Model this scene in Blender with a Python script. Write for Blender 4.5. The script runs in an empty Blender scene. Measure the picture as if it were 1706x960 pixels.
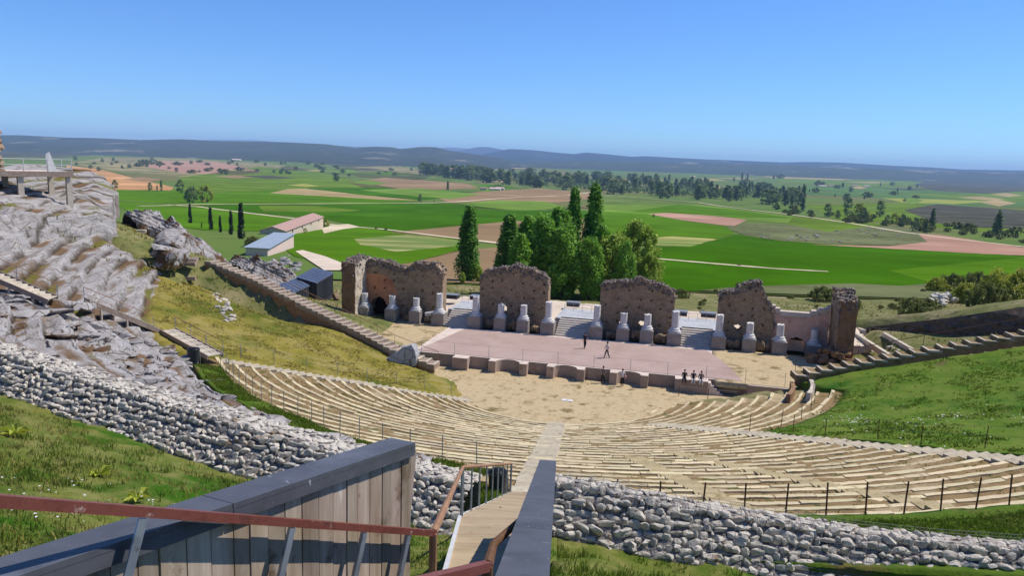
import bpy, bmesh, math, random
import numpy as np
from mathutils import Vector, Matrix
random.seed(7); RNG = np.random.default_rng(7)
S = bpy.context.scene
COL = S.collection
R = math.radians

# ------------------------------------------------------------------ camera model
CF = 1282.0; ROLL = R(2.05); PITCH = R(9.5); CZ = 21.2

def ray(px, py):
    x = (px - 853) / CF; y = -(py - 480) / CF
    a = x * math.cos(ROLL) - y * math.sin(ROLL); b = x * math.sin(ROLL) + y * math.cos(ROLL)
    return np.array([a, math.cos(PITCH) + math.sin(PITCH) * b, -math.sin(PITCH) + math.cos(PITCH) * b])

EYE = np.array([0, 0, CZ])

def atz(px, py, z):
    d = ray(px, py); return EYE + d * ((z - CZ) / d[2])

def aty(px, py, Y):
    d = ray(px, py); return EYE + d * (Y / d[1])

def atR(px, py, dist):
    d = ray(px, py); return EYE + d * (dist / np.linalg.norm(d))

# ------------------------------------------------------------------ noise
def _hash(ix, iy, iz):
    n = (ix * 374761393 + iy * 668265263 + iz * 2147483647 % 1000003 * 97) & 0xffffffff
    n = ((n ^ (n >> 13)) * 1274126177) & 0xffffffff
    return ((n ^ (n >> 16)) & 0xffff) / 65535.0 * 2 - 1

def vnoise(x, y, z=0.0):
    x = np.asarray(x, float); y = np.asarray(y, float); z = np.zeros_like(x) + z
    ix = np.floor(x).astype(np.int64); iy = np.floor(y).astype(np.int64); iz = np.floor(z).astype(np.int64)
    fx = x - ix; fy = y - iy; fz = z - iz
    fx = fx * fx * (3 - 2 * fx); fy = fy * fy * (3 - 2 * fy); fz = fz * fz * (3 - 2 * fz)
    def h(a, b, c): return _hash(ix + a, iy + b, iz + c)
    x00 = h(0,0,0) * (1-fx) + h(1,0,0) * fx; x10 = h(0,1,0) * (1-fx) + h(1,1,0) * fx
    x01 = h(0,0,1) * (1-fx) + h(1,0,1) * fx; x11 = h(0,1,1) * (1-fx) + h(1,1,1) * fx
    return (x00 * (1-fy) + x10 * fy) * (1-fz) + (x01 * (1-fy) + x11 * fy) * fz

def fbm(x, y, z=0.0, o=4):
    s = 0; a = 1.0; f = 1.0
    for k in range(o):
        s = s + a * vnoise(np.asarray(x) * f + 17.3 * k, np.asarray(y) * f - 9.1 * k, np.asarray(z) * f + 3.7 * k)
        a *= .5; f *= 2.03
    return s

def sstep(a, b, x):
    t = np.clip((x - a) / (b - a), 0, 1); return t * t * (3 - 2 * t)

# ------------------------------------------------------------------ materials
def c(r, g, b, k=1.2):
    def l(v):
        v /= 255.0
        return (v / 12.92 if v <= .04045 else ((v + .055) / 1.055) ** 2.4) / k
    return (l(r), l(g), l(b), 1)

def mat(name, cols, scale=1.0, detail=6, rough=.9, bump=0.0, bscale=None, stretch=None, island=0.0, second=None,
        vor=None, translucent=0.0, metal=0.0, spec=.06, distort=0.0, coords='pos'):
    """cols: list of (pos, colour) run through a noise; second=(scale, lo, hi, colour) patches; island = random value jitter per piece"""
    m = bpy.data.materials.new(name); m.use_nodes = True
    nt = m.node_tree; N = nt.nodes; L = nt.links
    bs = N['Principled BSDF']; bs.inputs['Roughness'].default_value = rough; bs.inputs['Metallic'].default_value = metal
    bs.inputs['Specular IOR Level'].default_value = spec
    if coords == 'pos':
        g = N.new('ShaderNodeNewGeometry'); vec = g.outputs['Position']
    else:
        g = N.new('ShaderNodeTexCoord'); vec = g.outputs['UV' if coords == 'uv' else 'Object']
    if stretch:
        mp = N.new('ShaderNodeMapping'); L.new(vec, mp.inputs['Vector'])
        mp.inputs['Scale'].default_value = stretch[:3]
        if len(stretch) > 3: mp.inputs['Rotation'].default_value = (0, 0, stretch[3])
        svec = mp.outputs['Vector']
    else: svec = vec
    n = N.new('ShaderNodeTexNoise'); n.inputs['Scale'].default_value = scale; n.inputs['Detail'].default_value = detail
    n.inputs['Roughness'].default_value = .62; n.inputs['Distortion'].default_value = distort
    L.new(svec, n.inputs['Vector'])
    rp = N.new('ShaderNodeValToRGB'); L.new(n.outputs['Fac'], rp.inputs['Fac'])
    e = rp.color_ramp.elements
    while len(e) < len(cols): e.new(.5)
    for q, (p, col) in zip(e, cols): q.position = p; q.color = col
    out = rp.outputs['Color']
    for sc2 in ([second] if second and not isinstance(second, list) else (second or [])):
        s2, lo, hi, col = sc2[:4]
        n2 = N.new('ShaderNodeTexNoise'); n2.inputs['Scale'].default_value = s2; n2.inputs['Detail'].default_value = 5
        n2.inputs['Roughness'].default_value = .65
        v2 = vec
        if len(sc2) > 4:
            mp2 = N.new('ShaderNodeMapping'); L.new(vec, mp2.inputs['Vector']); mp2.inputs['Scale'].default_value = sc2[4][:3]
            mp2.inputs['Rotation'].default_value = (0, 0, sc2[4][3] if len(sc2[4]) > 3 else 0); v2 = mp2.outputs['Vector']
        L.new(v2, n2.inputs['Vector'])
        mr = N.new('ShaderNodeMapRange'); mr.inputs['From Min'].default_value = lo; mr.inputs['From Max'].default_value = hi
        L.new(n2.outputs['Fac'], mr.inputs['Value'])
        mx = N.new('ShaderNodeMixRGB'); L.new(mr.outputs['Result'], mx.inputs['Fac']); L.new(out, mx.inputs['Color1'])
        mx.inputs['Color2'].default_value = col; out = mx.outputs['Color']
    if vor:
        vs, lo, hi, col = vor[:4]
        v = N.new('ShaderNodeTexVoronoi'); v.feature = 'DISTANCE_TO_EDGE'; v.inputs['Scale'].default_value = vs
        if len(vor) > 4:
            mp3 = N.new('ShaderNodeMapping'); L.new(vec, mp3.inputs['Vector']); mp3.inputs['Scale'].default_value = vor[4]
            L.new(mp3.outputs['Vector'], v.inputs['Vector'])
        else: L.new(vec, v.inputs['Vector'])
        mr = N.new('ShaderNodeMapRange'); mr.inputs['From Min'].default_value = lo; mr.inputs['From Max'].default_value = hi
        L.new(v.outputs['Distance'], mr.inputs['Value'])
        mx = N.new('ShaderNodeMixRGB'); L.new(mr.outputs['Result'], mx.inputs['Fac']); mx.inputs['Color1'].default_value = col
        L.new(out, mx.inputs['Color2']); out = mx.outputs['Color']
    if island:
        gi = N.new('ShaderNodeNewGeometry')
        mr = N.new('ShaderNodeMapRange'); mr.inputs['To Min'].default_value = 1 - island; mr.inputs['To Max'].default_value = 1 + island
        L.new(gi.outputs['Random Per Island'], mr.inputs['Value'])
        hs = N.new('ShaderNodeHueSaturation'); L.new(out, hs.inputs['Color']); L.new(mr.outputs['Result'], hs.inputs['Value'])
        mr2 = N.new('ShaderNodeMapRange'); mr2.inputs['To Min'].default_value = .5 - island * .04; mr2.inputs['To Max'].default_value = .5 + island * .04
        mul = N.new('ShaderNodeMath'); mul.operation = 'FRACT'
        m7 = N.new('ShaderNodeMath'); m7.operation = 'MULTIPLY'; m7.inputs[1].default_value = 7.31
        L.new(gi.outputs['Random Per Island'], m7.inputs[0]); L.new(m7.outputs[0], mul.inputs[0]); L.new(mul.outputs[0], mr2.inputs['Value'])
        L.new(mr2.outputs['Result'], hs.inputs['Hue']); out = hs.outputs['Color']
    L.new(out, bs.inputs['Base Color'])
    if bump:
        nb = N.new('ShaderNodeTexNoise'); nb.inputs['Scale'].default_value = bscale or scale * 3; nb.inputs['Detail'].default_value = 6
        nb.inputs['Roughness'].default_value = .7
        L.new(svec, nb.inputs['Vector'])
        b = N.new('ShaderNodeBump'); b.inputs['Strength'].default_value = 1.0; b.inputs['Distance'].default_value = bump
        L.new(nb.outputs['Fac'], b.inputs['Height']); L.new(b.outputs['Normal'], bs.inputs['Normal'])
    if translucent:
        tr = N.new('ShaderNodeBsdfTranslucent'); L.new(out, tr.inputs['Color'])
        ms = N.new('ShaderNodeMixShader'); ms.inputs['Fac'].default_value = translucent
        L.new(bs.outputs['BSDF'], ms.inputs[1]); L.new(tr.outputs['BSDF'], ms.inputs[2])
        L.new(ms.outputs['Shader'], N['Material Output'].inputs['Surface'])
    return m

# ------------------------------------------------------------------ mesh building
class MB:
    def __init__(s): s.v = []; s.f = []; s.mi = []
    def add(s, vs, fs, mi=0):
        o = len(s.v); s.v.extend([tuple(map(float, q)) for q in vs]); s.f.extend([tuple(i + o for i in f) for f in fs]); s.mi.extend([mi] * len(fs)); return s
    def hexa(s, b, t, mi=0):
        """b, t: four bottom and four top corners, anticlockwise from above"""
        return s.add(list(b) + list(t), [(3,2,1,0),(4,5,6,7),(0,1,5,4),(1,2,6,5),(2,3,7,6),(3,0,4,7)], mi)
    def box(s, ctr, size, rz=0.0, mi=0, j=0.0):
        cx, cy, cz = ctr; sx, sy, sz = size; ca, sa = math.cos(rz), math.sin(rz); vs = []
        for z in (-.5, .5):
            for x, y in ((-.5,-.5),(.5,-.5),(.5,.5),(-.5,.5)):
                X, Y = x * sx, y * sy
                vs.append((cx + X * ca - Y * sa + random.uniform(-j, j), cy + X * sa + Y * ca + random.uniform(-j, j), cz + z * sz + random.uniform(-j, j)))
        return s.hexa(vs[:4], vs[4:], mi)
    def beam(s, a, b, w, h, mi=0, up=(0, 0, 1)):
        a = Vector(a); b = Vector(b); d = (b - a).normalized(); u = Vector(up)
        r = d.cross(u)
        if r.length < 1e-5: r = d.cross(Vector((1, 0, 0)))
        r.normalize(); u = r.cross(d).normalized(); r *= w / 2; u *= h / 2
        return s.add([a - r - u, a + r - u, a + r + u, a - r + u, b - r - u, b + r - u, b + r + u, b - r + u],
                     [(0,1,2,3),(7,6,5,4),(0,4,5,1),(1,5,6,2),(2,6,7,3),(3,7,4,0)], mi)
    def tube(s, pts, r0, r1=None, n=8, mi=0, cap=True):
        r1 = r0 if r1 is None else r1; pts = [Vector(p) for p in pts]; vs = []; fs = []
        for i, p in enumerate(pts):
            d = (pts[min(i + 1, len(pts) - 1)] - pts[max(i - 1, 0)]).normalized()
            a = d.cross(Vector((0, 0, 1)))
            if a.length < .05: a = d.cross(Vector((1, 0, 0)))
            a.normalize(); b = d.cross(a); rr = r0 + (r1 - r0) * i / max(1, len(pts) - 1)
            for k in range(n):
                t = 2 * math.pi * k / n; vs.append(p + (a * math.cos(t) + b * math.sin(t)) * rr)
        for i in range(len(pts) - 1):
            for k in range(n):
                k2 = (k + 1) % n; fs.append((i*n+k, i*n+k2, (i+1)*n+k2, (i+1)*n+k))
        if cap: fs.append(tuple(range(n))[::-1]); fs.append(tuple(range((len(pts)-1)*n, len(pts)*n)))
        return s.add(vs, fs, mi)
    def lathe(s, ctr, prof, n=20, mi=0, ax=(0, 0)):
        vs = []; fs = []
        for (r, z) in prof:
            for k in range(n):
                t = 2 * math.pi * k / n; vs.append((ctr[0] + r * math.cos(t) + ax[0] * z, ctr[1] + r * math.sin(t) + ax[1] * z, ctr[2] + z))
        for i in range(len(prof) - 1):
            for k in range(n):
                k2 = (k + 1) % n; fs.append((i*n+k, i*n+k2, (i+1)*n+k2, (i+1)*n+k))
        fs.append(tuple(range(n))[::-1]); fs.append(tuple(range((len(prof)-1)*n, len(prof)*n)))
        return s.add(vs, fs, mi)
    def grid(s, P, mi=0, skirt=0.0):
        """P: array (n, m, 3)"""
        n, m = P.shape[:2]
        if skirt:
            a = P.copy(); top = np.concatenate([a[:1], a, a[-1:]], 0); top[0, :, 2] -= skirt; top[-1, :, 2] -= skirt
            P = np.concatenate([top[:, :1], top, top[:, -1:]], 1); P[:, 0, 2] -= skirt; P[:, -1, 2] -= skirt; n, m = P.shape[:2]
        idx = np.arange(n * m).reshape(n, m)
        fs = np.stack([idx[:-1, :-1], idx[:-1, 1:], idx[1:, 1:], idx[1:, :-1]], -1).reshape(-1, 4)
        return s.add(P.reshape(-1, 3), fs.tolist(), mi)
    def build(s, name, mats, parent=None, origin=None, smooth=False, auto=None):
        me = bpy.data.meshes.new(name)
        V = np.array(s.v, float)
        if parent is not None:
            o = np.zeros(3); q = parent
            while q is not None: o += np.array(q.location); q = q.parent
            V = V - o
            loc = (0, 0, 0)
        else:
            if origin is None:
                lo = V.min(0); hi = V.max(0); origin = ((lo[0] + hi[0]) / 2, (lo[1] + hi[1]) / 2, lo[2])
            V = V - np.array(origin, float); loc = tuple(map(float, origin))
        me.from_pydata(V.tolist(), [], s.f)
        mats = mats if isinstance(mats, (list, tuple)) else [mats]
        for m in mats: me.materials.append(m)
        me.polygons.foreach_set('material_index', s.mi)
        if smooth: me.polygons.foreach_set('use_smooth', [True] * len(me.polygons))
        if auto is not None:
            me.polygons.foreach_set('use_smooth', [True] * len(me.polygons))
            try: me.set_sharp_from_angle(angle=R(auto))
            except Exception: pass
        me.update()
        ob = bpy.data.objects.new(name, me); COL.objects.link(ob)
        ob.location = loc
        if parent is not None: ob.parent = parent
        return ob

def tag(o, label=None, cat=None, group=None, kind=None):
    if label: o['label'] = label
    if cat: o['category'] = cat
    if group: o['group'] = group
    if kind: o['kind'] = kind
    return o

def thing(name, label, cat, loc=(0, 0, 0), group=None):
    o = bpy.data.objects.new(name, None); COL.objects.link(o); o.location = tuple(map(float, loc)); o.empty_display_size = .2
    return tag(o, label, cat, group)

CHILD = {}
def copy_tree(o, loc=None, rz=None, scale=None, parent=None):
    n = o.copy(); COL.objects.link(n)
    if parent is not None: n.parent = parent
    if loc is not None: n.location = tuple(map(float, loc))
    if rz is not None: n.rotation_euler = (0, 0, rz)
    if scale is not None: n.scale = scale if hasattr(scale, '__len__') else (scale,) * 3
    for ch in list(o.children): copy_tree(ch, parent=n)
    return n

# ------------------------------------------------------------------ theatre frame and terrain
CX, CY = 5.0, 70.0
def pol(r, phi):
    a = np.radians(phi); return CX + r * np.sin(a), CY - r * np.cos(a)

def cone(r): return np.maximum(0, .27 * (np.asarray(r, float) - 9.5))

def polar(x, y):
    dx = np.asarray(x, float) - CX; dy = CY - np.asarray(y, float)
    return np.hypot(dx, dy), np.degrees(np.arctan2(dx, dy))

REX = [-130, -104, -90, -83, -73, -57, -45, -35, -29, -21, -11, -5, 0, 6]
REY = [44, 41, 37.5, 35.8, 34.6, 31.6, 32.5, 33.7, 34.5, 37, 40, 43, 46.5, 48]
def redge(phi): return np.interp(phi, REX, REY)

PY = [60, 95, 150, 460, 700, 1500, 3000, 6000, 12000, 45000]
PZ = [4.2, 1.5, -2.7, -22.5, -32, -50, -65, -62, -40, -40]
def plain(y): return np.interp(y, PY, PZ)

def zrock_base(r, phi):
    e = redge(phi)
    sl = np.interp(phi, [-110, -70, -40, -10], [.47, .47, .44, .44])
    z = cone(e) + sl * (r - e)
    rk = np.interp(phi, [-120, -66, -58, -44, 0], [48.2, 48.2, 50, 47.5, 48.0]); zk = cone(e) + sl * (rk - e)
    over = np.interp(phi, [-120, -60, -45, 0], [.24, .24, .10, .06])
    return np.where(r > rk, zk + (r - rk) * over, z)

LWP = [(-170,595,11.9),(-80,632,11.75),(0,660,11.6),(100,697,11.5),(200,731,11.4),(300,764,11.3),(400,796,11.2),(500,826,11.1),(620,862,11.0),(700,885,10.95),(748,897,10.9)]
RWP = [(900,893,10.7),(1000,910,10.6),(1100,934,10.45),(1200,952,10.3),(1320,972,10.15),(1465,995,10.0),(1600,1010,9.9),(1760,1022,9.9)]
lw = [atz(*q) for q in LWP]; rw = [atz(*q) for q in RWP]
_lp = np.array([polar(q[0], q[1]) for q in lw]); _rp = np.array([polar(q[0], q[1]) for q in rw])
lwr = lambda p: np.interp(p, _lp[:, 1], _lp[:, 0]); rwr = lambda p: np.interp(p, _rp[:, 1], _rp[:, 0])
lwz = lambda p: np.interp(p, _lp[:, 1], [q[2] for q in LWP]); rwz = lambda p: np.interp(p, _rp[:, 1], [q[2] for q in RWP])
def meadow_l(r, phi):
    d = np.maximum(0, r - lwr(phi)); return lwz(phi) + .05 + .40 * d - .0055 * d ** 2
def meadow_r(r, phi):
    d = np.maximum(0, r - rwr(phi)); return rwz(phi) + .02 + .10 * np.minimum(d, 2) + .46 * np.maximum(0, d - 1.2) - .006 * np.maximum(0, d - 1.2) ** 2
def phistep(r): return np.interp(r, [12, 17, 21, 29, 36, 42], [-98.2, -99.8, -104.2, -107.8, -110, -109.6])
def zdry(r, phi): return cone(r) - 1.9 * sstep(13, 2, phi - phistep(r)) * sstep(23, 32, r) - .3 * sstep(5, 0, phi - phistep(r))
def zbowl(r, phi):
    zc = np.where(phi < -63.5, zdry(r, phi), cone(r))
    z_in = np.where(r < 47.5, zc, 10.26 + .12 * (r - 47.5))
    right = np.where(r < rwr(phi), z_in, meadow_r(r, phi))
    e = redge(phi); zr = np.where((r < e) | (phi > -8.8), np.where((r > 47.5) & (phi > -8.8), 10.3, zc), zrock_base(r, phi))
    lout = meadow_l(r, phi)
    # left of the stairs the rock ends at the dry stone wall, the meadow lies outside it
    wl = sstep(-66, -50, phi)
    left = np.where(r < lwr(phi), zr, zrock_base(r, phi) * (1 - wl) + np.minimum(lout, 30) * wl)
    k = sstep(-4.5, -1.5, phi)
    return left * (1 - k) + right * k

# outside ground: thin plate spline through control heights
CP = np.array([
 (-8,77,1.3),(-15,79,2.3),(-22,83.5,4.0),(-28,87,6.0),(-34,90,7.8),(-42,92,9.8),(-50,94,12.0),(-60,95,14.0),(-75,95,15.5),(-100,90,17),
 (-27,103,1.6),(-20,100,1.4),(-33,104,2.6),(-24,112,.3),(-30,125,-1.2),(-15,110,.6),
 (-36,97,6.2),(-42,103,7.2),(-50,108,8.6),(-60,112,9),(-80,112,11),(-100,105,13),(-45,118,3.5),(-60,130,2),(-80,140,1),(-100,140,2),(-130,140,2),(-130,100,14),
 (-18,95,1.3),(-10,90,1.3),(5,85,1.3),(20,82,1.3),(30,80,1.3),(-15,101,1.6),(0,100,2.2),(20,96,2.2),(30,92,2),(0,110,1),(20,108,1),(-10,120,-.5),(10,120,-.5),
 (34,84,1.5),(36,74,2.2),(42,72,4.2),(36,92,1.5),(45,88,3.0),(48,78,4.6),(55,76,6.6),(62,70,9),(70,75,9.5),(90,70,13),(50,100,.8),(62,100,2.6),(80,100,4.5),(40,110,-.2),(60,120,-1.2),(100,100,6.5),(100,130,-.5),(130,120,1),(130,90,10),
 *[(x, 150, -2.9) for x in (-130,-90,-50,-10,30,70,110,130)], *[(x, 175, -4.6) for x in (-130,-60,0,60,130)]])
def _tps(d): return np.where(d > 1e-6, d * d * np.log(np.maximum(d, 1e-6)), 0)
_A = _tps(np.hypot(CP[:, None, 0] - CP[None, :, 0], CP[:, None, 1] - CP[None, :, 1])) + np.eye(len(CP)) * 2.0
_Q = np.concatenate([np.ones((len(CP), 1)), CP[:, :2]], 1)
_M = np.block([[_A, _Q], [_Q.T, np.zeros((3, 3))]])
_W = np.linalg.solve(_M, np.concatenate([CP[:, 2], np.zeros(3)]))
def zouter(x, y):
    x = np.asarray(x, float); y = np.asarray(y, float); o = np.zeros_like(x)
    for i in range(len(CP)): o = o + _W[i] * _tps(np.hypot(x - CP[i, 0], y - CP[i, 1]))
    return o + _W[-3] + _W[-2] * x + _W[-1] * y

AX = -13.0                       # direction of the theatre's axis
UX = np.array([math.cos(R(AX)), math.sin(R(AX))]); UT = np.array([math.sin(R(AX)), -math.cos(R(AX))])   # along the stage, toward the audience
O2 = np.array([5.3, 74.0])
def st(x, y):
    d0 = np.asarray(x) - O2[0]; d1 = np.asarray(y) - O2[1]
    return d0 * UX[0] + d1 * UX[1], d0 * UT[0] + d1 * UT[1]
def W(s, t, z=0.0):
    p = O2 + s * UX + t * UT; return np.array([p[0], p[1], z])

def zloc(x, y):
    r, phi = polar(x, y)
    rel = phi - np.where(r > 0, -13.0, 0); rel = (rel + 180) % 360 - 180
    zb = zbowl(r, phi); zo = zouter(x, y)
    dist = r * np.cos(np.radians(rel))       # distance in front of the stage line
    lft = rel < 0
    k = np.where(lft, sstep(-97 , -91, rel), sstep(-94, -90, -rel))
    z = zb * k + zo * (1 - k)
    s, t = st(x, y)
    front = t > -2.5
    half = np.where(front, 16.5, 22.0)
    core = (1 - sstep(half, half + 3.5, np.abs(s - np.where(front, 5.0, 1.5)))) * (1 - sstep(14, 18, -t)) * (1 - k)
    z = z * (1 - core) + np.where(front, 0.0, .9) * core
    return z

def hit(px, py, fn=zloc, t0=3.0, t1=200.0, n=6000):
    d = ray(px, py); ts = np.linspace(t0, t1, n); P = EYE + ts[:, None] * d
    g = P[:, 2] - fn(P[:, 0], P[:, 1]); i = int(np.argmax(g < 0))
    if g[i] >= 0: i = n - 1
    return P[i]

def onplain(px, py):
    d = ray(px, py)
    if d[2] >= -.002: d = d.copy(); d[2] = -.002
    lo, hi = 60.0, 44000.0
    f = lambda Y: CZ + d[2] / d[1] * Y - plain(Y)
    for _ in range(60):
        mid = (lo + hi) / 2
        if f(mid) > 0: lo = mid
        else: hi = mid
    Y = (lo + hi) / 2
    return np.array([d[0] / d[1] * Y, Y, float(plain(Y))])

# ------------------------------------------------------------------ materials
M = {}
G = dict
M['soil'] = mat('soil', [(.3, c(120,105,70)), (.5, c(150,130,88)), (.7, c(110,115,60))], .5, bump=.03, bscale=6)
M['hill_grass'] = mat('hill_grass', [(.3, c(103,109,59)), (.5, c(131,128,78)), (.7, c(88,101,50))], .25, 8, bump=.08, bscale=2.5,
                      second=[(.12, .5, .62, c(157,144,104)), (1.3, .56, .66, c(69,81,38))])
M['plain'] = mat('plain', [(.3, c(85,120,55)), (.5, c(110,128,66)), (.7, c(80,112,55))], .004, 8, second=[(.0013, .5, .6, c(128,118,80)), (.01, .58, .68, c(70,85,48))], spec=0)
M['lawn'] = mat('lawn', [(.25, c(70,104,26)), (.45, c(99,126,38)), (.6, c(117,133,51)), (.75, c(82,112,29))], .5, 8, bump=.07, bscale=5,
                second=[(.16, .52, .66, c(52,97,19)), (2.2, .6, .72, c(125,125,76)), (.35, .62, .7, c(125,117,69))])
M['dry_lawn'] = mat('dry_lawn', [(.25, c(112,109,38)), (.45, c(143,131,57)), (.6, c(157,141,79)), (.75, c(117,117,43))], .45, 8, bump=.07, bscale=5,
                second=[(.13, .5, .62, c(94,103,33)), (1.8, .6, .7, c(163,145,98)), (3.0, .62, .7, c(80,90,29))])
M['meadow'] = mat('meadow', [(.25, c(72,93,28)), (.45, c(108,118,49)), (.6, c(136,134,74)), (.75, c(79,101,30))], .9, 8, bump=.06, bscale=8,
                second=[(.35, .52, .64, c(62,101,20)), (.5, .6, .7, c(132,126,61))])
M['verge'] = mat('verge', [(.25, c(67,97,23)), (.5, c(94,118,39)), (.75, c(80,106,29))], 1.2, 8, bump=.05, bscale=9, second=[(.5, .58, .68, c(122,112,63))])
M['sand'] = mat('sand', [(.25, c(172,148,109)), (.5, c(205,182,142)), (.7, c(190,166,126))], .7, 10, bump=.03, bscale=7,
                second=[(.5, .57, .65, c(135,119,79)), (2.4, .6, .68, c(116,101,63)), (5, .64, .7, c(221,203,171))])
M['earth'] = mat('earth', [(.25, c(124,100,67)), (.5, c(156,131,93)), (.75, c(139,115,79))], 1.6, 9, bump=.05, bscale=9,
                second=[(1.1, .56, .63, c(105,102,57)), (.25, .55, .66, c(193,172,135)), (4, .62, .7, c(98,82,58))])
M['seat_stone'] = mat('seat_stone', [(.25, c(198,178,138)), (.5, c(223,205,165)), (.75, c(206,189,150))], 2.2, 8, bump=.02, bscale=12, island=.2,
                second=[(1.6, .6, .7, c(152,133,97))])
M['path_stone'] = mat('path_stone', [(.3, c(176,163,137)), (.6, c(204,190,164))], 3, 8, bump=.015, bscale=14, island=.1, second=[(2, .6, .7, c(143,128,103))])
RK = G(cols=[(.2, c(120,111,105)), (.42, c(162,155,149)), (.6, c(186,180,175)), (.8, c(145,139,133))], scale=.75, detail=12, bump=.07, bscale=4)
M['rock'] = mat('rock', **RK, stretch=(1, 1, 2.2), second=[(.55, .53, .6, c(103,79,55)), (2.6, .6, .66, c(85,67,48)), (1.4, .6, .7, c(196,187,176))], vor=(.8, .004, .03, c(88,76,60), (1, 1, .35)))
M['bedrock'] = mat('bedrock', **RK, stretch=(.35, 1.3, 1), coords='uv', second=[(2.2, .6, .66, c(114,92,70), (.5, 1.2, 1)), (.7, .58, .68, c(124,110,92), (.4, 1.2, 1)), (1.2, .6, .72, c(208,199,182), (.4, 1.2, 1))], vor=(1.0, .0, .03, c(110,98,82), (.36, 1.7, 1)))
def add_dirt_shade(m):
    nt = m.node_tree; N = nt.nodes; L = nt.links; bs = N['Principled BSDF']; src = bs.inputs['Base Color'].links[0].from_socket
    for att, col in (('dirt', c(122,96,68)), ('moss', c(114,112,46)), ('crack_shade', c(72,60,46))):
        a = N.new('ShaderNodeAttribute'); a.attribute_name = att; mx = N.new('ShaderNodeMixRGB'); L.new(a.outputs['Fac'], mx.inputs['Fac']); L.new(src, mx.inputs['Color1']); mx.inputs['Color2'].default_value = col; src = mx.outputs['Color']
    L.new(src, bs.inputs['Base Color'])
add_dirt_shade(M['bedrock'])
M['white_rock'] = mat('white_rock', [(.25, c(172,160,145)), (.5, c(218,208,191)), (.75, c(197,185,168))], 2.5, 9, bump=.05, bscale=6, island=.16,
                second=[(1.2, .6, .68, c(160,134,105))])
M['dark_core'] = mat('dark_core', [(.3, c(70,60,52)), (.7, c(95,84,74))], 3, bump=.04)
M['block'] = mat('block', [(.25, c(142,142,142)), (.5, c(186,186,186)), (.75, c(163,163,163))], 1.2, 9, bump=.06, bscale=4, vor=(.9, .004, .03, c(90,87,86)))
M['blade_olive'] = mat('blade_olive', [(.25, c(81,107,31)), (.5, c(114,131,52)), (.75, c(144,149,79))], .8, 6, rough=.7, island=.3, translucent=.25)
M['wall_fill'] = mat('wall_fill', [(.25, c(120,112,104)), (.5, c(164,156,148)), (.75, c(140,130,120))], 3.5, 9, bump=.05, bscale=7, vor=(5, .0, .08, c(84,74,66)))
M['wire'] = mat('wire', [(.3, c(120,118,112)), (.7, c(150,148,140))], 5, rough=.5, metal=.6)
M['rubble'] = mat('rubble', [(.25, c(124,101,76)), (.45, c(173,147,118)), (.6, c(193,165,133)), (.8, c(148,123,95))], 1.3, 10, bump=.12, bscale=4.5, stretch=(1, 1, 1.6),
                second=[(.5, .55, .68, c(189,158,130)), (5, .62, .7, c(117,99,76))], vor=(2.2, .0, .05, c(135,115,90), (1, 1, 1.8)))
M['rubble_top'] = mat('rubble_top', [(.25, c(92,80,72)), (.5, c(142,128,116)), (.75, c(172,158,146))], 3, 9, bump=.08, bscale=6, island=.3)
M['plaster'] = mat('plaster', [(.25, c(205,138,98)), (.5, c(222,155,112)), (.75, c(196,132,94))], .6, 8, bump=.01, bscale=8, second=[(.3, .55, .7, c(178,118,86))])
M['salmon'] = mat('salmon', [(.3, c(236,182,154)), (.6, c(244,196,170))], .8, 8, bump=.01, bscale=8, second=[(.5, .58, .7, c(196,142,116))])
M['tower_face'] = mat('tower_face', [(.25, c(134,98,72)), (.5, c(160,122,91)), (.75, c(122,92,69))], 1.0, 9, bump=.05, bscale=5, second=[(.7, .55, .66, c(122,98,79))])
M['sunlit_rubble'] = mat('sunlit_rubble', [(.25, c(190,172,150)), (.5, c(226,212,190)), (.75, c(170,150,128))], 2.6, 9, bump=.07, bscale=6, vor=(3, .0, .06, c(140,120,100)))  # paler than the other tower faces: sunlight painted into the right side
M['pedestal'] = mat('pedestal', [(.3, c(146,136,127)), (.6, c(166,156,147))], 1.5, 8, bump=.02, bscale=8, second=[(.9, .58, .7, c(119,108,100))])
M['column'] = mat('column', [(.3, c(212,206,200)), (.6, c(236,232,226))], 2, 8, bump=.012, bscale=10, second=[(1.5, .6, .7, c(180,172,164))])
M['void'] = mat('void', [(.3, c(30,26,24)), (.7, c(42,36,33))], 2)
M['stage_pink'] = mat('stage_pink', [(.3, c(180,154,140)), (.6, c(191,166,154))], .35, 8, bump=.004, bscale=9, stretch=(1, 1, 1),
                second=[(.25, .5, .7, c(173,147,134)), (1.3, .6, .75, c(197,175,163), (9, .5, 1, R(-77))), (.12, .55, .7, c(198,173,158))])
M['stage_wall'] = mat('stage_wall', [(.3, c(165,142,126)), (.6, c(186,164,146))], .8, 8, bump=.012, bscale=8, second=[(.6, .57, .7, c(140,118,102))])
M['stage_top'] = mat('stage_top', [(.3, c(214,194,175)), (.6, c(233,214,197))], 1.2, 8, bump=.01)
M['step'] = mat('step', [(.3, c(198,186,170)), (.6, c(216,206,192))], 1.5, 8, bump=.01, island=.06)
M['deck'] = mat('deck', [(.3, c(178,178,178)), (.6, c(200,200,200))], .6, 6, stretch=(1, 1, 1), second=[(.8, .56, .7, c(150,150,150), (10, .6, 1, R(-77)))])
M['dark_box'] = mat('dark_box', [(.3, c(58,60,66)), (.7, c(78,80,86))], 3, rough=.55)
M['box_top'] = mat('box_top', [(.3, c(128,132,138)), (.7, c(150,154,160))], 3, rough=.5)
M['hut_roof'] = mat('hut_roof', [(.3, c(78,86,104)), (.7, c(92,100,118))], 1.4, rough=.4, spec=.5, bump=.004)
M['hut_wall'] = mat('hut_wall', [(.3, c(62,62,68)), (.7, c(82,82,88))], 2, rough=.6)
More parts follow.
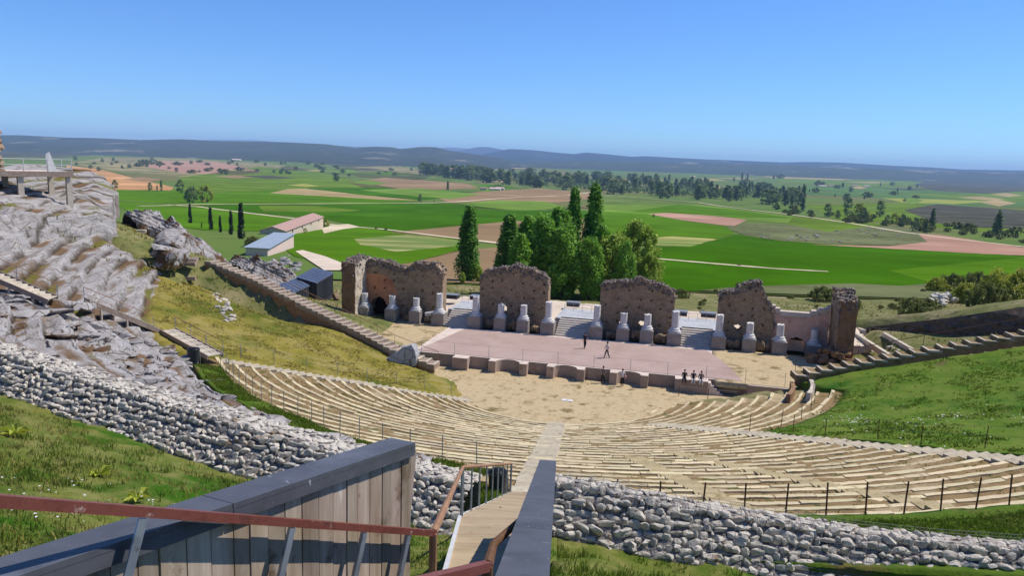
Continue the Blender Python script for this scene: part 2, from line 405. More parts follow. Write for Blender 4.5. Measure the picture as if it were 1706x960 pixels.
M['steel'] = mat('steel', [(.3, c(150,158,166)), (.7, c(186,192,198))], 4, rough=.42, metal=.55, bump=.001, second=[(7, .6, .7, c(120,122,124))])
M['white_steel'] = mat('white_steel', [(.3, c(206,204,200)), (.7, c(228,226,222))], 3, rough=.5)
M['red_rail'] = mat('red_rail', [(.25, c(110,57,47)), (.5, c(130,72,59)), (.75, c(99,50,42))], 6, 9, rough=.5, spec=.4, bump=.003, bscale=30, second=[(14, .62, .67, c(171,140,125)), (3, .6, .7, c(92,56,45))])
M['rust_rail'] = mat('rust_rail', [(.3, c(150,112,86)), (.7, c(180,140,110))], 6, 8, rough=.7, bump=.002, bscale=20)
M['rust'] = mat('rust', [(.3, c(96,70,52)), (.7, c(126,92,68))], 6, 8, rough=.8)
M['cap'] = mat('cap', [(.3, c(74,74,78)), (.55, c(93,93,98)), (.75, c(80,81,84))], 2.2, 9, rough=.5, spec=.35, metal=0, bump=.0015, bscale=14,
                second=[(22, .66, .7, c(173,175,179)), (1.3, .58, .7, c(108,111,117)), (5, .64, .72, c(63,65,71))])
M['cap_joint'] = mat('cap_joint', [(.3, c(150,150,150)), (.7, c(176,176,176))], 5)
M['panel'] = mat('panel', [(.3, c(108,116,116)), (.7, c(132,140,138))], 2, 8, rough=.5, stretch=(1, 1, .2))
M['boards'] = mat('boards', [(.2, c(126,102,78)), (.45, c(168,148,128)), (.65, c(192,174,154)), (.85, c(140,120,100))], 5, 10, rough=.85, bump=.004, bscale=22, stretch=(1.6, 1.6, .16), island=.22,
                second=[(2.2, .56, .66, c(116,94,74)), (9, .64, .7, c(94,72,54), (1, 1, .5)), (3.2, .6, .68, c(210,198,180), (1, 1, .3))])
M['planks'] = mat('planks', [(.25, c(162,140,108)), (.5, c(187,166,135)), (.75, c(173,153,120))], 4, 9, rough=.8, bump=.003, bscale=18, stretch=(.4, 2.5, 2.5), island=.14,
                second=[(7, .62, .7, c(128,107,81))])
M['grey_wood'] = mat('grey_wood', [(.3, c(150,130,114)), (.7, c(184,164,146))], 3, 8, rough=.8, bump=.004, island=.12)
M['bin'] = mat('bin', [(.3, c(34,38,44)), (.7, c(52,58,66))], 4, rough=.45, spec=.4)
M['bag'] = mat('bag', [(.3, c(24,24,26)), (.7, c(40,40,44))], 8, rough=.35, bump=.01)
M['concrete'] = mat('concrete', [(.3, c(196,182,160)), (.6, c(218,204,182))], 1.8, 8, bump=.012, island=.1, second=[(1.2, .58, .7, c(150,132,108))])
M['brick'] = mat('brick', [(.3, c(150,116,88)), (.6, c(172,136,104))], 1.2, 9, bump=.03, bscale=6, vor=(2.5, .0, .05, c(116,90,70), (1, 1, 2.5)))
M['bark'] = mat('bark', [(.3, c(88,78,62)), (.7, c(128,116,96))], 3, 8, bump=.03, bscale=9, stretch=(2, 2, .4))
def leafmat(n, a, b, isl=.3, tr=.3): return mat(n, [(.3, a), (.7, b)], .35, 4, rough=.6, spec=.3, island=isl, translucent=tr, coords='obj')
M['leaf_dark'] = leafmat('leaf_dark', c(84,132,44), c(132,182,61))
M['leaf_mid'] = leafmat('leaf_mid', c(102,158,42), c(154,198,67))
M['leaf_pale'] = leafmat('leaf_pale', c(145,176,55), c(187,204,84))
M['leaf_cypress'] = leafmat('leaf_cypress', c(28,44,24), c(46,64,32), .25, .1)
M['leaf_far'] = leafmat('leaf_far', c(109,128,70), c(151,165,99), .3, .2)
M['leaf_far_dark'] = leafmat('leaf_far_dark', c(84,106,59), c(117,137,76), .3, .2)
M['leaf_bush'] = leafmat('leaf_bush', c(143,160,48), c(201,199,78), .3, .4)
M['leaf_olive'] = leafmat('leaf_olive', c(104,116,50), c(144,146,72), .3, .35)
M['blade'] = mat('blade', [(.25, c(84,112,26)), (.5, c(113,133,44)), (.75, c(139,137,70))], .8, 6, rough=.7, island=.3, translucent=.25)
M['blade_dry'] = mat('blade_dry', [(.25, c(128,127,48)), (.5, c(160,147,75)), (.75, c(174,159,103))], .8, 6, rough=.7, island=.25, translucent=.25)
M['flower_yellow'] = mat('flower_yellow', [(.3, c(220,205,40)), (.7, c(235,220,70))], 5)
M['flower_white'] = mat('flower_white', [(.3, c(225,225,215)), (.7, c(240,240,235))], 5)
M['house_wall'] = mat('house_wall', [(.3, c(206,186,160)), (.7, c(224,206,182))], .5, 6)
M['house_dark'] = mat('house_dark', [(.3, c(136,126,116)), (.7, c(150,140,130))], .5, 6)
M['house_roof'] = mat('house_roof', [(.3, c(179,143,130)), (.7, c(197,163,148))], .6, 6, second=[(3, .55, .7, c(164,126,113))])
M['shed_roof'] = mat('shed_roof', [(.3, c(152,164,174)), (.7, c(170,182,191))], .6, 6, rough=.5)
M['shed_wall'] = mat('shed_wall', [(.3, c(226,196,180)), (.7, c(236,210,196))], .6, 6)
M['skin'] = mat('skin', [(.3, c(205,150,120)), (.7, c(220,168,138))], 9)
M['hair'] = mat('hair', [(.3, c(40,30,24)), (.7, c(58,44,34))], 20)
for n, col in dict(cloth_black=(34,34,38), cloth_white=(226,224,222), cloth_navy=(44,50,72), cloth_grey=(120,118,118), cloth_pink=(206,150,150), cloth_denim=(70,84,112), cloth_red=(150,52,48)).items():
    M[n] = mat(n, [(.3, c(*col)), (.7, c(*[min(255, v + 12) for v in col]))], 14, bump=.004)

# ------------------------------------------------------------------ world, sun, camera
def make_world():
    w = bpy.data.worlds.new('World'); S.world = w; w.use_nodes = True
    nt = w.node_tree; bg = nt.nodes['Background']
    sk = nt.nodes.new('ShaderNodeTexSky'); sk.sky_type = 'NISHITA'; sk.sun_disc = False
    el, az = R(54), math.atan2(.955, .30)          # azimuth from +y toward +x
    sk.sun_elevation = el; sk.sun_rotation = az; sk.altitude = 1000; sk.air_density = 1.0; sk.dust_density = 0; sk.ozone_density = 1.0
    mx = nt.nodes.new('ShaderNodeMixRGB'); mx.blend_type = 'MULTIPLY'; mx.inputs['Fac'].default_value = 1; mx.inputs['Color2'].default_value = TINT
    nt.links.new(sk.outputs['Color'], mx.inputs['Color1']); nt.links.new(mx.outputs['Color'], bg.inputs['Color']); bg.inputs['Strength'].default_value = SKY
    ld = bpy.data.lights.new('sun', 'SUN'); ld.energy = SUN; ld.angle = R(.5); ld.color = (1, .955, .88)
    lo = bpy.data.objects.new('sun', ld); COL.objects.link(lo)
    d = Vector((math.sin(az) * math.cos(el), math.cos(az) * math.cos(el), math.sin(el)))
    lo.rotation_euler = d.to_track_quat('Z', 'Y').to_euler(); lo.location = (40, 20, 80)
    cd = bpy.data.cameras.new('camera'); co = bpy.data.objects.new('camera', cd); COL.objects.link(co)
    cd.sensor_width = 36; cd.lens = CF / 1706 * 36; cd.clip_start = .05; cd.clip_end = 120000
    cr, sr, cp, sp = math.cos(ROLL), math.sin(ROLL), math.cos(PITCH), math.sin(PITCH)
    X = (cr, sp * sr, cp * sr); Y = (-sr, sp * cr, cp * cr); Z = (0, -cp, sp)
    m = Matrix(((X[0], Y[0], Z[0], 0), (X[1], Y[1], Z[1], 0), (X[2], Y[2], Z[2], CZ), (0, 0, 0, 1)))
    co.matrix_world = m; S.camera = co
    S.view_settings.view_transform = 'Standard'; S.view_settings.look = 'None'; S.view_settings.gamma = 1; S.view_settings.use_curve_mapping = False
    S.view_settings.exposure = EXPO
    S.render.engine = 'CYCLES'
    S.cycles.max_bounces = 5; S.cycles.diffuse_bounces = 2; S.cycles.glossy_bounces = 2; S.cycles.transmission_bounces = 3; S.cycles.volume_bounces = 1
    S.cycles.transparent_max_bounces = 6
SUN, SKY, EXPO, TINT = 4.7, .125, 0.06, (.44, .73, 1.2, 1)
make_world()

# ------------------------------------------------------------------ the plain, its fields and tracks, the far hills
def plain_sheet():
    ys = [142] + [y for y in PY if y > 142]
    mb = MB()
    for a, b in zip(ys[:-1], ys[1:]):
        wa, wb = 60 + a * 1.4, 60 + b * 1.4
        mb.add([(-wa, a, plain(a)), (wa, a, plain(a)), (wb, b, plain(b)), (-wb, b, plain(b))], [(0, 1, 2, 3)])
    tag(mb.build('plain', M['plain'], origin=(0, 150, -3)), kind='structure')
plain_sheet()

def drape(name, poly, m, layer=1, world=False, jag=0.0):
    pts = []
    n = len(poly)
    for i in range(n):
        a = np.array(poly[i], float); b = np.array(poly[(i + 1) % n], float)
        L = np.hypot(*(b - a)); k = max(1, int(L / 12)) if not world else max(1, int(L / 6))
        for j in range(k):
            p = a + (b - a) * j / k
            if jag and not world: p = p + np.array([random.uniform(-1, 1) * jag * 2, random.uniform(-1, 1) * jag * .35])
            q = np.array([p[0], p[1]]) if world else onplain(p[0], p[1])[:2]
            pts.append(q)
    bm = bmesh.new()
    vs = [bm.verts.new((p[0], p[1], 0)) for p in pts]
    try: bm.faces.new(vs)
    except ValueError: bm.free(); return None
    bmesh.ops.triangulate(bm, faces=bm.faces[:])
    for y in PY[1:-1]:
        bmesh.ops.bisect_plane(bm, geom=bm.verts[:] + bm.edges[:] + bm.faces[:], plane_co=(0, y, 0), plane_no=(0, 1, 0))
    g = bmesh.ops.bisect_plane(bm, geom=bm.verts[:] + bm.edges[:] + bm.faces[:], plane_co=(0, 143, 0), plane_no=(0, -1, 0), clear_outer=True)
    for v in bm.verts:
        v.co.z = float(plain(v.co.y)) + layer * .012 * (1 + v.co.y / 500)
    bmesh.ops.recalc_face_normals(bm, faces=bm.faces[:])
    for f in bm.faces:
        if f.normal.z < 0: f.normal_flip()
    o = Vector((float(pts[0][0]), float(pts[0][1]), float(plain(pts[0][1]))))
    for v in bm.verts: v.co -= o
    me = bpy.data.meshes.new(name); bm.to_mesh(me); bm.free(); me.materials.append(m)
    ob = bpy.data.objects.new(name, me); COL.objects.link(ob); ob.location = o
    return tag(ob, kind='structure')

def strip(name, line, w, m, layer=6):
    """a track of world width w along pixel points lying on the plain"""
    P = []
    for (a, b) in zip(line[:-1], line[1:]):
        A = onplain(*a)[:2]; B = onplain(*b)[:2]; k = 6
        for j in range(k): P.append(A + (B - A) * j / k)
    P.append(onplain(*line[-1])[:2]); P = np.array(P)
    D = np.gradient(P, axis=0); D /= np.linalg.norm(D, axis=1)[:, None] + 1e-9
    Nn = np.stack([-D[:, 1], D[:, 0]], 1)
    wj = w * (1 + .15 * RNG.standard_normal(len(P)))[:, None] / 2
    poly = np.concatenate([P + Nn * wj, (P - Nn * wj)[::-1]])
    return drape(name, [tuple(q) for q in poly], m, layer, world=True)

def fm(n, col, s=.02, var=.12, patch=None, rows=None):
    lo = [v * (1 - var) for v in col]; hi = [min(255, v * (1 + var)) for v in col]
    sec = [(.006, .5, .66, c(*[min(255, v * 1.12 + 8) for v in col]))]
    if patch: sec.append(patch)
    if rows: sec.append((rows[0], .52, .7, c(*hi), (rows[1], rows[2], 1, rows[3])))
    M[n] = mat(n, [(.3, c(*lo)), (.5, c(*col)), (.72, c(*hi))], s, 8, second=sec, bump=.25, bscale=.9, spec=0); return M[n]
fm('f_deep', (64, 106, 14), .02, .1, rows=(.12, 1, .25, R(20)))
fm('f_green', (84, 122, 24), .02, .12, rows=(.1, .3, 2, R(-20)))
fm('f_mid', (102, 126, 42), .012, .12, rows=(.05, .5, 3, R(-10)))
fm('f_light', (112, 140, 56), .01, .1)
fm('f_olive', (104, 122, 62), .006, .14, patch=(.02, .58, .66, c(76, 92, 50)))
fm('f_dull', (92, 120, 62), .004, .12)
fm('f_brown', (150, 124, 92), .01, .08, rows=(.08, .3, 2, R(-12)))
fm('f_tan', (172, 150, 106), .01, .1)
fm('f_orange', (196, 148, 102), .006, .1)
fm('f_pink', (178, 138, 116), .01, .08, rows=(.05, .3, 2, R(15)))
fm('f_scrub', (112, 116, 78), .03, .15, patch=(.09, .56, .64, c(80, 90, 52)))
fm('f_dry', (150, 140, 98), .006, .14, patch=(.012, .56, .62, c(84, 88, 56)))
fm('f_heath', (88, 86, 72), .008, .18, patch=(.02, .54, .62, c(62, 70, 50)))
fm('f_yellow', (158, 162, 78), .006, .08)
fm('track', (218, 200, 166), .05, .06)
fm('gravel', (226, 206, 182), .2, .06)
M['f_streak'] = mat('f_streak', [(.35, c(84, 128, 46)), (.5, c(128, 140, 70)), (.6, c(196, 180, 124)), (.7, c(110, 138, 56))], .035, 8, stretch=(.35, 1.6, 1, R(-24)), bump=.2, bscale=.9)
M['f_streak2'] = mat('f_streak2', [(.35, c(70, 130, 40)), (.5, c(150, 150, 76)), (.6, c(200, 184, 110)), (.7, c(96, 136, 50))], .03, 8, stretch=(.4, 1.6, 1, R(-12)), bump=.2, bscale=.9)

FIELDS = [
 # far bands first, nearest last
 ('field', [(0,250),(230,246),(460,256),(700,262),(760,272),(560,282),(300,262),(0,262)], 'f_heath', 1),
 ('field', [(100,262),(240,254),(420,262),(560,276),(420,284),(300,274),(180,276)], 'f_olive', 2),
 ('field', [(470,262),(560,260),(600,266),(560,270),(490,268)], 'f_light', 2),
 ('field', [(680,265),(760,262),(860,270),(940,276),(820,284),(720,278)], 'f_tan', 2),
 ('field', [(712,272),(800,271),(860,280),(780,283),(720,280)], 'f_orange', 3),
 ('field', [(860,266),(1000,268),(1120,276),(1240,284),(1120,292),(980,286),(880,276)], 'f_dull', 2),
 ('field', [(950,278),(1000,275),(1050,279),(1010,283),(960,282)], 'f_tan', 3),
 ('field', [(1030,286),(1160,288),(1290,300),(1200,304),(1080,294)], 'f_olive', 3),
 ('field', [(1225,286),(1300,285),(1370,291),(1470,297),(1400,300),(1290,297)], 'f_tan', 3),
 ('field', [(1280,297),(1400,300),(1480,300),(1560,305),(1470,312),(1380,308),(1300,304)], 'f_mid', 3),
 ('field', [(1330,310),(1480,312),(1560,318),(1706,322),(1706,345),(1560,342),(1450,330),(1350,326)], 'f_dull', 3),
 ('field', [(1470,330),(1560,332),(1660,336),(1590,340),(1500,337)], 'f_yellow', 5),
 ('heath', [(1520,308),(1580,294),(1640,292),(1720,294),(1720,318),(1640,323),(1560,318)], 'f_heath', 4),
 ('field', [(1500,322),(1620,324),(1720,318),(1720,336),(1640,336)], 'f_mid', 4),
 ('field', [(1340,342),(1500,338),(1720,350),(1720,392),(1620,384),(1480,372),(1400,366)], 'f_mid', 4),
 ('heath', [(1505,350),(1560,340),(1720,352),(1720,382),(1640,380),(1560,372)], 'f_heath', 5),
 # left distance
 ('field', [(110,272),(180,262),(300,264),(440,272),(520,282),(430,298),(300,294),(200,286)], 'f_dry', 3),
 ('field', [(560,280),(660,276),(740,288),(700,300),(600,296)], 'f_dry', 3),
 ('field', [(235,276),(270,268),(360,270),(440,286),(400,292),(300,288)], 'f_pink', 4),
 ('field', [(430,286),(500,272),(660,286),(790,302),(800,312),(700,316),(560,300)], 'f_olive', 3),
 ('field', [(580,304),(640,296),(700,300),(780,306),(800,314),(700,317),(610,314)], 'f_brown', 4),
 ('field', [(300,296),(430,278),(520,284),(600,304),(690,318),(560,319),(420,320),(296,318)], 'f_mid', 4),
 ('ploughed_field', [(110,276),(160,281),(220,296),(290,312),(283,318),(180,316),(120,300)], 'f_orange', 5),
 ('field', [(150,316),(290,317),(330,322),(460,317),(560,319),(700,335),(640,340),(330,343),(180,332)], 'f_green', 5),
 ('field', [(450,322),(480,315),(520,314),(600,325),(700,334),(640,333),(540,327)], 'f_tan', 6),
 ('field', [(505,314),(640,313),(760,328),(700,334),(600,324)], 'f_deep', 7),
 ('field', [(600,317),(700,314),(800,324),(752,332),(690,327)], 'f_light', 8),
 ('field', [(720,328),(800,320),(900,314),(1000,324),(990,332),(930,338),(830,334),(755,339)], 'f_brown', 7),
 ('field', [(985,322),(1090,331),(1180,340),(1060,348),(990,350)], 'f_olive', 7),
 ('field', [(755,340),(830,334),(910,336),(945,347),(870,352),(800,350)], 'f_light', 8),
 ('field', [(1003,340),(1165,341),(1330,362),(1440,374),(1330,374),(1210,365),(1130,356),(1040,358),(1003,352)], 'f_light', 8),
 ('field', [(1045,353),(1130,341),(1235,351),(1320,364),(1210,362),(1110,357)], 'f_green', 9),
 ('field', [(1320,362),(1400,368),(1480,374),(1440,380),(1380,388),(1310,376)], 'f_mid', 9),
 ('field', [(330,342),(700,339),(760,340),(860,351),(1003,352),(1003,366),(900,368),(830,372),(675,387),(590,376),(545,366),(440,356),(400,353)], 'f_deep', 8),
 ('field', [(430,343),(520,343),(600,351),(560,354),(440,353)], 'f_mid', 9),
 ('field', [(180,334),(300,342),(400,354),(500,367),(560,376),(440,386),(340,384),(250,370)], 'f_green', 8),
 ('ploughed_field', [(650,388),(830,371),(960,362),(1003,372),(1003,420),(835,408),(760,399)], 'f_brown', 9),
 ('field', [(995,352),(1080,356),(1150,370),(1215,378),(1222,390),(1190,400),(1100,402),(995,390)], 'f_green', 9),
 ('ploughed_field', [(1080,357),(1110,355),(1190,360),(1245,367),(1225,377),(1205,376),(1140,368)], 'f_pink', 10),
 ('field', [(1080,398),(1120,394),(1195,399),(1150,412),(1085,410)], 'f_streak2', 10),
 ('field', [(1085,412),(1150,411),(1195,400),(1225,391),(1330,400),(1500,416),(1640,424),(1720,428),(1720,470),(1560,480),(1400,492),(1200,500),(1085,500)], 'f_deep', 9),
 ('field', [(1225,391),(1330,401),(1480,415),(1400,424),(1260,408)], 'f_deep', 10),
 ('field', [(1085,440),(1200,444),(1400,456),(1560,462),(1500,472),(1300,480),(1085,484)], 'f_deep', 10),
 ('field', [(1480,452),(1600,440),(1720,428),(1720,460),(1560,474)], 'f_green', 11),
 ('scrub_ground', [(1210,380),(1240,372),(1320,376),(1380,387),(1440,379),(1490,376),(1530,386),(1545,404),(1480,410),(1370,407),(1300,402),(1240,393)], 'f_scrub', 12),
 ('ploughed_field', [(1530,390),(1562,391),(1720,416),(1720,427),(1640,424),(1500,416),(1350,408),(1480,411),(1545,404)], 'f_pink', 13),
 ('field', [(470,412),(490,392),(545,380),(590,378),(770,401),(762,420),(690,438),(640,445),(560,440),(490,428)], 'f_green', 9),
 ('field', [(590,399),(680,391),(768,402),(756,411),(660,421),(600,408)], 'f_streak', 10),
 ('ploughed_field', [(640,446),(690,437),(762,418),(840,412),(1003,424),(1003,500),(640,500)], 'f_brown', 9),
]
rf = random.Random(11)
for k in range(46):      # the patchwork of small strips far off
    x = rf.uniform(60, 1660); base = 262 + (x - 60) * .0262; y = base + rf.choice((6, 9, 13, 18, 24, 30)) * rf.uniform(.8, 1.25); L = rf.uniform(30, 95); h = (y - base) * rf.uniform(.06, .16) + .5; sl = rf.uniform(.0, .05)
    FIELDS.insert(12, ('field', [(x, y), (x + L * .5, y - h + sl * L * .5), (x + L, y + sl * L), (x + L * .55, y + h + sl * L * .6)], rf.choice(('f_tan', 'f_light', 'f_brown', 'f_green', 'f_olive', 'f_heath', 'f_yellow', 'f_tan')), 6))
for n, poly, m, lay in FIELDS: drape(n, poly, M[m], lay, jag=.6)
strip('dirt_track', [(230,344),(330,341),(460,340.5),(600,339.5),(715,339),(760,337),(830,331.5),(870,329),(945,326),(985,321)], 7, M['track'], 16)
strip('dirt_track', [(770,303),(800,305),(885,313.5),(980,321.5),(1014,325.5),(1082,331.5),(1165,338),(1200,344),(1330,360),(1420,373),(1508,388),(1600,400),(1706,412),(1760,419)], 6, M['track'], 16)
strip('dirt_track', [(280,342),(330,345),(400,354),(501,366.5),(545,374),(574,377),(627,381.5),(690,389),(753,397),(830,406),(905,413)], 5, M['track'], 16)
strip('dirt_track', [(1080,431),(1200,441.5),(1290,449),(1380,454)], 4, M['track'], 16)
strip('dirt_track', [(1640,464),(1670,464.5)], 3, M['track'], 16)
drape('gravel_yard', [(536,382),(548,376),(580,374),(600,379),(570,383),(540,390)], M['track'], 15)

def ridge(sky, D, m, depth, amp, name='hills'):
    sky = np.array(sky, float); xs = np.linspace(sky[0, 0], sky[-1, 0], 260); ys = np.interp(xs, sky[:, 0], sky[:, 1])
    rows = 16; P = np.zeros((rows + 4, len(xs), 3))
    for i, (px, py) in enumerate(zip(xs, ys)):
        d = ray(px, py); ux, uy = d[0] / d[1], 1.0
        crest = CZ + d[2] / d[1] * D
        for k in range(rows):
            t = k / (rows - 1); Y = D - depth * (1 - t)
            foot = float(plain(D - depth)) - 15
            f = t ** .8 * (1 - .25 * math.sin(math.pi * t))
            P[k, i] = (ux * Y, Y, foot + (crest - foot) * f)
        for k in range(4):
            t = (k + 1) / 4; P[rows + k, i] = (ux * (D + depth * t), D + depth * t, crest - (crest + 100) * t * t)
    nz = fbm(P[..., 0] / 900, P[..., 1] / 900, 3.3, 5) * amp
    w = np.ones(rows + 4); w[:rows] = np.sin(np.pi * np.linspace(0, 1, rows)) ; w[rows:] = 0
    P[..., 2] += nz * w[:, None]
    mb = MB(); mb.grid(P)
    tag(mb.build(name, m, smooth=True, origin=tuple(P[0, 130])), kind='structure')
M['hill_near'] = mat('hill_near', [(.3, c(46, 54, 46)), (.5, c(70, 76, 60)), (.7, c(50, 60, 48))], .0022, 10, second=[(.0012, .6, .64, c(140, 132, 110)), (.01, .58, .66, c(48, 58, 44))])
M['hill_far'] = mat('hill_far', [(.3, c(26, 42, 56)), (.6, c(44, 60, 70))], .0012, 9, second=[(.0009, .62, .66, c(120, 122, 112))])  # blue of the distance haze mixed into the far ridges' own colour
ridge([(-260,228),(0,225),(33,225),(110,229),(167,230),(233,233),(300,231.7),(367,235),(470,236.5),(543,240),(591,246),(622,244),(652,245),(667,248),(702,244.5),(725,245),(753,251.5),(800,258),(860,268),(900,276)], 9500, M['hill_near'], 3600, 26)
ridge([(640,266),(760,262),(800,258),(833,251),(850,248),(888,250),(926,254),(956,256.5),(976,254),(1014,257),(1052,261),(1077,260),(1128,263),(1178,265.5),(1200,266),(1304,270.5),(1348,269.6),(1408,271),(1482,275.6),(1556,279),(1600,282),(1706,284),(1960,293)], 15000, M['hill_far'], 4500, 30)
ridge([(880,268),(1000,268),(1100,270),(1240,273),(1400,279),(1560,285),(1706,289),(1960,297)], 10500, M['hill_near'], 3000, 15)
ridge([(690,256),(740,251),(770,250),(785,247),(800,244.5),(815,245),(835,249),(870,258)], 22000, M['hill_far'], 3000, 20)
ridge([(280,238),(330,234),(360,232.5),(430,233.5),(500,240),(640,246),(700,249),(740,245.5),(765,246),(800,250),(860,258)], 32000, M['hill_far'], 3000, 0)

# ------------------------------------------------------------------ the hillside and the bowl
def bowl_cut(x, y):
    """how far the rough hillside sheet lies under the laid surfaces"""
    r, phi = polar(x, y); rel = (phi + 13 + 180) % 360 - 180
    cut = .45 * (np.abs(rel) < 94) * (r < 72)
    rk = (phi > np.interp(r, [38, 42, 50, 60, 66], [-97, -99, -103, -113, -116])) & (phi < -3) & (r > redge(phi) + .8) & (r < np.interp(phi, [-116, -66, -60, -52, -44, 0], [64, 64, 57, 49, 47.5, 48]))
    s, t = st(x, y)
    cut = np.where((np.abs(s - 1) < 19) & (t > -3) & (t < 6), .5, cut); cut = np.where((s > -22) & (s < 33) & (t < -12) & (t > -34), .7, cut)
    cut = np.where((phi > -60) & (phi < 45) & (r > 47) & (r < 74), .9, cut)
    cut = np.where((phi < -61) & (phi > phistep(r) - .5) & (r < 44) & (r > 10), 1.0, cut)
    cut = np.where((s > 8) & (s < 25) & (t > -1.5) & (t < 6), .6, cut)
    return np.where(rk, 2.6, cut)
def hillside():
    xs = np.arange(-130, 131, 1.0); ys = np.arange(-12, 166, 1.0)
    X, Y = np.meshgrid(xs, ys); Z = zloc(X, Y) - bowl_cut(X, Y)
    s, t = st(X, Y)
    Z = Z + .12 * fbm(X / 3, Y / 3, 1.0, 3) * (1 - ((np.abs(s) < 24) & (t > -16) & (t < 14)))
    edge = sstep(134, 147, Y); Z = Z * (1 - edge) + (plain(Y) - .12) * edge
    mb = MB(); mb.grid(np.stack([X, Y, Z], -1))
    tag(mb.build('hillside', M['hill_grass'], origin=(0, 60, 0), smooth=True), kind='structure')
hillside()

def patch(name, rs, phis, zf, m, skirt=.6, lift=0.0, smooth=True, amp=.05, ns=1.2):
    Rr, Ph = np.meshgrid(rs, phis, indexing='ij'); X, Y = pol(Rr, Ph)
    Z = zf(Rr, Ph) + lift + amp * fbm(X / ns, Y / ns, 5.0, 3)
    mb = MB(); mb.grid(np.stack([X, Y, Z], -1), skirt=skirt)
    return tag(mb.build(name, m, smooth=smooth), kind='structure')

# curved patch whose inner and outer radius vary with the angle
def patch2(name, rin, rout, phis, n, zf, m, skirt=.6, lift=0.0, amp=.05, ns=1.2):
    phis = np.asarray(phis, float); u = np.linspace(0, 1, n)
    Rr = rin(phis)[None] * (1 - u[:, None]) + rout(phis)[None] * u[:, None]; Ph = np.repeat(phis[None], n, 0)
    X, Y = pol(Rr, Ph); Z = zf(Rr, Ph) + lift + amp * fbm(X / ns, Y / ns, 5.0, 3)
    mb = MB(); mb.grid(np.stack([X, Y, Z], -1), skirt=skirt)
    return tag(mb.build(name, m, smooth=True), kind='structure')

I1 = lambda xs, ys: (lambda p: np.interp(p, xs, ys))
zc = lambda r, p: cone(r)
# right lawn between the seats and the right-hand steps; left dry lawn likewise
patch2('lawn', I1([28, 64, 66, 77], [24.4, 24.3, 22.6, 20.6]), I1([28, 77], [70, 72]), np.linspace(28.2, 76.5, 90), 90, zc, M['lawn'], amp=.10)
def dry_lawn():
    rs = np.linspace(9.7, 43.5, 80); u = np.linspace(0, 1, 90); Rr = np.repeat(rs[:, None], 90, 1)
    Ph = (phistep(rs) - .2)[:, None] * (1 - u[None]) + (-63.4) * u[None]; X, Y = pol(Rr, Ph)
    Z = zdry(Rr, Ph) + .12 * fbm(X / 1.2, Y / 1.2, 5.0, 3); Z = Z - .8 * sstep(redge(Ph) + .6, redge(Ph) + 1.6, Rr) * (Ph > -99)
    mb = MB(); mb.grid(np.stack([X, Y, Z], -1), skirt=.6); tag(mb.build('dry_lawn', M['dry_lawn'], smooth=True), kind='structure')
dry_lawn()
# verge between the uppermost tier and the stone wall
patch2('verge', I1([-11, -8.6, -6.5, -4.3, -4.0, 80], [41.5, 42.2, 45.5, 46.6, 47.1, 47.1]), lambda p: np.where(p < -4.3, lwr(p) - 1.2, rwr(p) - .3), np.linspace(-9.2, 60, 140), 16, lambda r, p: np.where(r < 47.5, cone(r) + .12, 10.26 + .10 * (r - 47.5)), M['verge'], lift=.02)
# strip of green below the rock on the left
patch2('verge', lambda p: redge(p) - 1.0, lambda p: redge(p) + .9, np.linspace(-56, -8.8, 80), 8, zc, M['verge'], lift=.16, amp=.1)
# meadows on the camera's side of the walls
patch2('meadow', lambda p: lwr(p) - .3, I1([-66, 0], [76, 76]), np.linspace(-64, -4.0, 150), 110, meadow_l, M['meadow'], lift=.0, amp=.12)
patch2('meadow', lambda p: rwr(p) - .3, I1([-4, 40], [76, 76]), np.linspace(-4.1, 40, 110), 110, meadow_r, M['meadow'], lift=.0, amp=.12)

# orchestra floor
def orchestra():
    th = np.linspace(0, 2 * np.pi, 90, endpoint=False)
    mb = MB(); rs = np.linspace(0, 1, 24)
    P = np.zeros((24, 91, 3))
    for j in range(91):
        a = 2 * math.pi * j / 90
        dx, dy = math.sin(a), -math.cos(a)
        phi = math.degrees(math.atan2(dx, -dy))
        lim = 10.4
        P[:, j, 0] = CX + rs * lim * dx * 1.12; P[:, j, 1] = CY + rs * lim * dy
    P[..., 2] = .05 + .02 * fbm(P[..., 0], P[..., 1], 0, 3)
    P[-1, :, 2] -= .0
    mb.grid(P); o = mb.build('orchestra_floor', M['sand'], origin=(CX, CY, 0), smooth=True); tag(o, kind='structure')
    # sandy aprons on either side
    for s0, s1, t0, t1 in ((-14, -4, -.2, 9), (6, 24, -.2, 6)):
        S_, T_ = np.meshgrid(np.linspace(s0, s1, 30), np.linspace(t0, t1, 20), indexing='ij')
        Q = np.zeros(S_.shape + (3,)); Q[..., 0] = O2[0] + S_ * UX[0] + T_ * UT[0]; Q[..., 1] = O2[1] + S_ * UX[1] + T_ * UT[1]
        Q[..., 2] = .0 + .015 * fbm(Q[..., 0], Q[..., 1], 0, 3)
        mb = MB(); mb.grid(Q); tag(mb.build('sandy_ground', M['sand'], smooth=True), kind='structure')
orchestra()
q = atz(945, 668, .05); mb = MB(); mb.box((q[0], q[1], .06), (.95, .55, .1), R(-12), j=.01)
tag(mb.build('stone_slab', M['column']), 'pale stone slab lying in the middle of the sandy orchestra floor', 'slab')

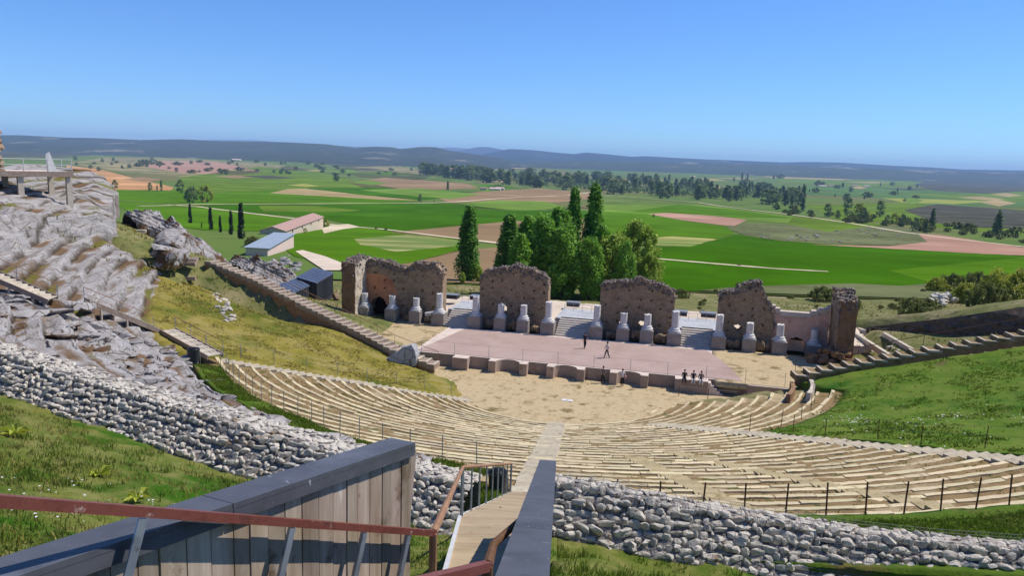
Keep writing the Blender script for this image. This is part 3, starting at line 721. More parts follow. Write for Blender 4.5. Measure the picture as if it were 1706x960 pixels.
# ------------------------------------------------------------------ seat tiers
NT, DR, DH = 33, 1.15, .31
ORD = ['first','second','third','fourth','fifth','sixth','seventh','eighth','ninth','tenth','eleventh','twelfth','thirteenth','fourteenth','fifteenth','sixteenth','seventeenth','eighteenth','nineteenth','twentieth',
       'twenty-first','twenty-second','twenty-third','twenty-fourth','twenty-fifth','twenty-sixth','twenty-seventh','twenty-eighth','twenty-ninth','thirtieth','thirty-first','thirty-second','thirty-third']
def left_end(r):
    if r < 30.6: return -63.6
    ph = np.linspace(-58, 0, 300); ok = ph[redge(ph) - .3 >= r + .6]
    return float(ok[0]) if len(ok) else -4.5
def ring(mb, r0, r1, z0, z1, p0, p1, n, mi=0, jr=0, jz=0):
    ps = np.linspace(p0, p1, n)
    a = [[(*pol(r0 + 0, p), z0) for p in ps], [(*pol(r0 + random.uniform(-jr, jr), p), z1 + random.uniform(-jz, jz)) for p in ps],
         [(*pol(r1 + random.uniform(-jr, jr), p), z1 + random.uniform(-jz, jz)) for p in ps], [(*pol(r1, p), z0) for p in ps]]
    P = np.array(a); mb.grid(P, mi)
    for e in (0, -1): mb.add([P[k, e] for k in range(4)], [(0, 1, 2, 3)], mi)
def tiers():
    for i in range(NT):
        r = 9.5 + DR * i; z = DH * i
        p0 = left_end(r); p1 = 66.0 + (1.5 * math.sin(i)) if i < 13 else 28.0 + random.uniform(-.25, .25)
        if i >= 13 and p0 > -5: p0 = -4.4
        base = pol(r + .6, (p0 + p1) / 2)
        t = thing('seat_tier', ('lowest' if i == 0 else 'topmost' if i == NT - 1 else ORD[i]) + (' curved seating tier, earth tread with pale stone front, beside the sandy orchestra' if i == 0 else
                  ' curved seating tier, earth tread with pale stone front, below the post fence' if i == NT - 1 else
                  ' curved stone-edged seating tier counted up from the sandy orchestra'), 'seating', (*base, z), 'curved seating tiers of the theatre')
        mb = MB(); n = max(20, int(math.radians(p1 - p0) * r / .5))
        ps = np.linspace(p0, p1, n); prof = [(.06, -.5), (.06, -.01), (.2, .0), (.45, -.01), (.75, .02), (1.02, .04), (1.16, .03), (1.16, -.5)]
        P = np.array([[(*pol(r + a, p), z + h) for p in ps] for a, h in prof]); P[1:7, :, 2] += .05 * fbm(P[1:7, :, 0] * .9, P[1:7, :, 1] * .9, 1.0 + i, 4)
        mb.grid(P)
        for e in (0, -1): mb.add([P[k, e] for k in range(len(prof))], [tuple(range(len(prof)))])
        mb.build('tread', M['earth'], t, smooth=False)
        mb = MB(); p = p0
        while p < p1 - .02:
            L = random.uniform(.9, 2.8) / math.radians(1) / r; q = min(p1, p + L)
            if q < p1 and p1 - q < .4: q = p1
            miss = False
            if not miss:
                dz = random.uniform(-.028, .022); dr = random.uniform(-.045, .035)
                ring(mb, r + dr, r + .22 + dr + random.uniform(-.03, .04), z - .3, z + .035 + dz, p + .02 / r * 57, q - .02 / r * 57, max(2, int((q - p) * math.radians(1) * r / .35) + 1), 0, .022, .014)
            p = q
        mb.build('stone_edge', M['seat_stone'], t)
tiers()

M['worn'] = mat('worn', [(.25, c(164,144,104)), (.5, c(190,172,132)), (.75, c(176,156,116))], 1.6, 9, bump=.03, bscale=9, island=.1, second=[(1.6, .58, .68, c(140,118,72))])
# radial stairways: half steps laid over the tiers
def stairway(phi, i0, i1, w, m, label, drift=0.0):
    r_a = 9.5 + DR * i0; x, y = pol(r_a, phi)
    t = thing('radial_stairway', label, 'stairway', (x, y, DH * i0), 'radial stairways up the seating')
    mb = MB()
    for i in range(i0, i1):
        for h in (0, 1):
            r = 9.5 + DR * i + h * .58; z = DH * i + .05 + h * .155; f = (i - i0) / max(1, i1 - i0)
            hw = math.degrees(w / 2 / r); pc = phi + drift * f + random.uniform(-.08, .08) * hw
            ring(mb, r - .03, r + .57, z - .32, z + random.uniform(-.012, .012), pc - hw, pc + hw, 3, 0, .015, .01)
    mb.build('steps', m, t)
    return t
stairway(-5.4, 0, 31, 1.35, M['path_stone'], 'pale central stairway running straight down through the seating to the orchestra')
stairway(27.2, 4, 32, 1.5, M['path_stone'], 'pale stairway along the right edge of the upper seating beside the green lawn')
stairway(8.5, 17, 32, 1.0, M['worn'], 'worn sandy stairway crossing the upper tiers right of the central one', 4.6)
stairway(3.2, 19, 32, 1.0, M['worn'], 'faint sandy stairway between the pale central stairway and the worn one', 1.0)
stairway(-62.4, 0, 18, 1.1, M['path_stone'], 'narrow stairway along the left edge of the seating beside the dry lawn')

# ------------------------------------------------------------------ fences of thin posts
def fence(pts, h, label, m='rust', r=.024, lean=(0, 0), wires=2, wr=.006, group='post and wire fences', cat='fence'):
    t = thing('wire_fence', label, cat, pts[0], group); tops = []
    for p in pts:
        lx, ly = random.uniform(-.05, .05) + lean[0], random.uniform(-.05, .05) + lean[1]
        top = (p[0] + lx, p[1] + ly, p[2] + h); tops.append(top)
        mb = MB(); mb.tube([(p[0], p[1], p[2] - .12), top], r, n=6); mb.build('post', M[m], t)
    for k in range(wires):
        f = 1 - k * .38; mb = MB()
        P = [tuple(np.array(p) * (1 - f) + np.array(q) * f - np.array([0, 0, .03])) for p, q in zip(pts, tops)]
        mb.tube(P, wr, n=4); mb.build('wire', M['wire'], t)
    return t
def onb(r, phi, dz=0.0): x, y = pol(r, phi); return np.array([x, y, float(cone(r)) + dz])
fence([onb(47.2, p, .1) for p in np.linspace(-3.4, 31, 22)], 1.15, 'rusty post fence along the topmost seating tier above the grass verge', wires=0, r=.028)
fence([np.array([*pol(redge(p) - 1.3, p), float(cone(redge(p) - 1.3)) + .15]) for p in np.linspace(-58, -9, 19)], 1.15, 'grey post fence along the top of the left seating below the bare rock', 'steel')
fence([onb(r, 29.4 + .8 * math.sin(r), .0) for r in np.linspace(23.5, 47, 9)], 1.2, 'dark post fence between the upper seating and the green lawn', 'rust')
fence([onb(r, p, .1) for r, p in zip(np.linspace(21.4, 24.5, 6), (69, 62, 55, 48, 41, 33))], 1.2, 'short dark post fence curving round the lower right seating', 'rust')
fence([onb(r, -65.6, .05) for r in np.linspace(11, 31, 9)], 1.1, 'pale post fence between the left seating and the dry lawn', 'steel')

# ------------------------------------------------------------------ bare rock of the old upper seating
def zrock(Rr, Ph, fine=True, att=None):
    X, Y = pol(Rr, Ph); e = redge(Ph); wob = .30 * fbm(X / 11, Y / 11, 2.0, 2) + .08 * fbm(X / 1.3, Y / 1.3, 3.0, 3)
    TW_ = 1.62; L = (Rr + wob - e) / TW_; k = np.floor(L); fr = L - k
    st_ = (k + .10 * fr + .90 * sstep(.80, .93, fr)) * TW_
    stepped = zrock_base(e + np.maximum(0, st_ - wob * .6), Ph)
    smooth = zrock_base(np.maximum(Rr, e), Ph)
    er = sstep(.5, 1.1, fbm(X / 7, Y / 7, 9.0, 3))        # how worn the benches are
    up = sstep(-50, -62, Ph)
    z = stepped * (1 - .4 * er) + smooth * .4 * er
    # a big cliff-like bench high on the left
    Rc = Rr + 1.1 * fbm(X / 6, Y / 6, 4.0, 3) + .25 * fbm(X / 1.5, Y / 1.5, 4.0, 3)
    cl = (2.1 + .5 * vnoise(X / 3, Y / 3, 2.0)) * (.45 * sstep(48.0, 48.12, Rc) + .15 * sstep(48.4, 48.5, Rc) + .4 * sstep(48.75, 48.9, Rc)) * sstep(-62, -70, Ph)
    cmask = sstep(47.6, 47.9, Rc) * sstep(49.5, 49.1, Rc) * sstep(-62, -68, Ph)
    z = z + cl
    Lb = (Rr + .9 * fbm(X / 8, Y / 8, 12.0, 2)); z = z + .05 * np.sin(Lb * 4.6) * sstep(-.2, .3, fbm(X / 7, Y / 7, 14.0, 2))
    # blocks along each bench: uneven heights, open joints
    ki = k.astype(np.int64); arc = np.radians(Ph) * (e + k * TW_) / 2.2 + vnoise(k * 1.7, 0 * k, 3.0) * 3 + .22 * fbm(X / 2, Y / 2, 21.0, 2); bi = np.floor(arc).astype(np.int64)
    z = z + .11 * sstep(-62, -48, Ph) * _hash(ki, bi, bi * 0 + 9) * (1 - er)
    if fine:
        lump = fbm(X / 2.2, Y / 2.2, 7.0, 4)
        z = z + .07 * lump + .022 * fbm(X / .6, Y / .6, 8.0, 3)
        # joints between blocks
        a = np.abs(((Ph * np.radians(1) * Rr / 2.6 + .45 * fbm(X / 3, Y / 3, 1.5, 2)) % 1) - .5)
        z = z - .10 * sstep(.04, .0, a) * (vnoise(X / 2.5, Y / 2.5, 11.0) > .1)
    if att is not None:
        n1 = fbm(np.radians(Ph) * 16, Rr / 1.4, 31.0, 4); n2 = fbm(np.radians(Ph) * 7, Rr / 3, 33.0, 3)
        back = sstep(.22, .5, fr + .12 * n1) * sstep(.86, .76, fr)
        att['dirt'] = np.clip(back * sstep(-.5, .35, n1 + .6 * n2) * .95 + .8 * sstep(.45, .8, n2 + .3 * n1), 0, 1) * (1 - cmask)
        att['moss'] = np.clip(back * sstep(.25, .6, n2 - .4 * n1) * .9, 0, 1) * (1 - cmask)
        att['crack_shade'] = np.clip(sstep(.05, .01, a) * (vnoise(X / 2.5, Y / 2.5, 11.0) > .0) * .8 + .9 * sstep(.10, .02, np.abs(fr - .80)) * sstep(-.5, .2, n1), 0, 1)  # block joints, plus undercut shade painted along the foot of each riser
    return z - .55 * sstep(.9, 0, Rr - e)
def rock():
    phis = np.linspace(-116, -8.6, 700); u = np.linspace(0, 1, 260)
    rin = redge(phis) - .25
    rout = np.minimum(np.interp(phis, [-116, -66, -60, -52, -44, 0], [66, 66, 60, 51, 50, 50]), np.where(phis > -62, lwr(phis) - 1.75, 99))
    Rr = rin[None] * (1 - u[:, None]) + rout[None] * u[:, None]
    lim = np.interp(Rr, [38, 42, 50, 60, 66], [-99, -101, -105, -115, -118]) + 1.5 * fbm(Rr / 3.0, 0 * Rr, 1.0, 3)
    Ph = np.maximum(np.repeat(phis[None], 260, 0), lim)
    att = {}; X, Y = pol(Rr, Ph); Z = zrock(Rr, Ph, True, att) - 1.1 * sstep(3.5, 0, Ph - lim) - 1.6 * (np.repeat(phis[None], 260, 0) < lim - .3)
    mb = MB(); mb.grid(np.stack([X, Y, Z], -1), skirt=1.2)
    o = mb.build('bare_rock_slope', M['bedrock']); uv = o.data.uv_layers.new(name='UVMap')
    co = np.zeros(len(o.data.vertices) * 3); o.data.vertices.foreach_get('co', co); co = co.reshape(-1, 3) + np.array(o.location); r_, p_ = polar(co[:, 0], co[:, 1])
    q = np.stack([np.radians(p_) * 44, r_ + co[:, 2] * .8], -1); li = np.zeros(len(o.data.loops), int); o.data.loops.foreach_get('vertex_index', li); uv.data.foreach_set('uv', q[li].ravel())
    for nm in ('dirt', 'moss', 'crack_shade'):
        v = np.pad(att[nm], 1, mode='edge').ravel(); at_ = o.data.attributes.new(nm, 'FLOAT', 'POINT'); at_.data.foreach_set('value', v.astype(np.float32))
    tag(o, kind='structure')
rock()
def zsurf(x, y):
    """height of what one stands on: rock where there is rock, else the ground"""
    r, phi = polar(x, y); z = zloc(x, y)
    rk = (phi > np.interp(r, [38, 42, 50, 60, 66], [-99, -101, -105, -115, -118])) & (phi < -8.6) & (r > redge(phi)) & (r < np.interp(phi, [-116, -66, -60, -52, -44, 0], [66, 66, 60, 50, 48, 48.6]))
    return np.where(rk, zrock(r, phi), z)
def on(px, py): return hit(px, py, zsurf, 3, 160, 8000)
def gz(x, y): return float(zsurf(np.array([x]), np.array([y]))[0])

# ------------------------------------------------------------------ dry stone and gabion walls
_ico = None
def ico():
    global _ico
    if _ico is None:
        bm = bmesh.new(); bmesh.ops.create_icosphere(bm, subdivisions=2, radius=1); _ico = (np.array([v.co[:] for v in bm.verts]), [tuple(v.index for v in f.verts) for f in bm.faces]); bm.free()
    return _ico
def rough_stone(mb, ctr, size, mi=0, blocky=.68, tilt=1.0, yaw=None):
    V, F = ico(); v = V.copy()
    nrm = np.max(np.abs(v), 1, keepdims=True); v = v * (1 - blocky) + (v / nrm) * blocky * .85
    sd = RNG.uniform(0, 100); v = v * (1 + .22 * fbm(v[:, 0] * 1.3 + sd, v[:, 1] * 1.3, v[:, 2] * 1.3, 2))[:, None]
    for _ in range(6 if yaw is None else 5):       # chop a few flat faces
        d = RNG.standard_normal(3); d /= np.linalg.norm(d); h = v @ d; lim = RNG.uniform(.42, .8) if yaw is None else RNG.uniform(.5, .85); v = v - np.maximum(0, h - lim)[:, None] * d
    v = v * np.array(size) / 2
    a = RNG.uniform(-.5, .5) * tilt; b = RNG.uniform(-.35, .35) * tilt; g = RNG.uniform(0, 6.3) if yaw is None else yaw + RNG.normal(0, .42)
    Rm = np.array(Matrix.Rotation(g, 3, 'Z') @ Matrix.Rotation(a, 3, 'X') @ Matrix.Rotation(b, 3, 'Y'))
    mb.add(v @ Rm.T + np.array(ctr), F, mi)
def stone_wall(path, h, thick, sz, label, wire=False):
    """path: base points along the face nearer the camera; the wall lies on the other side"""
    path = np.array(path, float); seg = np.linalg.norm(np.diff(path[:, :2], axis=0), axis=1); cum = np.concatenate([[0], np.cumsum(seg)]); L = cum[-1]
    at = lambda s: np.array([np.interp(s, cum, path[:, k]) for k in range(3)])
    def nrm(s):
        d = at(min(L, s + .3)) - at(max(0, s - .3)); d[2] = 0; d /= np.linalg.norm(d); return np.array([-d[1], d[0], 0])
    yw = lambda s: math.atan2(-nrm(s)[0], nrm(s)[1])
    t = thing('stone_wall', label, 'stone wall', at(L / 2), 'rough stone walls round the top of the theatre')
    bt = (1.25 if not wire else .95) * h; core = MB(); ss = np.linspace(0, L, max(8, int(L / .25)))
    P = np.array([[at(s) + nrm(s) * (o - .05) + np.array([0, 0, z]) for s in ss] for o, z in [(.08, -.4)] + [(.08 + bt * q, (h - .1) * q + .02) for q in np.linspace(0, 1, 7)] + [(.08 + bt + (thick - .4) * q, h - .08) for q in (.3, .6, 1)] + [(thick + bt - .3, -.4)]]); P += .05 * np.stack([fbm(P[..., 0] * 3, P[..., 1] * 3, P[..., 2] * 3 + q, 2) for q in (0, 5, 9)], -1); core.grid(P); core.build('core', M['wall_fill'], t)
    mb = MB()
    ny = max(2, int(round(h / (sz * .72))))
    for k in range(ny):
        s = random.uniform(0, sz)
        while s < L:
            w = sz * random.choice((.55, .8, 1.0, 1.2, 1.5, 1.9)); hh = h / ny * random.uniform(.95, 1.3)
            p = at(min(L, s + w / 2)) + nrm(s) * (.10 + bt * max(0, (k + .1)) / ny + random.uniform(-.05, .04)); p[2] += (k + .5) * h / ny + random.uniform(-.5, .5) * h / ny
            rough_stone(mb, p, (w * 1.2, sz * random.uniform(.6, 1.1), hh * random.uniform(.8, 1.6)), blocky=.9, tilt=.6, yaw=yw(s)); s += w * .9
    nt_ = max(2, int(round(thick / (sz * .85))))
    for k in range(nt_):
        s = random.uniform(0, sz)
        while s < L:
            w = sz * random.choice((.5, .8, 1.0, 1.3, 1.7, 2.1))
            p = at(min(L, s + w / 2)) + nrm(s) * (.10 + bt + (thick - .45) * (k + .5) / nt_ + random.uniform(-.04, .04)); p[2] += h - .09 + random.uniform(-.05, .06)
            rough_stone(mb, p, (w * 1.15, sz * random.uniform(.9, 1.4), sz * random.uniform(.35, .7)), blocky=.9, tilt=.5, yaw=yw(s)); s += w * .93
    mb.build('stones', M['white_rock'], t)
    if wire:
        wb = MB(); s = 0.0
        while s < L:
            n0 = nrm(s); p = at(s) - n0 * .07; q = p + np.array([0, 0, h + .05]) + n0 * bt; r_ = q + n0 * (thick - .2)
            wb.tube([p, q, r_], .006, n=4); s += .32
        for f in np.linspace(.05, 1, 5):
            wb.tube([at(s) + nrm(s) * (bt * f - .07) + np.array([0, 0, h * f + .04]) for s in np.linspace(0, L, 50)], .006, n=4)
        for f in (.35, .7, 1):
            wb.tube([at(s) + nrm(s) * (bt + (thick - .25) * f) + np.array([0, 0, h + .06]) for s in np.linspace(0, L, 50)], .006, n=4)
        wb.build('wire_mesh', M['wire'], t)
    return t
stone_wall(lw, 1.05, 1.3, .21, 'long pale dry stone wall between the left meadow and the bare rock')
stone_wall(rw, 1.2, .95, .25, 'pale stone gabion wall in wire mesh beside the grass verge on the right', wire=True)

def loose_slabs():
    mb = MB(); n = 0
    while n < 300:
        p = random.uniform(-66, -9.6); e = float(redge(p)); r = e + .6 + (float(lwr(p)) - e - 2.6) * random.random() ** .8
        if r < e + .4: continue
        x, y = pol(r, p)
        if fbm(np.array([x / 5]), np.array([y / 5]), 41.0, 2)[0] < -.15: continue
        n += 1; w = random.choice((.25, .35, .5, .8, 1.1, 1.5)) * random.uniform(.8, 1.3); z = float(zrock(np.array([r]), np.array([p]))[0])
        rough_stone(mb, (x, y, z + .02), (w * 1.5, w, min(.45, w * .55)), blocky=.9, tilt=.5)
    tag(mb.build('loose_slabs', M['rock']), 'broken slabs and loose stones lying over the bare rock on the left', 'stones', kind='stuff')
loose_slabs()

# ------------------------------------------------------------------ stage
ZS = 1.25
SA = R(AX)
def stq(px, py, z):
    p = atz(px, py, z); return st(p[0], p[1])
def stage():
    # front line in (s, t) read from the plan: recesses at t0, blocks and niche piers standing 1 m forward
    def s_at(px, py, z=ZS): return stq(px, py, z)[0]
    tz = 0.0; fw = 1.05
    t = thing('stage', 'low stage with a pinkish floor and three curved niches in its front wall', 'stage', W(2, -5, 0))
    xs = dict(a=s_at(690, 590), b0=s_at(745, 602), b1=s_at(776, 600), n1a=s_at(817, 598), n1b=s_at(879, 606), n2a=s_at(914, 606), n2b=s_at(975, 614), n3a=s_at(1019, 613), n3b=s_at(1081, 622), c0=s_at(1125, 627), c1=s_at(1180, 634), d=s_at(1237, 636), e=s_at(1316, 640))
    out = [(xs['a'] - .6, tz - 12.5), (xs['a'] - .6, tz + .1)]
    def block(s0, s1): out.extend([(s0, tz), (s0, tz + fw), (s1, tz + fw), (s1, tz)])
    def niche(s0, s1):
        m = (s0 + s1) / 2; hw = (s1 - s0) / 2; r = hw * .62
        out.extend([(s0, tz), (s0, tz + fw), (m - r, tz + fw)])
        for k in range(1, 14):
            a = math.pi * k / 14; out.append((m - r * math.cos(a), tz + fw - r * .95 * math.sin(a)))
        out.extend([(m + r, tz + fw), (s1, tz + fw), (s1, tz)])
    block(xs['b0'], xs['b1']); niche(xs['n1a'], xs['n1b']); niche(xs['n2a'], xs['n2b']); niche(xs['n3a'], xs['n3b']); block(xs['c0'], xs['c1'])
    out.extend([(xs['d'], tz), (xs['d'] + .5, tz + .9), (xs['e'], tz + .9), (xs['e'], tz - 12.5)])
    # the plan as strips across the depth, so that every niche keeps its curve
    mb = MB(); bk = out[0][1]
    for (sa_, ta), (sb_, tb_) in zip(out[1:-1], out[2:]):
        if abs(sb_ - sa_) > 1e-4:
            mb.add([W(sa_, bk, ZS), W(sa_, ta, ZS), W(sb_, tb_, ZS), W(sb_, bk, ZS)], [(0, 1, 2, 3)], 1)
        mb.add([W(sa_, ta, -.4), W(sb_, tb_, -.4), W(sb_, tb_, ZS), W(sa_, ta, ZS)], [(0, 1, 2, 3)], 0)
    for (sa_, ta), (sb_, tb_) in ((out[0], out[1]), (out[-2], out[-1])): mb.add([W(sa_, ta, -.4), W(sb_, tb_, -.4), W(sb_, tb_, ZS), W(sa_, ta, ZS)], [(0, 1, 2, 3)], 0)
    mb.build('front_wall', [M['stage_wall'], M['stage_top']], t)
    # pink floor sheet and sandy ends, laid a little above the top of the wall
    sl, sr = stq(700, 560, ZS)[0], stq(1236, 630, ZS)[0]
    def sheet(poly, z, name, m):
        mb = MB(); mb.add([W(s, q, z) for s, q in poly], [tuple(range(len(poly)))]); o = mb.build(name, m, t)
        bm = bmesh.new(); bm.from_mesh(o.data); bmesh.ops.triangulate(bm, faces=bm.faces[:])
        for f in bm.faces:
            if f.normal.z < 0: f.normal_flip()
        bm.to_mesh(o.data); bm.free(); return o
    sheet([(xs['a'] - .3, tz - .25), (sr, tz - .25), (sr - .7, tz - 4), (sr - 1.8, tz - 8), (sr - 3.2, tz - 11.7), (xs['a'] + 1.4, tz - 11.7)], ZS + .035, 'stage_floor', M['stage_pink'])
    return xs
XS = stage()
def apron(s0, s1, t0, t1, z, name='sandy_ground'):
    S_, T_ = np.meshgrid(np.linspace(s0, s1, 30), np.linspace(t0, t1, 30), indexing='ij')
    Q = np.zeros(S_.shape + (3,)); Q[..., 0] = O2[0] + S_ * UX[0] + T_ * UT[0]; Q[..., 1] = O2[1] + S_ * UX[1] + T_ * UT[1]
    Q[..., 2] = z + .006 * fbm(Q[..., 0], Q[..., 1], 0, 3); mb = MB(); mb.grid(Q, skirt=.5); tag(mb.build(name, M['sand'], smooth=True), kind='structure')
apron(-27, XS['a'] - .2, -19, -1.5, ZS - .04)
apron(stq(1236, 630, ZS)[0] - 2.6, 27, -13, .7, ZS + .016)

# pedestals with column stumps
COLS = [(605,531,1.02,1.10),(651,535,1.0,1.05),(690,539,.95,1.0),(731,541,1.12,1.75),(793,545,1.08,1.75),(833,550,.95,1.05),(871,553,.97,1.15),(911,558,1.1,1.75),
        (991,566,1.08,1.8),(1036,570,1.0,1.15),(1076,573,1.0,1.2),(1122,578,1.08,1.8),(1196,583,1.08,1.8),(1247,588,1.0,1.15),(1298,593,1.05,1.25)]
TC = float(np.mean([stq(a, b, ZS)[1] for a, b, _, _ in COLS])); print('TC', TC)
def column(i, s, tcol, w, hs, label, damaged=False, low=False):
    x, y = W(s, tcol)[:2]
    t = thing('column', label, 'column', (x, y, ZS), 'column stumps on pedestals along the stage wall')
    mb = MB(); hp = 1.42 if not low else 1.1
    w *= 1.42
    mb.box((x, y, ZS + hp / 2 - .02), (w, w, hp), SA); mb.box((x, y, ZS + .08), (w + .10, w + .10, .16), SA); mb.box((x, y, ZS + hp - .04), (w + .06, w + .06, .1), SA)
    mb.build('pedestal', M['pedestal'], t)
    mb = MB(); r = .40
    mb.box((x, y, ZS + hp + .07), (w * .86, w * .86, .13), SA)
    pr = [(r * 1.55, .13), (r * 1.66, .17), (r * 1.68, .22), (r * 1.6, .28), (r * 1.3, .31), (r * 1.24, .36), (r * 1.3, .40), (r * 1.36, .45), (r * 1.3, .50), (r * 1.08, .54), (r * 1.03, .60)]
    mb.lathe((x, y, ZS + hp), pr, 22); mb.build('column_base', M['column'], t, auto=40)
    mb = MB(); nz = 8; pr = [(r * (1.0 - .03 * k / nz), .6 + hs * k / nz) for k in range(nz + 1)]
    mb.lathe((x, y, ZS + hp), pr, 24)
    for q in range(len(mb.v) - 24, len(mb.v)):
        a = mb.v[q]; mb.v[q] = (a[0], a[1], a[2] + .05 * math.sin(q * 1.3 + i) + (.05 * (a[0] - x)))
    mb.build('shaft', M['column'], t, auto=40)
CL = ['short column stump on a pedestal at the far left beside the tall broken wall', 'short column stump on a pedestal just right of the black doorway', 'short column stump on a narrow pedestal before the plain wall, beside a toppled stone',
      'tall column shaft on a pedestal left of the left stage stairs', 'tall column shaft on a pedestal right of the left stage stairs', 'short column stump in front of the left hole in the second wall', 'short column stump in front of the right hole in the second wall',
      'tall column shaft on a pedestal left of the central stage stairs', 'tall column shaft on a pedestal right of the central stage stairs', 'short column stump in front of the left hole in the third wall', 'short column stump in front of the right hole in the third wall',
      'tall column shaft on a pedestal left of the right stage stairs', 'tall column shaft on a pedestal right of the right stage stairs', 'short column stump right of the round hole in the fourth wall', 'short column stump on a pedestal before the salmon plastered wall']
for i, (px, py, w, hs) in enumerate(COLS):
    s, q = stq(px, py, ZS); column(i, s, TC - .55, w, hs, CL[i])
s16 = stq(1352, 588, ZS)[0]
column(15, s16, TC - 1.6, 1.15, 1.1, 'column stump standing in the shade at the foot of the right tower', low=True)

# ------------------------------------------------------------------ broken stage walls
TW = TC - 2.0; TH = 1.5
def onwall(px, py, tt):
    """point of the vertical plane t = tt seen at a pixel, as (s, z)"""
    d = ray(px, py); n = UT; k = ((O2 + tt * UT - EYE[:2]) @ n) / (d[:2] @ n); p = EYE + d * k
    return st(p[0], p[1])[0], p[2]
def ruin(name, label, prof, bottom=ZS - .3, tt=TW, th=TH, holes=(), m='rubble', patches=(), ragged=.14, parent=None, cat='wall', group='broken walls behind the stage', clean=False):
    """prof: pixel outline of the broken top from left to right; a solid wall with rough faces and a crumbling crest"""
    pr = [onwall(px, py, tt) for px, py in prof]; s0, s1 = pr[0][0], pr[-1][0]
    res = .17; ns = max(8, int((s1 - s0) / res)); ss = np.linspace(s0, s1, ns + 1)
    top = np.interp(ss, [p[0] for p in pr], [p[1] for p in pr]) + ragged * fbm(ss * 1.4, 0 * ss + s0, 1.0, 3)
    t = parent or thing(name, label, cat, W((s0 + s1) / 2, tt - th / 2, ZS), group)
    nz = int((top.max() - bottom) / res) + 1
    hl = [(onwall(hx, hy, tt), hr) for hx, hy, hr in holes]
    def inhole(s, z): return any(abs((s - h[0]) / r_[0]) ** 2.2 + abs((z - h[1]) / r_[1]) ** 2.2 < 1 for h, r_ in hl)
    u = np.linspace(0, 1, nz + 1); Zg = bottom + (top[:, None] - bottom) * u[None]; Sg = np.repeat(ss[:, None], nz + 1, 1)
    put = lambda off: .055 * fbm(Sg * 1.3, Zg * 1.3, off, 4) + .03 * fbm(Sg * 5, Zg * 5, off + 3, 2)
    # putlog holes
    ph = np.zeros_like(Sg)
    for a in np.arange(math.ceil(s0 / 1.25), s1 / 1.25):
        for b in range(1, 8):
            hs_, hz = a * 1.25 + random.uniform(-.15, .15), bottom + 1.1 + b * .95 + random.uniform(-.08, .08); ph = np.maximum(ph, (np.hypot(Sg - hs_, Zg - hz) < .095) * (0.0 if clean or (int(a * 7 + b * 13) % 5 < 2) else 1.0))
    F = TW * 0 + tt - put(1.0 + s0) - .35 * ph; F -= .10 * sstep(.7, 0, top[:, None] - Zg)
    B = tt - th + put(9.0 + s0) + .10 * sstep(.7, 0, top[:, None] - Zg)
    K = np.zeros((ns, nz), bool)
    for i in range(ns):
        for j in range(nz):
            K[i, j] = inhole((ss[i] + ss[i + 1]) / 2, (Zg[i, j] + Zg[i + 1, j + 1]) / 2)
    mb = MB(); vs = []; fs = []; mi = []
    N1 = nz + 1
    def wp(s, q, z): p = O2 + s * UX + q * UT; return (p[0], p[1], z)
    for (T_) in (F, B):
        for i in range(ns + 1):
            for j in range(N1): vs.append(wp(Sg[i, j], T_[i, j], Zg[i, j]))
    nf = (ns + 1) * N1; idx = lambda b, i, j: b * nf + i * N1 + j
    for i in range(ns):
        for j in range(nz):
            if K[i, j]: continue
            fs.append((idx(0,i,j), idx(0,i+1,j), idx(0,i+1,j+1), idx(0,i,j+1)))
            sc, zc_ = (ss[i] + ss[i + 1]) / 2, Zg[i, j] + .08; mm = 0
            for (fn, mm_) in patches:
                if fn(sc, zc_): mm = mm_
            mi.append(mm)
            fs.append((idx(1,i,j), idx(1,i,j+1), idx(1,i+1,j+1), idx(1,i+1,j))); mi.append(0)
            for di, dj, a, b in ((-1,0,(i,j),(i,j+1)), (1,0,(i+1,j+1),(i+1,j)), (0,-1,(i+1,j),(i,j)), (0,1,(i,j+1),(i+1,j+1))):
                ii, jj = i + di, j + dj
                if ii < 0 or jj < 0 or ii >= ns or jj >= nz or K[ii, jj]:
                    fs.append((idx(0,*a), idx(0,*b), idx(1,*b), idx(1,*a))); mi.append(0)
    mb.add(vs, fs); mb.mi = mi
    bd = mb.build('wall_body', [M[m], M['plaster'], M['salmon'], M['void'], M['sunlit_rubble'], M['tower_face']], t)
    if clean:
        cp_ = MB()
        for i in range(ns):
            z_ = round(float(top[i]) / .3) * .3; cp_.box(wp((ss[i] + ss[i + 1]) / 2, tt - th / 2, z_ + .02), (ss[1] - ss[0] + .01, th + .16, .5), SA)
        cp_.build('coping', M['stage_top'], bd); return t, pr
    cr = MB()
    for i in range(ns + 1):
        for q in np.linspace(.1, th - .1, 5):
            if random.random() < .75:
                w = random.uniform(.22, .5); rough_stone(cr, wp(ss[i] + random.uniform(-.1, .1), tt - q + random.uniform(-.1, .1), top[i] + random.uniform(-.10, .12)), (w, w * random.uniform(.7, 1.1), w * random.uniform(.6, 1.0)))
    for i in range(0, ns + 1):       # loose facing just under the crest
        for k in range(3):
            if random.random() < .6:
                w = random.uniform(.18, .36); rough_stone(cr, wp(ss[i], tt + random.uniform(-.06, .04), top[i] - random.uniform(.1, .85)), (w, w, w * .8))
    cr.build('crumbling_crest', M['rubble_top'], bd)
    return t, pr
def inpoly(poly):
    P = np.array(poly)
    def f(s, z):
        c_ = False; j = len(P) - 1
        for i in range(len(P)):
            if (P[i, 1] > z) != (P[j, 1] > z) and s < (P[j, 0] - P[i, 0]) * (z - P[i, 1]) / (P[j, 1] - P[i, 1]) + P[i, 0]: c_ = not c_
            j = i
        return c_
    return f
pw = lambda pts: inpoly([onwall(px, py, TW) for px, py in pts])
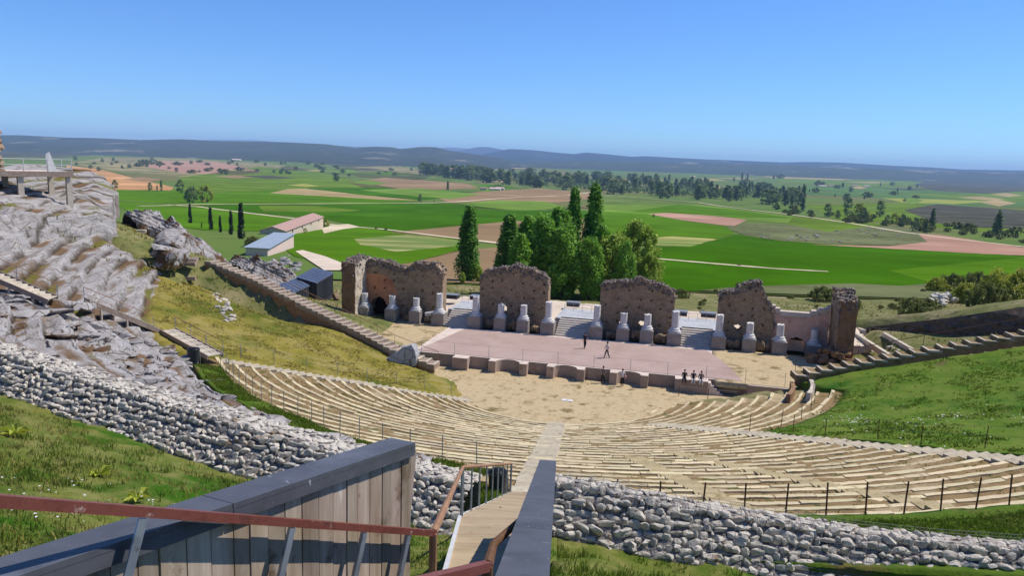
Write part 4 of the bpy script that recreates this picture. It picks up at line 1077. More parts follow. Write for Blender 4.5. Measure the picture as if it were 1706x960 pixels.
ruin('stage_wall', 'leftmost broken wall behind the stage, with orange plaster over a black doorway',
     [(592,440),(605,436),(625,434),(640,436),(652,441),(662,446),(675,447),(685,441),(695,439),(712,438),(726,441),(735,449),(738,456)],
     holes=[(631,520,(1.2,1.9))], patches=[(pw([(600,508),(602,462),(615,455),(640,458),(655,468),(662,490),(655,508)]), 1)])
ruin('stage_wall', 'second broken wall behind the stage, with a rounded crest and two low holes', [(800,463),(806,455),(822,448),(845,446),(858,443),(870,446),(890,452),(905,459),(913,468),(914,474)],
     holes=[(836,514,(.62,.6)),(870,517,(.55,.5))])
ruin('stage_wall', 'third broken wall behind the stage, long and nearly level, backed by the tall poplars', [(1001,478),(1008,472),(1030,470),(1050,470),(1062,463),(1072,469),(1095,473),(1115,481),(1124,486),(1125,494)],
     holes=[(1036,541,(.5,.42)),(1070,541,(.5,.42))])
ruin('stage_wall', 'fourth broken wall behind the stage, sloping down to the right with a round hole', [(1198,494),(1204,487),(1222,484),(1240,474),(1255,470),(1268,472),(1272,484),(1280,500),(1287,515),(1290,540)],
     holes=[(1229,546,(.42,.36))])
ruin('plastered_wall', 'smooth salmon plastered wall with a stepped top between the fourth wall and right tower', [(1284,512),(1288,513),(1296,519),(1300,521),(1310,524),(1330,526),(1345,527),(1352,524),(1362,521),(1372,518),(1384,516)],
     tt=TW - .35, th=.7, m='salmon', ragged=.0, clean=True, holes=[(1325,585,(1.3,1.5))])

# dark boxes behind the openings; their black colour stands for unlit depth
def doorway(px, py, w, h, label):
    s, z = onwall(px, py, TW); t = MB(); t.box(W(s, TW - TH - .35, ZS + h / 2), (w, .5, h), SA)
    tag(t.build('painted_dark_backing', M['void']), label, 'doorway')
doorway(631, 520, 2.9, 2.6, 'black box painted as unlit depth behind the doorway below the orange plaster')
doorway(1325, 581, 3.4, 2.4, 'black box painted as unlit depth below the salmon plastered wall')
# toppled blocks at the foot of the walls
def low_block(px0, px1, py, h, label, tt=TC - 1.2):
    s0 = stq(px0, py, ZS)[0]; s1 = stq(px1, py, ZS)[0]; mb = MB()
    n = max(3, int((s1 - s0) / .5))
    for k in range(n):
        s = s0 + (s1 - s0) * (k + .5) / n; p = W(s, tt, ZS + h / 2 - .1 + random.uniform(-.08, .08)); rough_stone(mb, p, ((s1 - s0) / n * 1.35, 1.2, h * random.uniform(.9, 1.15)), blocky=.75)
    tag(mb.build('wall_base', M['rubble']), label, 'masonry', 'low rubble bases between the pedestals')
low_block(664, 683, 538, 1.35, 'low dark rubble base between the black doorway and the plain wall')
low_block(702, 722, 541, .9, 'low rubble base beside the tall column left of the left stairs')
low_block(806, 824, 548, 1.2, 'low rubble base right of the left stage stairs')
low_block(842, 862, 552, 1.2, 'low rubble base between the two holes of the second wall')
low_block(881, 901, 556, .8, 'low rubble base left of the central stage stairs')
low_block(1004, 1024, 568, .8, 'low rubble base right of the central stage stairs')
low_block(1047, 1066, 572, 1.35, 'low rubble base between the two holes of the third wall')
low_block(1088, 1110, 577, 1.1, 'low rubble base left of the right stage stairs')
low_block(1208, 1232, 585, 1.25, 'low rubble base right of the right stage stairs')
low_block(1260, 1284, 591, 1.3, 'low rubble base before the salmon plastered wall')

# towers: return walls coming forward from the stage wall
def tower(name, label, s0, s1, t0, t1, top_pts, mats, lumps=(), slope=0.0):
    """a thick return wall from t0 (back) to t1 (front), its broken top given as heights along t"""
    t = thing(name, label, 'tower', W((s0 + s1) / 2, (t0 + t1) / 2, ZS), 'broken towers at the ends of the stage wall')
    res = .2; nt_ = int((t1 - t0) / res); tt = np.linspace(t0, t1, nt_ + 1); top = np.interp(tt, [a for a, _ in top_pts], [b for _, b in top_pts]) + .15 * fbm(tt * 1.3, 0 * tt + s0, 2.0, 3)
    nz = 36; bottom = ZS - .4; u = np.linspace(0, 1, nz + 1); ns = max(4, int((s1 - s0) / res))
    def face(S_, T_, Z_, sgn, axis):
        n_ = .09 * fbm(S_ * 1.1 + T_ * 1.3, Z_ * 1.2, 3.0 + sgn, 4)
        a, b = (S_ + sgn * n_, T_) if axis == 's' else (S_, T_ + sgn * n_)
        Q = np.zeros(S_.shape + (3,)); Q[..., 0] = O2[0] + a * UX[0] + b * UT[0]; Q[..., 1] = O2[1] + a * UX[1] + b * UT[1]; Q[..., 2] = Z_; return Q
    mb = MB()
    Zg = bottom + (top[:, None] - bottom) * u[None]; Tg = np.repeat(tt[:, None], nz + 1, 1)
    mb.grid(face(np.full_like(Tg, s0) + slope * (Zg - bottom) * 0, Tg, Zg, -1, 's'), mats[0]); mb.grid(face(np.full_like(Tg, s1), Tg, Zg, 1, 's'), mats[1])
    for tv, sg, mm in ((t1, 1, mats[2]), (t0, -1, mats[0])):
        ss = np.linspace(s0, s1, ns + 1); Sg = np.repeat(ss[:, None], nz + 1, 1); tz = top[-1] if sg > 0 else top[0]
        Zf = np.repeat((bottom + (tz - bottom) * u)[None], ns + 1, 0); mb.grid(face(Sg, np.full_like(Sg, tv), Zf, sg, 't'), mm)
    Sg, Tg2 = np.meshgrid(np.linspace(s0, s1, ns + 1), tt); mb.grid(face(Sg, Tg2, np.repeat((top - .05)[:, None], ns + 1, 1), 0, 's'), 0)
    bd = mb.build('tower_body', [M['rubble'], M['tower_face'], M['sunlit_rubble'], M['plaster']], t)
    cr = MB()
    for q in np.arange(t0, t1, .3):
        for s in np.arange(s0, s1, .33):
            w = random.uniform(.25, .52); p = W(s + random.uniform(-.1, .1), q + random.uniform(-.1, .1), float(np.interp(q, tt, top)) + random.uniform(-.1, .14)); rough_stone(cr, p, (w, w, w * .8))
    for q in np.arange(t0, t1, .3):
        for s in (s0, s1):
            if random.random() < .7: w = random.uniform(.2, .4); rough_stone(cr, W(s, q, float(np.interp(q, tt, top)) - random.uniform(.1, 1.2)), (w, w, w))
    for s in np.arange(s0, s1, .3):
        for k in range(2): w = random.uniform(.2, .42); rough_stone(cr, W(s, t1, float(top[-1]) - random.uniform(.05, 1.5)), (w, w, w))
    for s, q, z, w in lumps: rough_stone(cr, W(s, q, z), (w, w, w * .8))
    cr.build('crumbling_crest', M['rubble_top'], bd); return t
sl1 = stq(592, 533, ZS)[0] + .1; sl0 = sl1 - 1.75
zt = onwall(590, 428, TW)[1]
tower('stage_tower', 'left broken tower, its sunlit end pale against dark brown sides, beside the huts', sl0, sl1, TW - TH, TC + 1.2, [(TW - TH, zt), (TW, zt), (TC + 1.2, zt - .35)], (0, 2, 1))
sr0 = stq(1370, 590, ZS)[0]; sr1 = stq(1418, 608, ZS)[0]
zr = onwall(1400, 486, TW + 1.2)[1]; print('tower tops', zt, zr, sr0, sr1)
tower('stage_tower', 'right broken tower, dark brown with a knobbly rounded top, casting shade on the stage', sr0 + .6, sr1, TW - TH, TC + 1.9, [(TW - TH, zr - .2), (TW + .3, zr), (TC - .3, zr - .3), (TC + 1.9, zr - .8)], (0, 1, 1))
def lump():
    t = MB(); a = st(*atz(1335, 600, ZS)[:2])
    for k in range(46):
        s = random.uniform(sr0 - 2.0, sr1 - .2); q = random.uniform(TC + .2, TC + 2.8); h = 1.9 * max(.15, 1 - abs(s - sr1 + 1.3) / 3.6)
        rough_stone(t, W(s, q, ZS + random.uniform(0, h)), (1.1, 1.1, .9))
    tag(t.build('collapsed_masonry', M['tower_face']), 'collapsed brown masonry heaped at the foot of the right tower', 'masonry')
lump()

# stairs between the walls, with decks and dark boxes on top
ZT = ZS + 1.42
def stage_stairs(pxa, pxb, py, label, dl):
    s0, _ = stq(pxa, py, ZS); s1, _ = stq(pxb, py, ZS)
    t = thing('staircase', label, 'stairs', W((s0 + s1) / 2, TC - 1, ZS), 'stairs between the stage walls'); mb = MB()
    n = 8; tf = TC + .1
    for k in range(n):
        p = W((s0 + s1) / 2, tf - .42 * k - .6, ZS + (k + 1) * ZT0 / n / 2)
        mb.box((p[0], p[1], ZS + (k + 1) * ZT0 / n / 2), (s1 - s0, .42 + .8, (k + 1) * ZT0 / n), SA)
    mb.build('steps', M['step'], t)
    return s0, s1
ZT0 = 1.42
ST = []
for a, b, y, lab, pos in ((743,786,541,'pale stairs between the first and second stage walls','left'), (922,982,562,'broad pale stairs in the middle between the second and third stage walls','middle'), (1133,1187,580,'pale stairs between the third and fourth stage walls','right')):
    s0, s1 = stage_stairs(a, b, y, lab, pos); ST.append((s0, s1))
    mb = MB(); tb = TC + .1 - .42 * 8
    mb.box(W((s0 + s1) / 2, tb - 3.2, ZT - .4), (s1 - s0 + 1.2, 6.2, .8), SA)
    tag(mb.build('deck', M['deck']), 'grey boarded deck behind the ' + pos + ' stage stairs', 'deck', 'boarded decks behind the stage stairs')
def gear_box(px, py, w, h, label):
    p = atz(px, py, ZT); t = thing('equipment_box', label, 'box', p, 'dark boxes on the decks')
    mb = MB(); mb.box((p[0], p[1], ZT + h / 2), (w, 1.2, h), SA); mb.build('box_body', M['dark_box'], t)
    mb = MB(); mb.box((p[0], p[1], ZT + h + .03), (w + .12, 1.32, .06), SA); mb.build('lid', M['box_top'], t)
gear_box(753, 497, 1.75, .5, 'dark flat box on the deck behind the left stairs, nearer the first wall')
gear_box(793, 499, 1.4, .5, 'dark flat box on the deck behind the left stairs, partly behind the second wall')
gear_box(955, 510, 1.6, .5, 'dark flat box on the deck behind the central stairs')
gear_box(1133, 525, 1.7, .5, 'dark flat box on the deck behind the right stairs, nearer the third wall')
gear_box(1180, 528, 1.8, .5, 'dark flat box on the deck behind the right stairs, beside the fourth wall')
def deck_rail(s0, s1, q, z, label):
    t = thing('deck_railing', label, 'railing', W((s0 + s1) / 2, q, z), 'low railings on the decks'); mb = MB()
    n = 4
    for k in range(n + 1):
        a = W(s0 + (s1 - s0) * k / n, q, z); mb = MB(); mb.tube([a, a + np.array([0, 0, .9])], .022, n=6); mb.build('post', M['steel'], t)
    mb = MB(); mb.tube([W(s0, q, z + .9), W(s1, q, z + .9)], .022, n=6); mb.tube([W(s0, q, z + .45), W(s1, q, z + .45)], .015, n=6); mb.build('rail', M['steel'], t)
for (s0, s1), pos in zip(ST, ('left', 'middle', 'right')): deck_rail(s0 - .3, s1 + .3, TC - 8.2, ZT, 'thin steel railing across the ' + pos + ' deck behind the stage')
# pale gravel terrace behind the stage
apron(-20, 30, -36, TC - 3.6 + 0.0, 1.9, 'gravel_terrace') if False else None
def terrace():
    S_, T_ = np.meshgrid(np.linspace(-21, 32, 90), np.linspace(TC - 22, TC - 3.3, 40), indexing='ij')
    Q = np.zeros(S_.shape + (3,)); Q[..., 0] = O2[0] + S_ * UX[0] + T_ * UT[0]; Q[..., 1] = O2[1] + S_ * UX[1] + T_ * UT[1]
    Q[..., 2] = 2.25 - 1.0 * sstep(TC - 14, TC - 22, T_) - .35 * sstep(-14, -21, S_) + .06 * fbm(Q[..., 0] / 2, Q[..., 1] / 2, 0, 3); mb = MB(); mb.grid(Q, skirt=1.2)
    tag(mb.build('gravel_terrace', M['gravel'], smooth=True), kind='structure')
terrace()

# thin posts with a cable along the stage front
fence([W(s, .35, ZS) for s in np.linspace(XS['a'] + .5, XS['e'] - .6, 11)], 1.35, 'thin grey posts with a cable along the front edge of the stage', 'steel', .022, group='thin post fences on the stage', wires=1)

# ------------------------------------------------------------------ long flights of steps at both ends of the seating
def long_steps(pts, n, width, name, label, side_h, drop_side=None, earth=True):
    """pts: lower-edge line on the lawn side, going uphill; the steps extend away from the camera"""
    P = np.array(pts, float); seg = np.linalg.norm(np.diff(P, axis=0), axis=1); cum = np.concatenate([[0], np.cumsum(seg)])
    at = lambda f: np.array([np.interp(f * cum[-1], cum, P[:, k]) for k in range(3)])
    t = thing(name, label, 'steps', P[0], 'long flights of steps beside the seating'); tr = MB(); kb = MB(); sd = MB()
    for k in range(n):
        a = at(k / n); b = at((k + 1) / n); d = b - a; d[2] = 0; L = np.linalg.norm(d); d /= L; nn = np.array([-d[1], d[0], 0])
        if nn[1] < 0: nn = -nn
        z = b[2] + .02; ang = math.atan2(d[1], d[0]); ctr = (a + b) / 2 + nn * width / 2; h = side_h(k / n)
        tr.box((ctr[0], ctr[1], z - .25), (L * 1.06, width, .46), ang)
        c1 = (a + b) / 2 + nn * .09; kb.box((c1[0], c1[1], z - .02), (L * 1.04, .18, .16), ang, j=.012)
        c2 = a + d * .08 + nn * (width / 2); kb.box((c2[0], c2[1], z - .035), (.17, width - .2, .15), ang, j=.012)
        c3 = (a + b) / 2 + nn * .16; sd.box((c3[0], c3[1], z - .12 - h / 2), (L * 1.06, .30, h), ang, j=.01)
    tr.build('treads', M['earth'] if earth else M['grey_wood'], t); kb.build('kerbs', M['concrete'], t); sd.build('side_wall', M['brick'], t)
    return t, at
rs_pts = [np.array([*pol(r, p), float(cone(r)) + .30]) for r, p in ((20.6, 74.5), (26.6, 77.2), (31.7, 78.2), (38.3, 78.6), (46, 79))]
_, rs_at = long_steps(rs_pts, 24, 1.75, 'long_steps', 'flight of shallow earth-filled steps climbing to the right above the green lawn', lambda f: .75)
ls_pts = [np.array([*pol(r, p), float(cone(r)) + dz]) for r, p, dz in ((12.4, -98.5, .35), (16.9, -100, .35), (20.8, -104.5, .3), (28.8, -108.2, .25), (35.5, -110.4, .2), (41.6, -110, .15))]
_, ls_at = long_steps(ls_pts, 38, 1.7, 'long_steps', 'weathered steps on a brick side wall descending to the left end of the stage', lambda f: .7 + 2.3 * max(0, min(1, (f - .35) / .3)), earth=False)

def railing(pts, h, label, m='steel', r=.026, posts=True, name='handrail', group=None, pr=.02, mids=0):
    t = thing(name, label, 'railing', pts[0], group); top = [np.array(p) + np.array([0, 0, h]) for p in pts]
    mb = MB(); mb.tube(top, r, n=8)
    mb.build('rail', M[m], t)
    if posts:
        for p, q in zip(pts, top): mb = MB(); mb.tube([np.array(p) - np.array([0, 0, .1]), q], pr, n=6); mb.build('post', M[m], t)
    for k in range(mids):
        mb = MB(); mb.tube([np.array(p) + np.array([0, 0, h * (k + 1) / (mids + 1)]) for p in pts], r * .7, n=6); mb.build('mid_rail', M[m], t)
    return t
railing([ls_at(f) + np.array([.25, 1.7, 0]) for f in np.linspace(0, .78, 11)], 1.15, 'thin rail following the weathered steps down to the left end of the stage', 'rust_rail', .03)
railing([rs_at(f) + np.array([.0, 1.8, 0]) for f in np.linspace(.02, .95, 10)], 1.15, 'thin dark rail along the far side of the steps above the green lawn', 'rust', .03)

# small stone steps between rock and dry lawn
def little_steps():
    t = thing('rock_steps', 'short worn flight of earth steps between the rock and the dry grass', 'steps', hit(314, 465, zloc)); mb = MB()
    a = hit(314, 466, zloc); b = hit(318, 434, zloc)
    for k in range(8):
        p = a + (b - a) * k / 7; mb.box((p[0], p[1], gz(p[0], p[1]) + .16), (1.5, .6, .36), R(8), j=.04)
    mb.build('steps', M['grey_wood'], t)
little_steps()
def upper_steps():
    a = hit(232, 386, zsurf); t = thing('rock_steps', 'pale steps climbing between the bare rock and the large pale outcrop', 'steps', a); mb = MB(); d = np.array([-.35, .94, 0])
    for k in range(8):
        p = a + d * .75 * k; mb.box((p[0], p[1], gz(p[0], p[1]) + .02), (1.6, .6, .4), R(20), j=.05)
    mb.build('steps', M['concrete'], t)
upper_steps()

# ------------------------------------------------------------------ metal and timber stairway over the rock on the left
def flight(a, b, n, w, label, rail=True):
    a = np.array(a); b = np.array(b); d = b - a; dh = d.copy(); dh[2] = 0; L = np.linalg.norm(dh); dh /= L; nn = np.array([-dh[1], dh[0], 0])
    if nn[1] < 0: nn = -nn
    t = thing('stair_flight', label, 'stairs', (a + b) / 2, 'flights of the stairway over the rock')
    mb = MB(); ang = math.atan2(dh[1], dh[0])
    for k in range(n):
        p = a + d * (k + .5) / n + nn * w / 2; mb.box((p[0], p[1], p[2] + .06), (L / n * 1.0, w - .08, .06), ang)
        q = a + d * k / n + nn * w / 2; mb.box((q[0], q[1], q[2] - d[2] / n / 2 + .0), (.03, w - .08, abs(d[2]) / n), ang)
    mb.build('treads', M['concrete'], t)
    for o in (0, w): mb = MB(); mb.beam(a + nn * o, b + nn * o, .07, .34); mb.build('stringer', M['grey_wood'], t)
    if rail:
        m = max(2, int(L / 2.2))
        top = [a + d * k / m + nn * w + np.array([0, 0, 1.05]) for k in range(m + 1)]; mb = MB(); mb.tube(top, .028, n=6); mb.build('rail', M['rust_rail'], t)
        mb = MB(); mb.tube([p - np.array([0, 0, .5]) for p in top], .02, n=6); mb.build('mid_rail', M['rust_rail'], t)
        for p in top: mb = MB(); mb.tube([p - np.array([0, 0, 1.2]), p], .024, n=6); mb.build('post', M['steel'], t)
    for k in range(1, n, 2):
        p = a + d * (k + .5) / n; z = gz(p[0], p[1])
        if p[2] - z > .5: mb = MB(); mb.box((p[0], p[1], (p[2] + z) / 2 - .2), (.12, .12, p[2] - z), 0); mb.build('support', M['concrete'], t)
up = lambda p, z: p + np.array([0, 0, z])
A0, A1 = up(on(-60, 462), .75), up(on(80, 514), .45); B0, B1 = up(on(152, 522), .75), up(on(268, 564), .55); C1 = up(hit(346, 604, zloc), .35)
print('flights', A0, A1, B0, B1, C1)
flight(A0, A1, 14, 1.4, 'upper grey stair flight at the left edge, above the stone landing')
flight(B0, B1, 11, 1.3, 'middle grey stair flight crossing the bare rock below the stone landing')
flight(B1, C1, 8, 1.2, 'lowest grey stair flight ending beside the left bin at the top of the seating')
def landing():
    t = MB(); 
    for k in range(5):
        p = A1 + (B0 - A1) * (k + .5) / 5; rough_stone(t, (p[0], p[1] + .4, p[2] - .3), (1.3 * np.linalg.norm(B0 - A1) / 5, 1.6, .8), blocky=.9)
    tag(t.build('stone_landing', M['rock']), 'pale stone landing between the two grey stair flights on the rock', 'landing')
landing()

# ------------------------------------------------------------------ viewing platform far left
def platform():
    pr = atR(121, 287, 91); pl = atR(-40, 282, 89); d = pl - pr; d[2] = 0; d /= np.linalg.norm(d); bk = np.array([-d[1], d[0], 0]); bk = bk if bk[1] > 0 else -bk
    z = pr[2]; Lp = 13.0; Dp = 6.5
    t = thing('viewing_platform', 'raised viewing platform with a white railing above the rock at the far left', 'platform', pr)
    c_ = lambda u, v, h: pr + d * u + bk * v + np.array([0, 0, h])
    ang = math.atan2(d[1], d[0]); mb = MB(); q = c_(Lp / 2, Dp / 2, -.15); mb.box(q, (Lp, Dp, .3), ang); mb.build('deck', M['stage_top'], t)
    q = c_(Lp / 2, -.04, -.2); mb = MB(); mb.box(q, (Lp + .1, .08, .52), ang); mb.build('edge_beam', M['grey_wood'], t)
    for u, v in ((.3, .4), (4.6, .4), (9, .4), (.4, Dp - .5), (4.6, Dp - .5), (9, Dp - .5)):
        p = c_(u, v, 0); zb = gz(p[0], p[1]) - .4; zb = min(zb, z - 1.2); mb = MB(); mb.box((p[0], p[1], (z - .3 + zb) / 2), (.5, .5, z - .3 - zb), ang); mb.build('support', M['concrete'], t)
    pts = [c_(0.05, Dp, 0), c_(.05, Dp * .5, 0)] + [c_(.05 + u, .05, 0) for u in np.linspace(0, Lp - .2, 7)]
    for p in pts: mb = MB(); mb.tube([p, up(p, 1.25)], .045, n=6); mb.build('post', M['white_steel'], t)
    for h in (1.25, .7, .3): mb = MB(); mb.tube([up(p, h) for p in pts], .035, n=6); mb.build('rail', M['white_steel'], t)
    p = c_(1.7, .9, 0); mb = MB(); mb.add([c_(1.15, .8, .0), c_(2.0, .8, 0), c_(2.1, .95, 1.7), c_(1.75, .95, 2.0), c_(1.5, .95, 1.2), c_(1.15, 1.05, 0), c_(2.0, 1.05, 0), c_(2.1, 1.15, 1.7), c_(1.75, 1.15, 2.0), c_(1.5, 1.15, 1.2)],
        [(0,1,2,3,4),(9,8,7,6,5),(0,5,6,1),(1,6,7,2),(2,7,8,3),(3,8,9,4),(4,9,5,0)])
    tag(mb.build('slanted_panel', M['white_steel']), 'white slanted panel standing on the viewing platform', 'panel')
    g = MB(); q = atR(-1, 258, 90)
    for k in range(9): rough_stone(g, (q[0] - .25, q[1], q[2] - 1.7 + .5 * k), (1.3, 1.3, .62), blocky=.85)
    tag(g.build('stone_pillar', M['rubble']), 'rough stone pillar behind the viewing platform at the left edge', 'pillar')
platform()

# ------------------------------------------------------------------ loose rocks
def outcrop(poly, n, lo, hi, label, fn=zloc, flat=.7, m='white_rock', lift=.2, name='rock_outcrop', group='pale rock outcrops', kind=None):
    P = np.array(poly, float); mn, mx = P.min(0), P.max(0); ip = inpoly(poly); mb = MB(); k = 0
    while k < n:
        px, py = random.uniform(mn[0], mx[0]), random.uniform(mn[1], mx[1])
        if not ip(px, py): continue
        k += 1; p = hit(px, py, fn, 3, 260); w = random.uniform(lo, hi); rough_stone(mb, (p[0], p[1], p[2] + w * flat * lift), (w * 1.2, w, w * flat))
    return tag(mb.build(name, M[m]), label, 'rock', None if kind else group, kind)
def mound(a, b, w, H, label, seed, m='rock', name='rock_outcrop'):
    """a bedded limestone knoll running from a to b"""
    a = np.array(a); b = np.array(b); d = b - a; L = np.hypot(d[0], d[1]); d = d / L; n_ = np.array([-d[1], d[0]]); u, v = np.meshgrid(np.linspace(-.06, 1.06, 110), np.linspace(-1, 1, 70), indexing='ij')
    X = a[0] + d[0] * L * u + n_[0] * w * v; Y = a[1] + d[1] * L * u + n_[1] * w * v
    env = np.clip(1 - np.abs(v + .25 * fbm(u * 5, v * 2, seed, 3)) ** 2.2, 0, 1) ** .7 * sstep(-.06, .08, u) * sstep(1.06, .88, u) * (1 - .35 * u)
    h = H * env * (1 + .35 * fbm(u * 4, v * 2.5, seed + 3, 3)); q = .42; k = np.floor(h / q + .3 * fbm(u * 9, v * 5, seed + 5, 2)); fr = h / q - k; h = q * (k + sstep(.55, .9, fr)) * .8 + h * .2
    Z = zloc(X, Y) - .5 + h * 1.0 + .5 * (env > .05) + .10 * fbm(X * 1.2, Y * 1.2, seed, 4)
    mb = MB(); mb.grid(np.stack([X, Y, Z], -1)); return tag(mb.build(name, M[m]), label, 'rock', 'pale rock outcrops')
mound((-49.5, 104.0), (-37.0, 91.5), 4.0, 2.9, 'large pale bedded rock outcrop right of the bare rock, under the row of cypresses', 3.0)
mound((-33.0, 95.5), (-29.5, 92.5), 2.4, 1.7, 'low grey rock outcrop close behind the top of the weathered steps', 13.0)
mound((-36.0, 106.0), (-28.5, 101.5), 2.8, 3.4, 'pale rock outcrop beside a yellow bush, left of the dark huts', 23.0)
mound((-41.5, 112.0), (-31.0, 112.0), 2.4, 1.8, 'pale rock ridge below the flat-roofed shed', 33.0)
outcrop([(380,428),(420,420),(440,440),(430,460),(395,452)], 70, .8, 2.4, 'loose grey rocks directly above the weathered steps', m='rock', kind='stuff')
outcrop([(430,440),(470,430),(500,445),(480,470),(445,472)], 80, .9, 2.6, 'loose pale rocks around the yellow bush left of the dark huts', m='rock', kind='stuff')
outcrop([(440,405),(470,400),(500,425),(480,438),(450,425)], 90, .7, 1.9, 'scatter of small rocks below the pale flat-roofed shed', m='rock', kind='stuff')
outcrop([(1545,508),(1560,492),(1580,492),(1592,510),(1570,516)], 34, .8, 1.6, 'heap of grey stones among the bushes on the right', lift=1.0)
outcrop([(350,490),(368,486),(392,530),(380,548)], 26, .3, .8, 'scatter of white stones in the dry grass on the left', lift=.05, kind='stuff')
outcrop([(270,398),(292,402),(296,455),(276,450)], 14, 1.8, 3.4, 'dark grey rock face standing at the right edge of the bare rock', m='rock', lift=.45)
outcrop([(1440,575),(1500,580),(1520,600),(1470,605)], 12, .3, .7, 'few small stones beside the steps on the right', kind='stuff')
def fallen():
    Y0 = 71.2; out = [aty(px, py, Y0) for px, py in ((624,614),(634,603),(650,592),(664,583),(668,577),(676,575),(686,571),(690,580),(693,592),(692,606),(676,608),(655,616),(640,619))]
    bm = bmesh.new(); f = [bm.verts.new((q[0], q[1] - .2 * (q[2] < 1.2), q[2] - .15)) for q in out]; c0 = np.mean(out, axis=0); bk = [bm.verts.new((c0[0] + (q[0] - c0[0]) * .85 + .3, q[1] + 2.6, c0[2] + (q[2] - c0[2]) * .7 - .25)) for q in out]
    n = len(f); bm.faces.new(f); bm.faces.new(bk[::-1])
    for i in range(n): bm.faces.new((f[i], bk[i], bk[(i + 1) % n], f[(i + 1) % n]))
    bmesh.ops.triangulate(bm, faces=bm.faces[:]); bmesh.ops.subdivide_edges(bm, edges=bm.edges[:], cuts=3, use_grid_fill=True); bmesh.ops.recalc_face_normals(bm, faces=bm.faces[:])
    co = np.array([v.co[:] for v in bm.verts]); nz = fbm(co[:, 0] * .9, co[:, 2] * 1.2, co[:, 1] * .9, 4)
    bm.normal_update()
    for v, k in zip(bm.verts, nz): v.co += v.normal * float(k) * .16
    mb = MB(); mb.add([v.co[:] for v in bm.verts], [tuple(v.index for v in q.verts) for q in bm.faces]); bm.free()
    tag(mb.build('fallen_block', M['block'], auto=35), 'huge pale grey fallen block between the weathered steps and the stage', 'boulder')
fallen()
b = atz(482, 600, 1.3); p = hit(561, 500, zloc); mb = MB(); rough_stone(mb, (p[0], p[1], p[2] + .5), (1.7, 1.4, 1.3)); tag(mb.build('boulder', M['rubble']), 'brown boulder on the sandy yard between the huts and left tower', 'boulder')
p = atz(641, 545, ZS); 
mb = MB(); mb.tube([W(stq(703,541,ZS)[0], TC - .9, ZS + 1.0), W(stq(722,541,ZS)[0], TC - .9, ZS + 1.25)], .28, .3, n=12); tag(mb.build('toppled_shaft', M['column']), 'toppled pale stone lying beside the tall column left of the left stairs', 'stone')

# ------------------------------------------------------------------ dark huts
def hut(quad, z, zb, label):
    c4 = [atz(px, py, zz) for (px, py), zz in zip(quad, z)]
    t = thing('hut', label, 'hut', (np.mean([q[0] for q in c4]), np.mean([q[1] for q in c4]), zb), 'dark huts behind the left end of the stage')
    ctr = np.mean(c4, axis=0); shr = [ctr + (q - ctr) * .93 for q in c4]
    if True:
        mb = MB(); mb.hexa([(q[0], q[1], zb - .6) for q in shr], [(q[0], q[1], q[2] - .12) for q in shr]); hw = mb.build('wall', M['hut_wall'], t)
        mb = MB()
        for i in range(4):
            a, b_ = shr[i], shr[(i + 1) % 4]; n = max(3, int(np.hypot(*(b_ - a)[:2]) / .55))
            for k in range(n + 1):
                p = a + (b_ - a) * k / n; o = (p - ctr); o[2] = 0; o /= np.linalg.norm(o); mb.box((p[0] + o[0] * .03, p[1] + o[1] * .03, (zb + p[2]) / 2 - .1), (.09, .09, p[2] - zb - .1), 0)
        mb.build('battens', M['dark_box'], hw)
        mb = MB(); mb.hexa([q - np.array([0, 0, .12]) for q in c4], [q + np.array([0, 0, .04]) for q in c4])
        hr = mb.build('roof', M['hut_roof'], t)
        mb = MB()
        for k in range(1, 7): mb.beam(c4[0] + (c4[1] - c4[0]) * k / 7 + np.array([0, 0, .06]), c4[3] + (c4[2] - c4[3]) * k / 7 + np.array([0, 0, .06]), .05, .05)
        mb.build('roof_ribs', M['hut_roof'], hr)
hut([(478,493),(516,476),(494,464),(452,479)], (4.6, 4.5, 5.1, 5.2), 1.6, 'lower dark hut with a ribbed roof, partly behind the weathered steps')
hut([(527,472),(556,455),(523,446),(494,462)], (4.6, 4.5, 5.3, 5.4), 1.6, 'higher dark hut with a ribbed roof, nearer the left tower')

# ------------------------------------------------------------------ right-hand bank
def bank():
    pass
    """an eroded earth scarp: foot line on the slope, top a couple of metres higher, grassy shelf behind"""
    foot = [np.array([x, y, gz(x, y)]) for x, y in ((43.5,92),(45.5,86),(47.5,81),(50,77.5),(54,75),(60,73.5),(70,72.5))]
    hts = [.05, .9, 1.7, 2.2, 2.3, 2.1, 1.9]; n = 150; us = np.linspace(0, 1, len(foot)); uu = np.linspace(0, 1, n)
    F = np.stack([np.interp(uu, us, [q[k] for q in foot]) for k in range(3)], -1); H = np.interp(uu, us, hts); rows = []
    for v in np.linspace(0, 1, 20):
        Q = F.copy(); Q[:, 2] += H * v; Q[:, 1] += 1.3 * v ** 2 + .5 * math.sin(math.pi * v) * fbm(uu * 24, 0 * uu + v * 4, 1, 4); Q[:, 0] += .3 * math.sin(math.pi * v) * fbm(uu * 30, 0 * uu + v * 5, 2, 4); rows.append(Q)
    T = rows[-1]
    for k, dy in enumerate((.6, 2, 5, 9, 14)):
        Q = T.copy(); Q[:, 1] += dy; f = dy / 14; Q[:, 2] = T[:, 2] * (1 - f ** 2) + (zloc(Q[:, 0], Q[:, 1]) - .7) * f ** 2 + .12 * fbm(Q[:, 0] / 2, Q[:, 1] / 2, 1, 3); rows.append(Q)
    A = np.array(rows); A[0, :, 2] -= .6
    mb = MB(); mb.grid(A[:20]); tag(mb.build('earth_bank', M['bank'], smooth=True), kind='structure')
    mb = MB(); mb.grid(A[19:]); tag(mb.build('bank_top', M['hill_grass'], smooth=True), kind='structure')
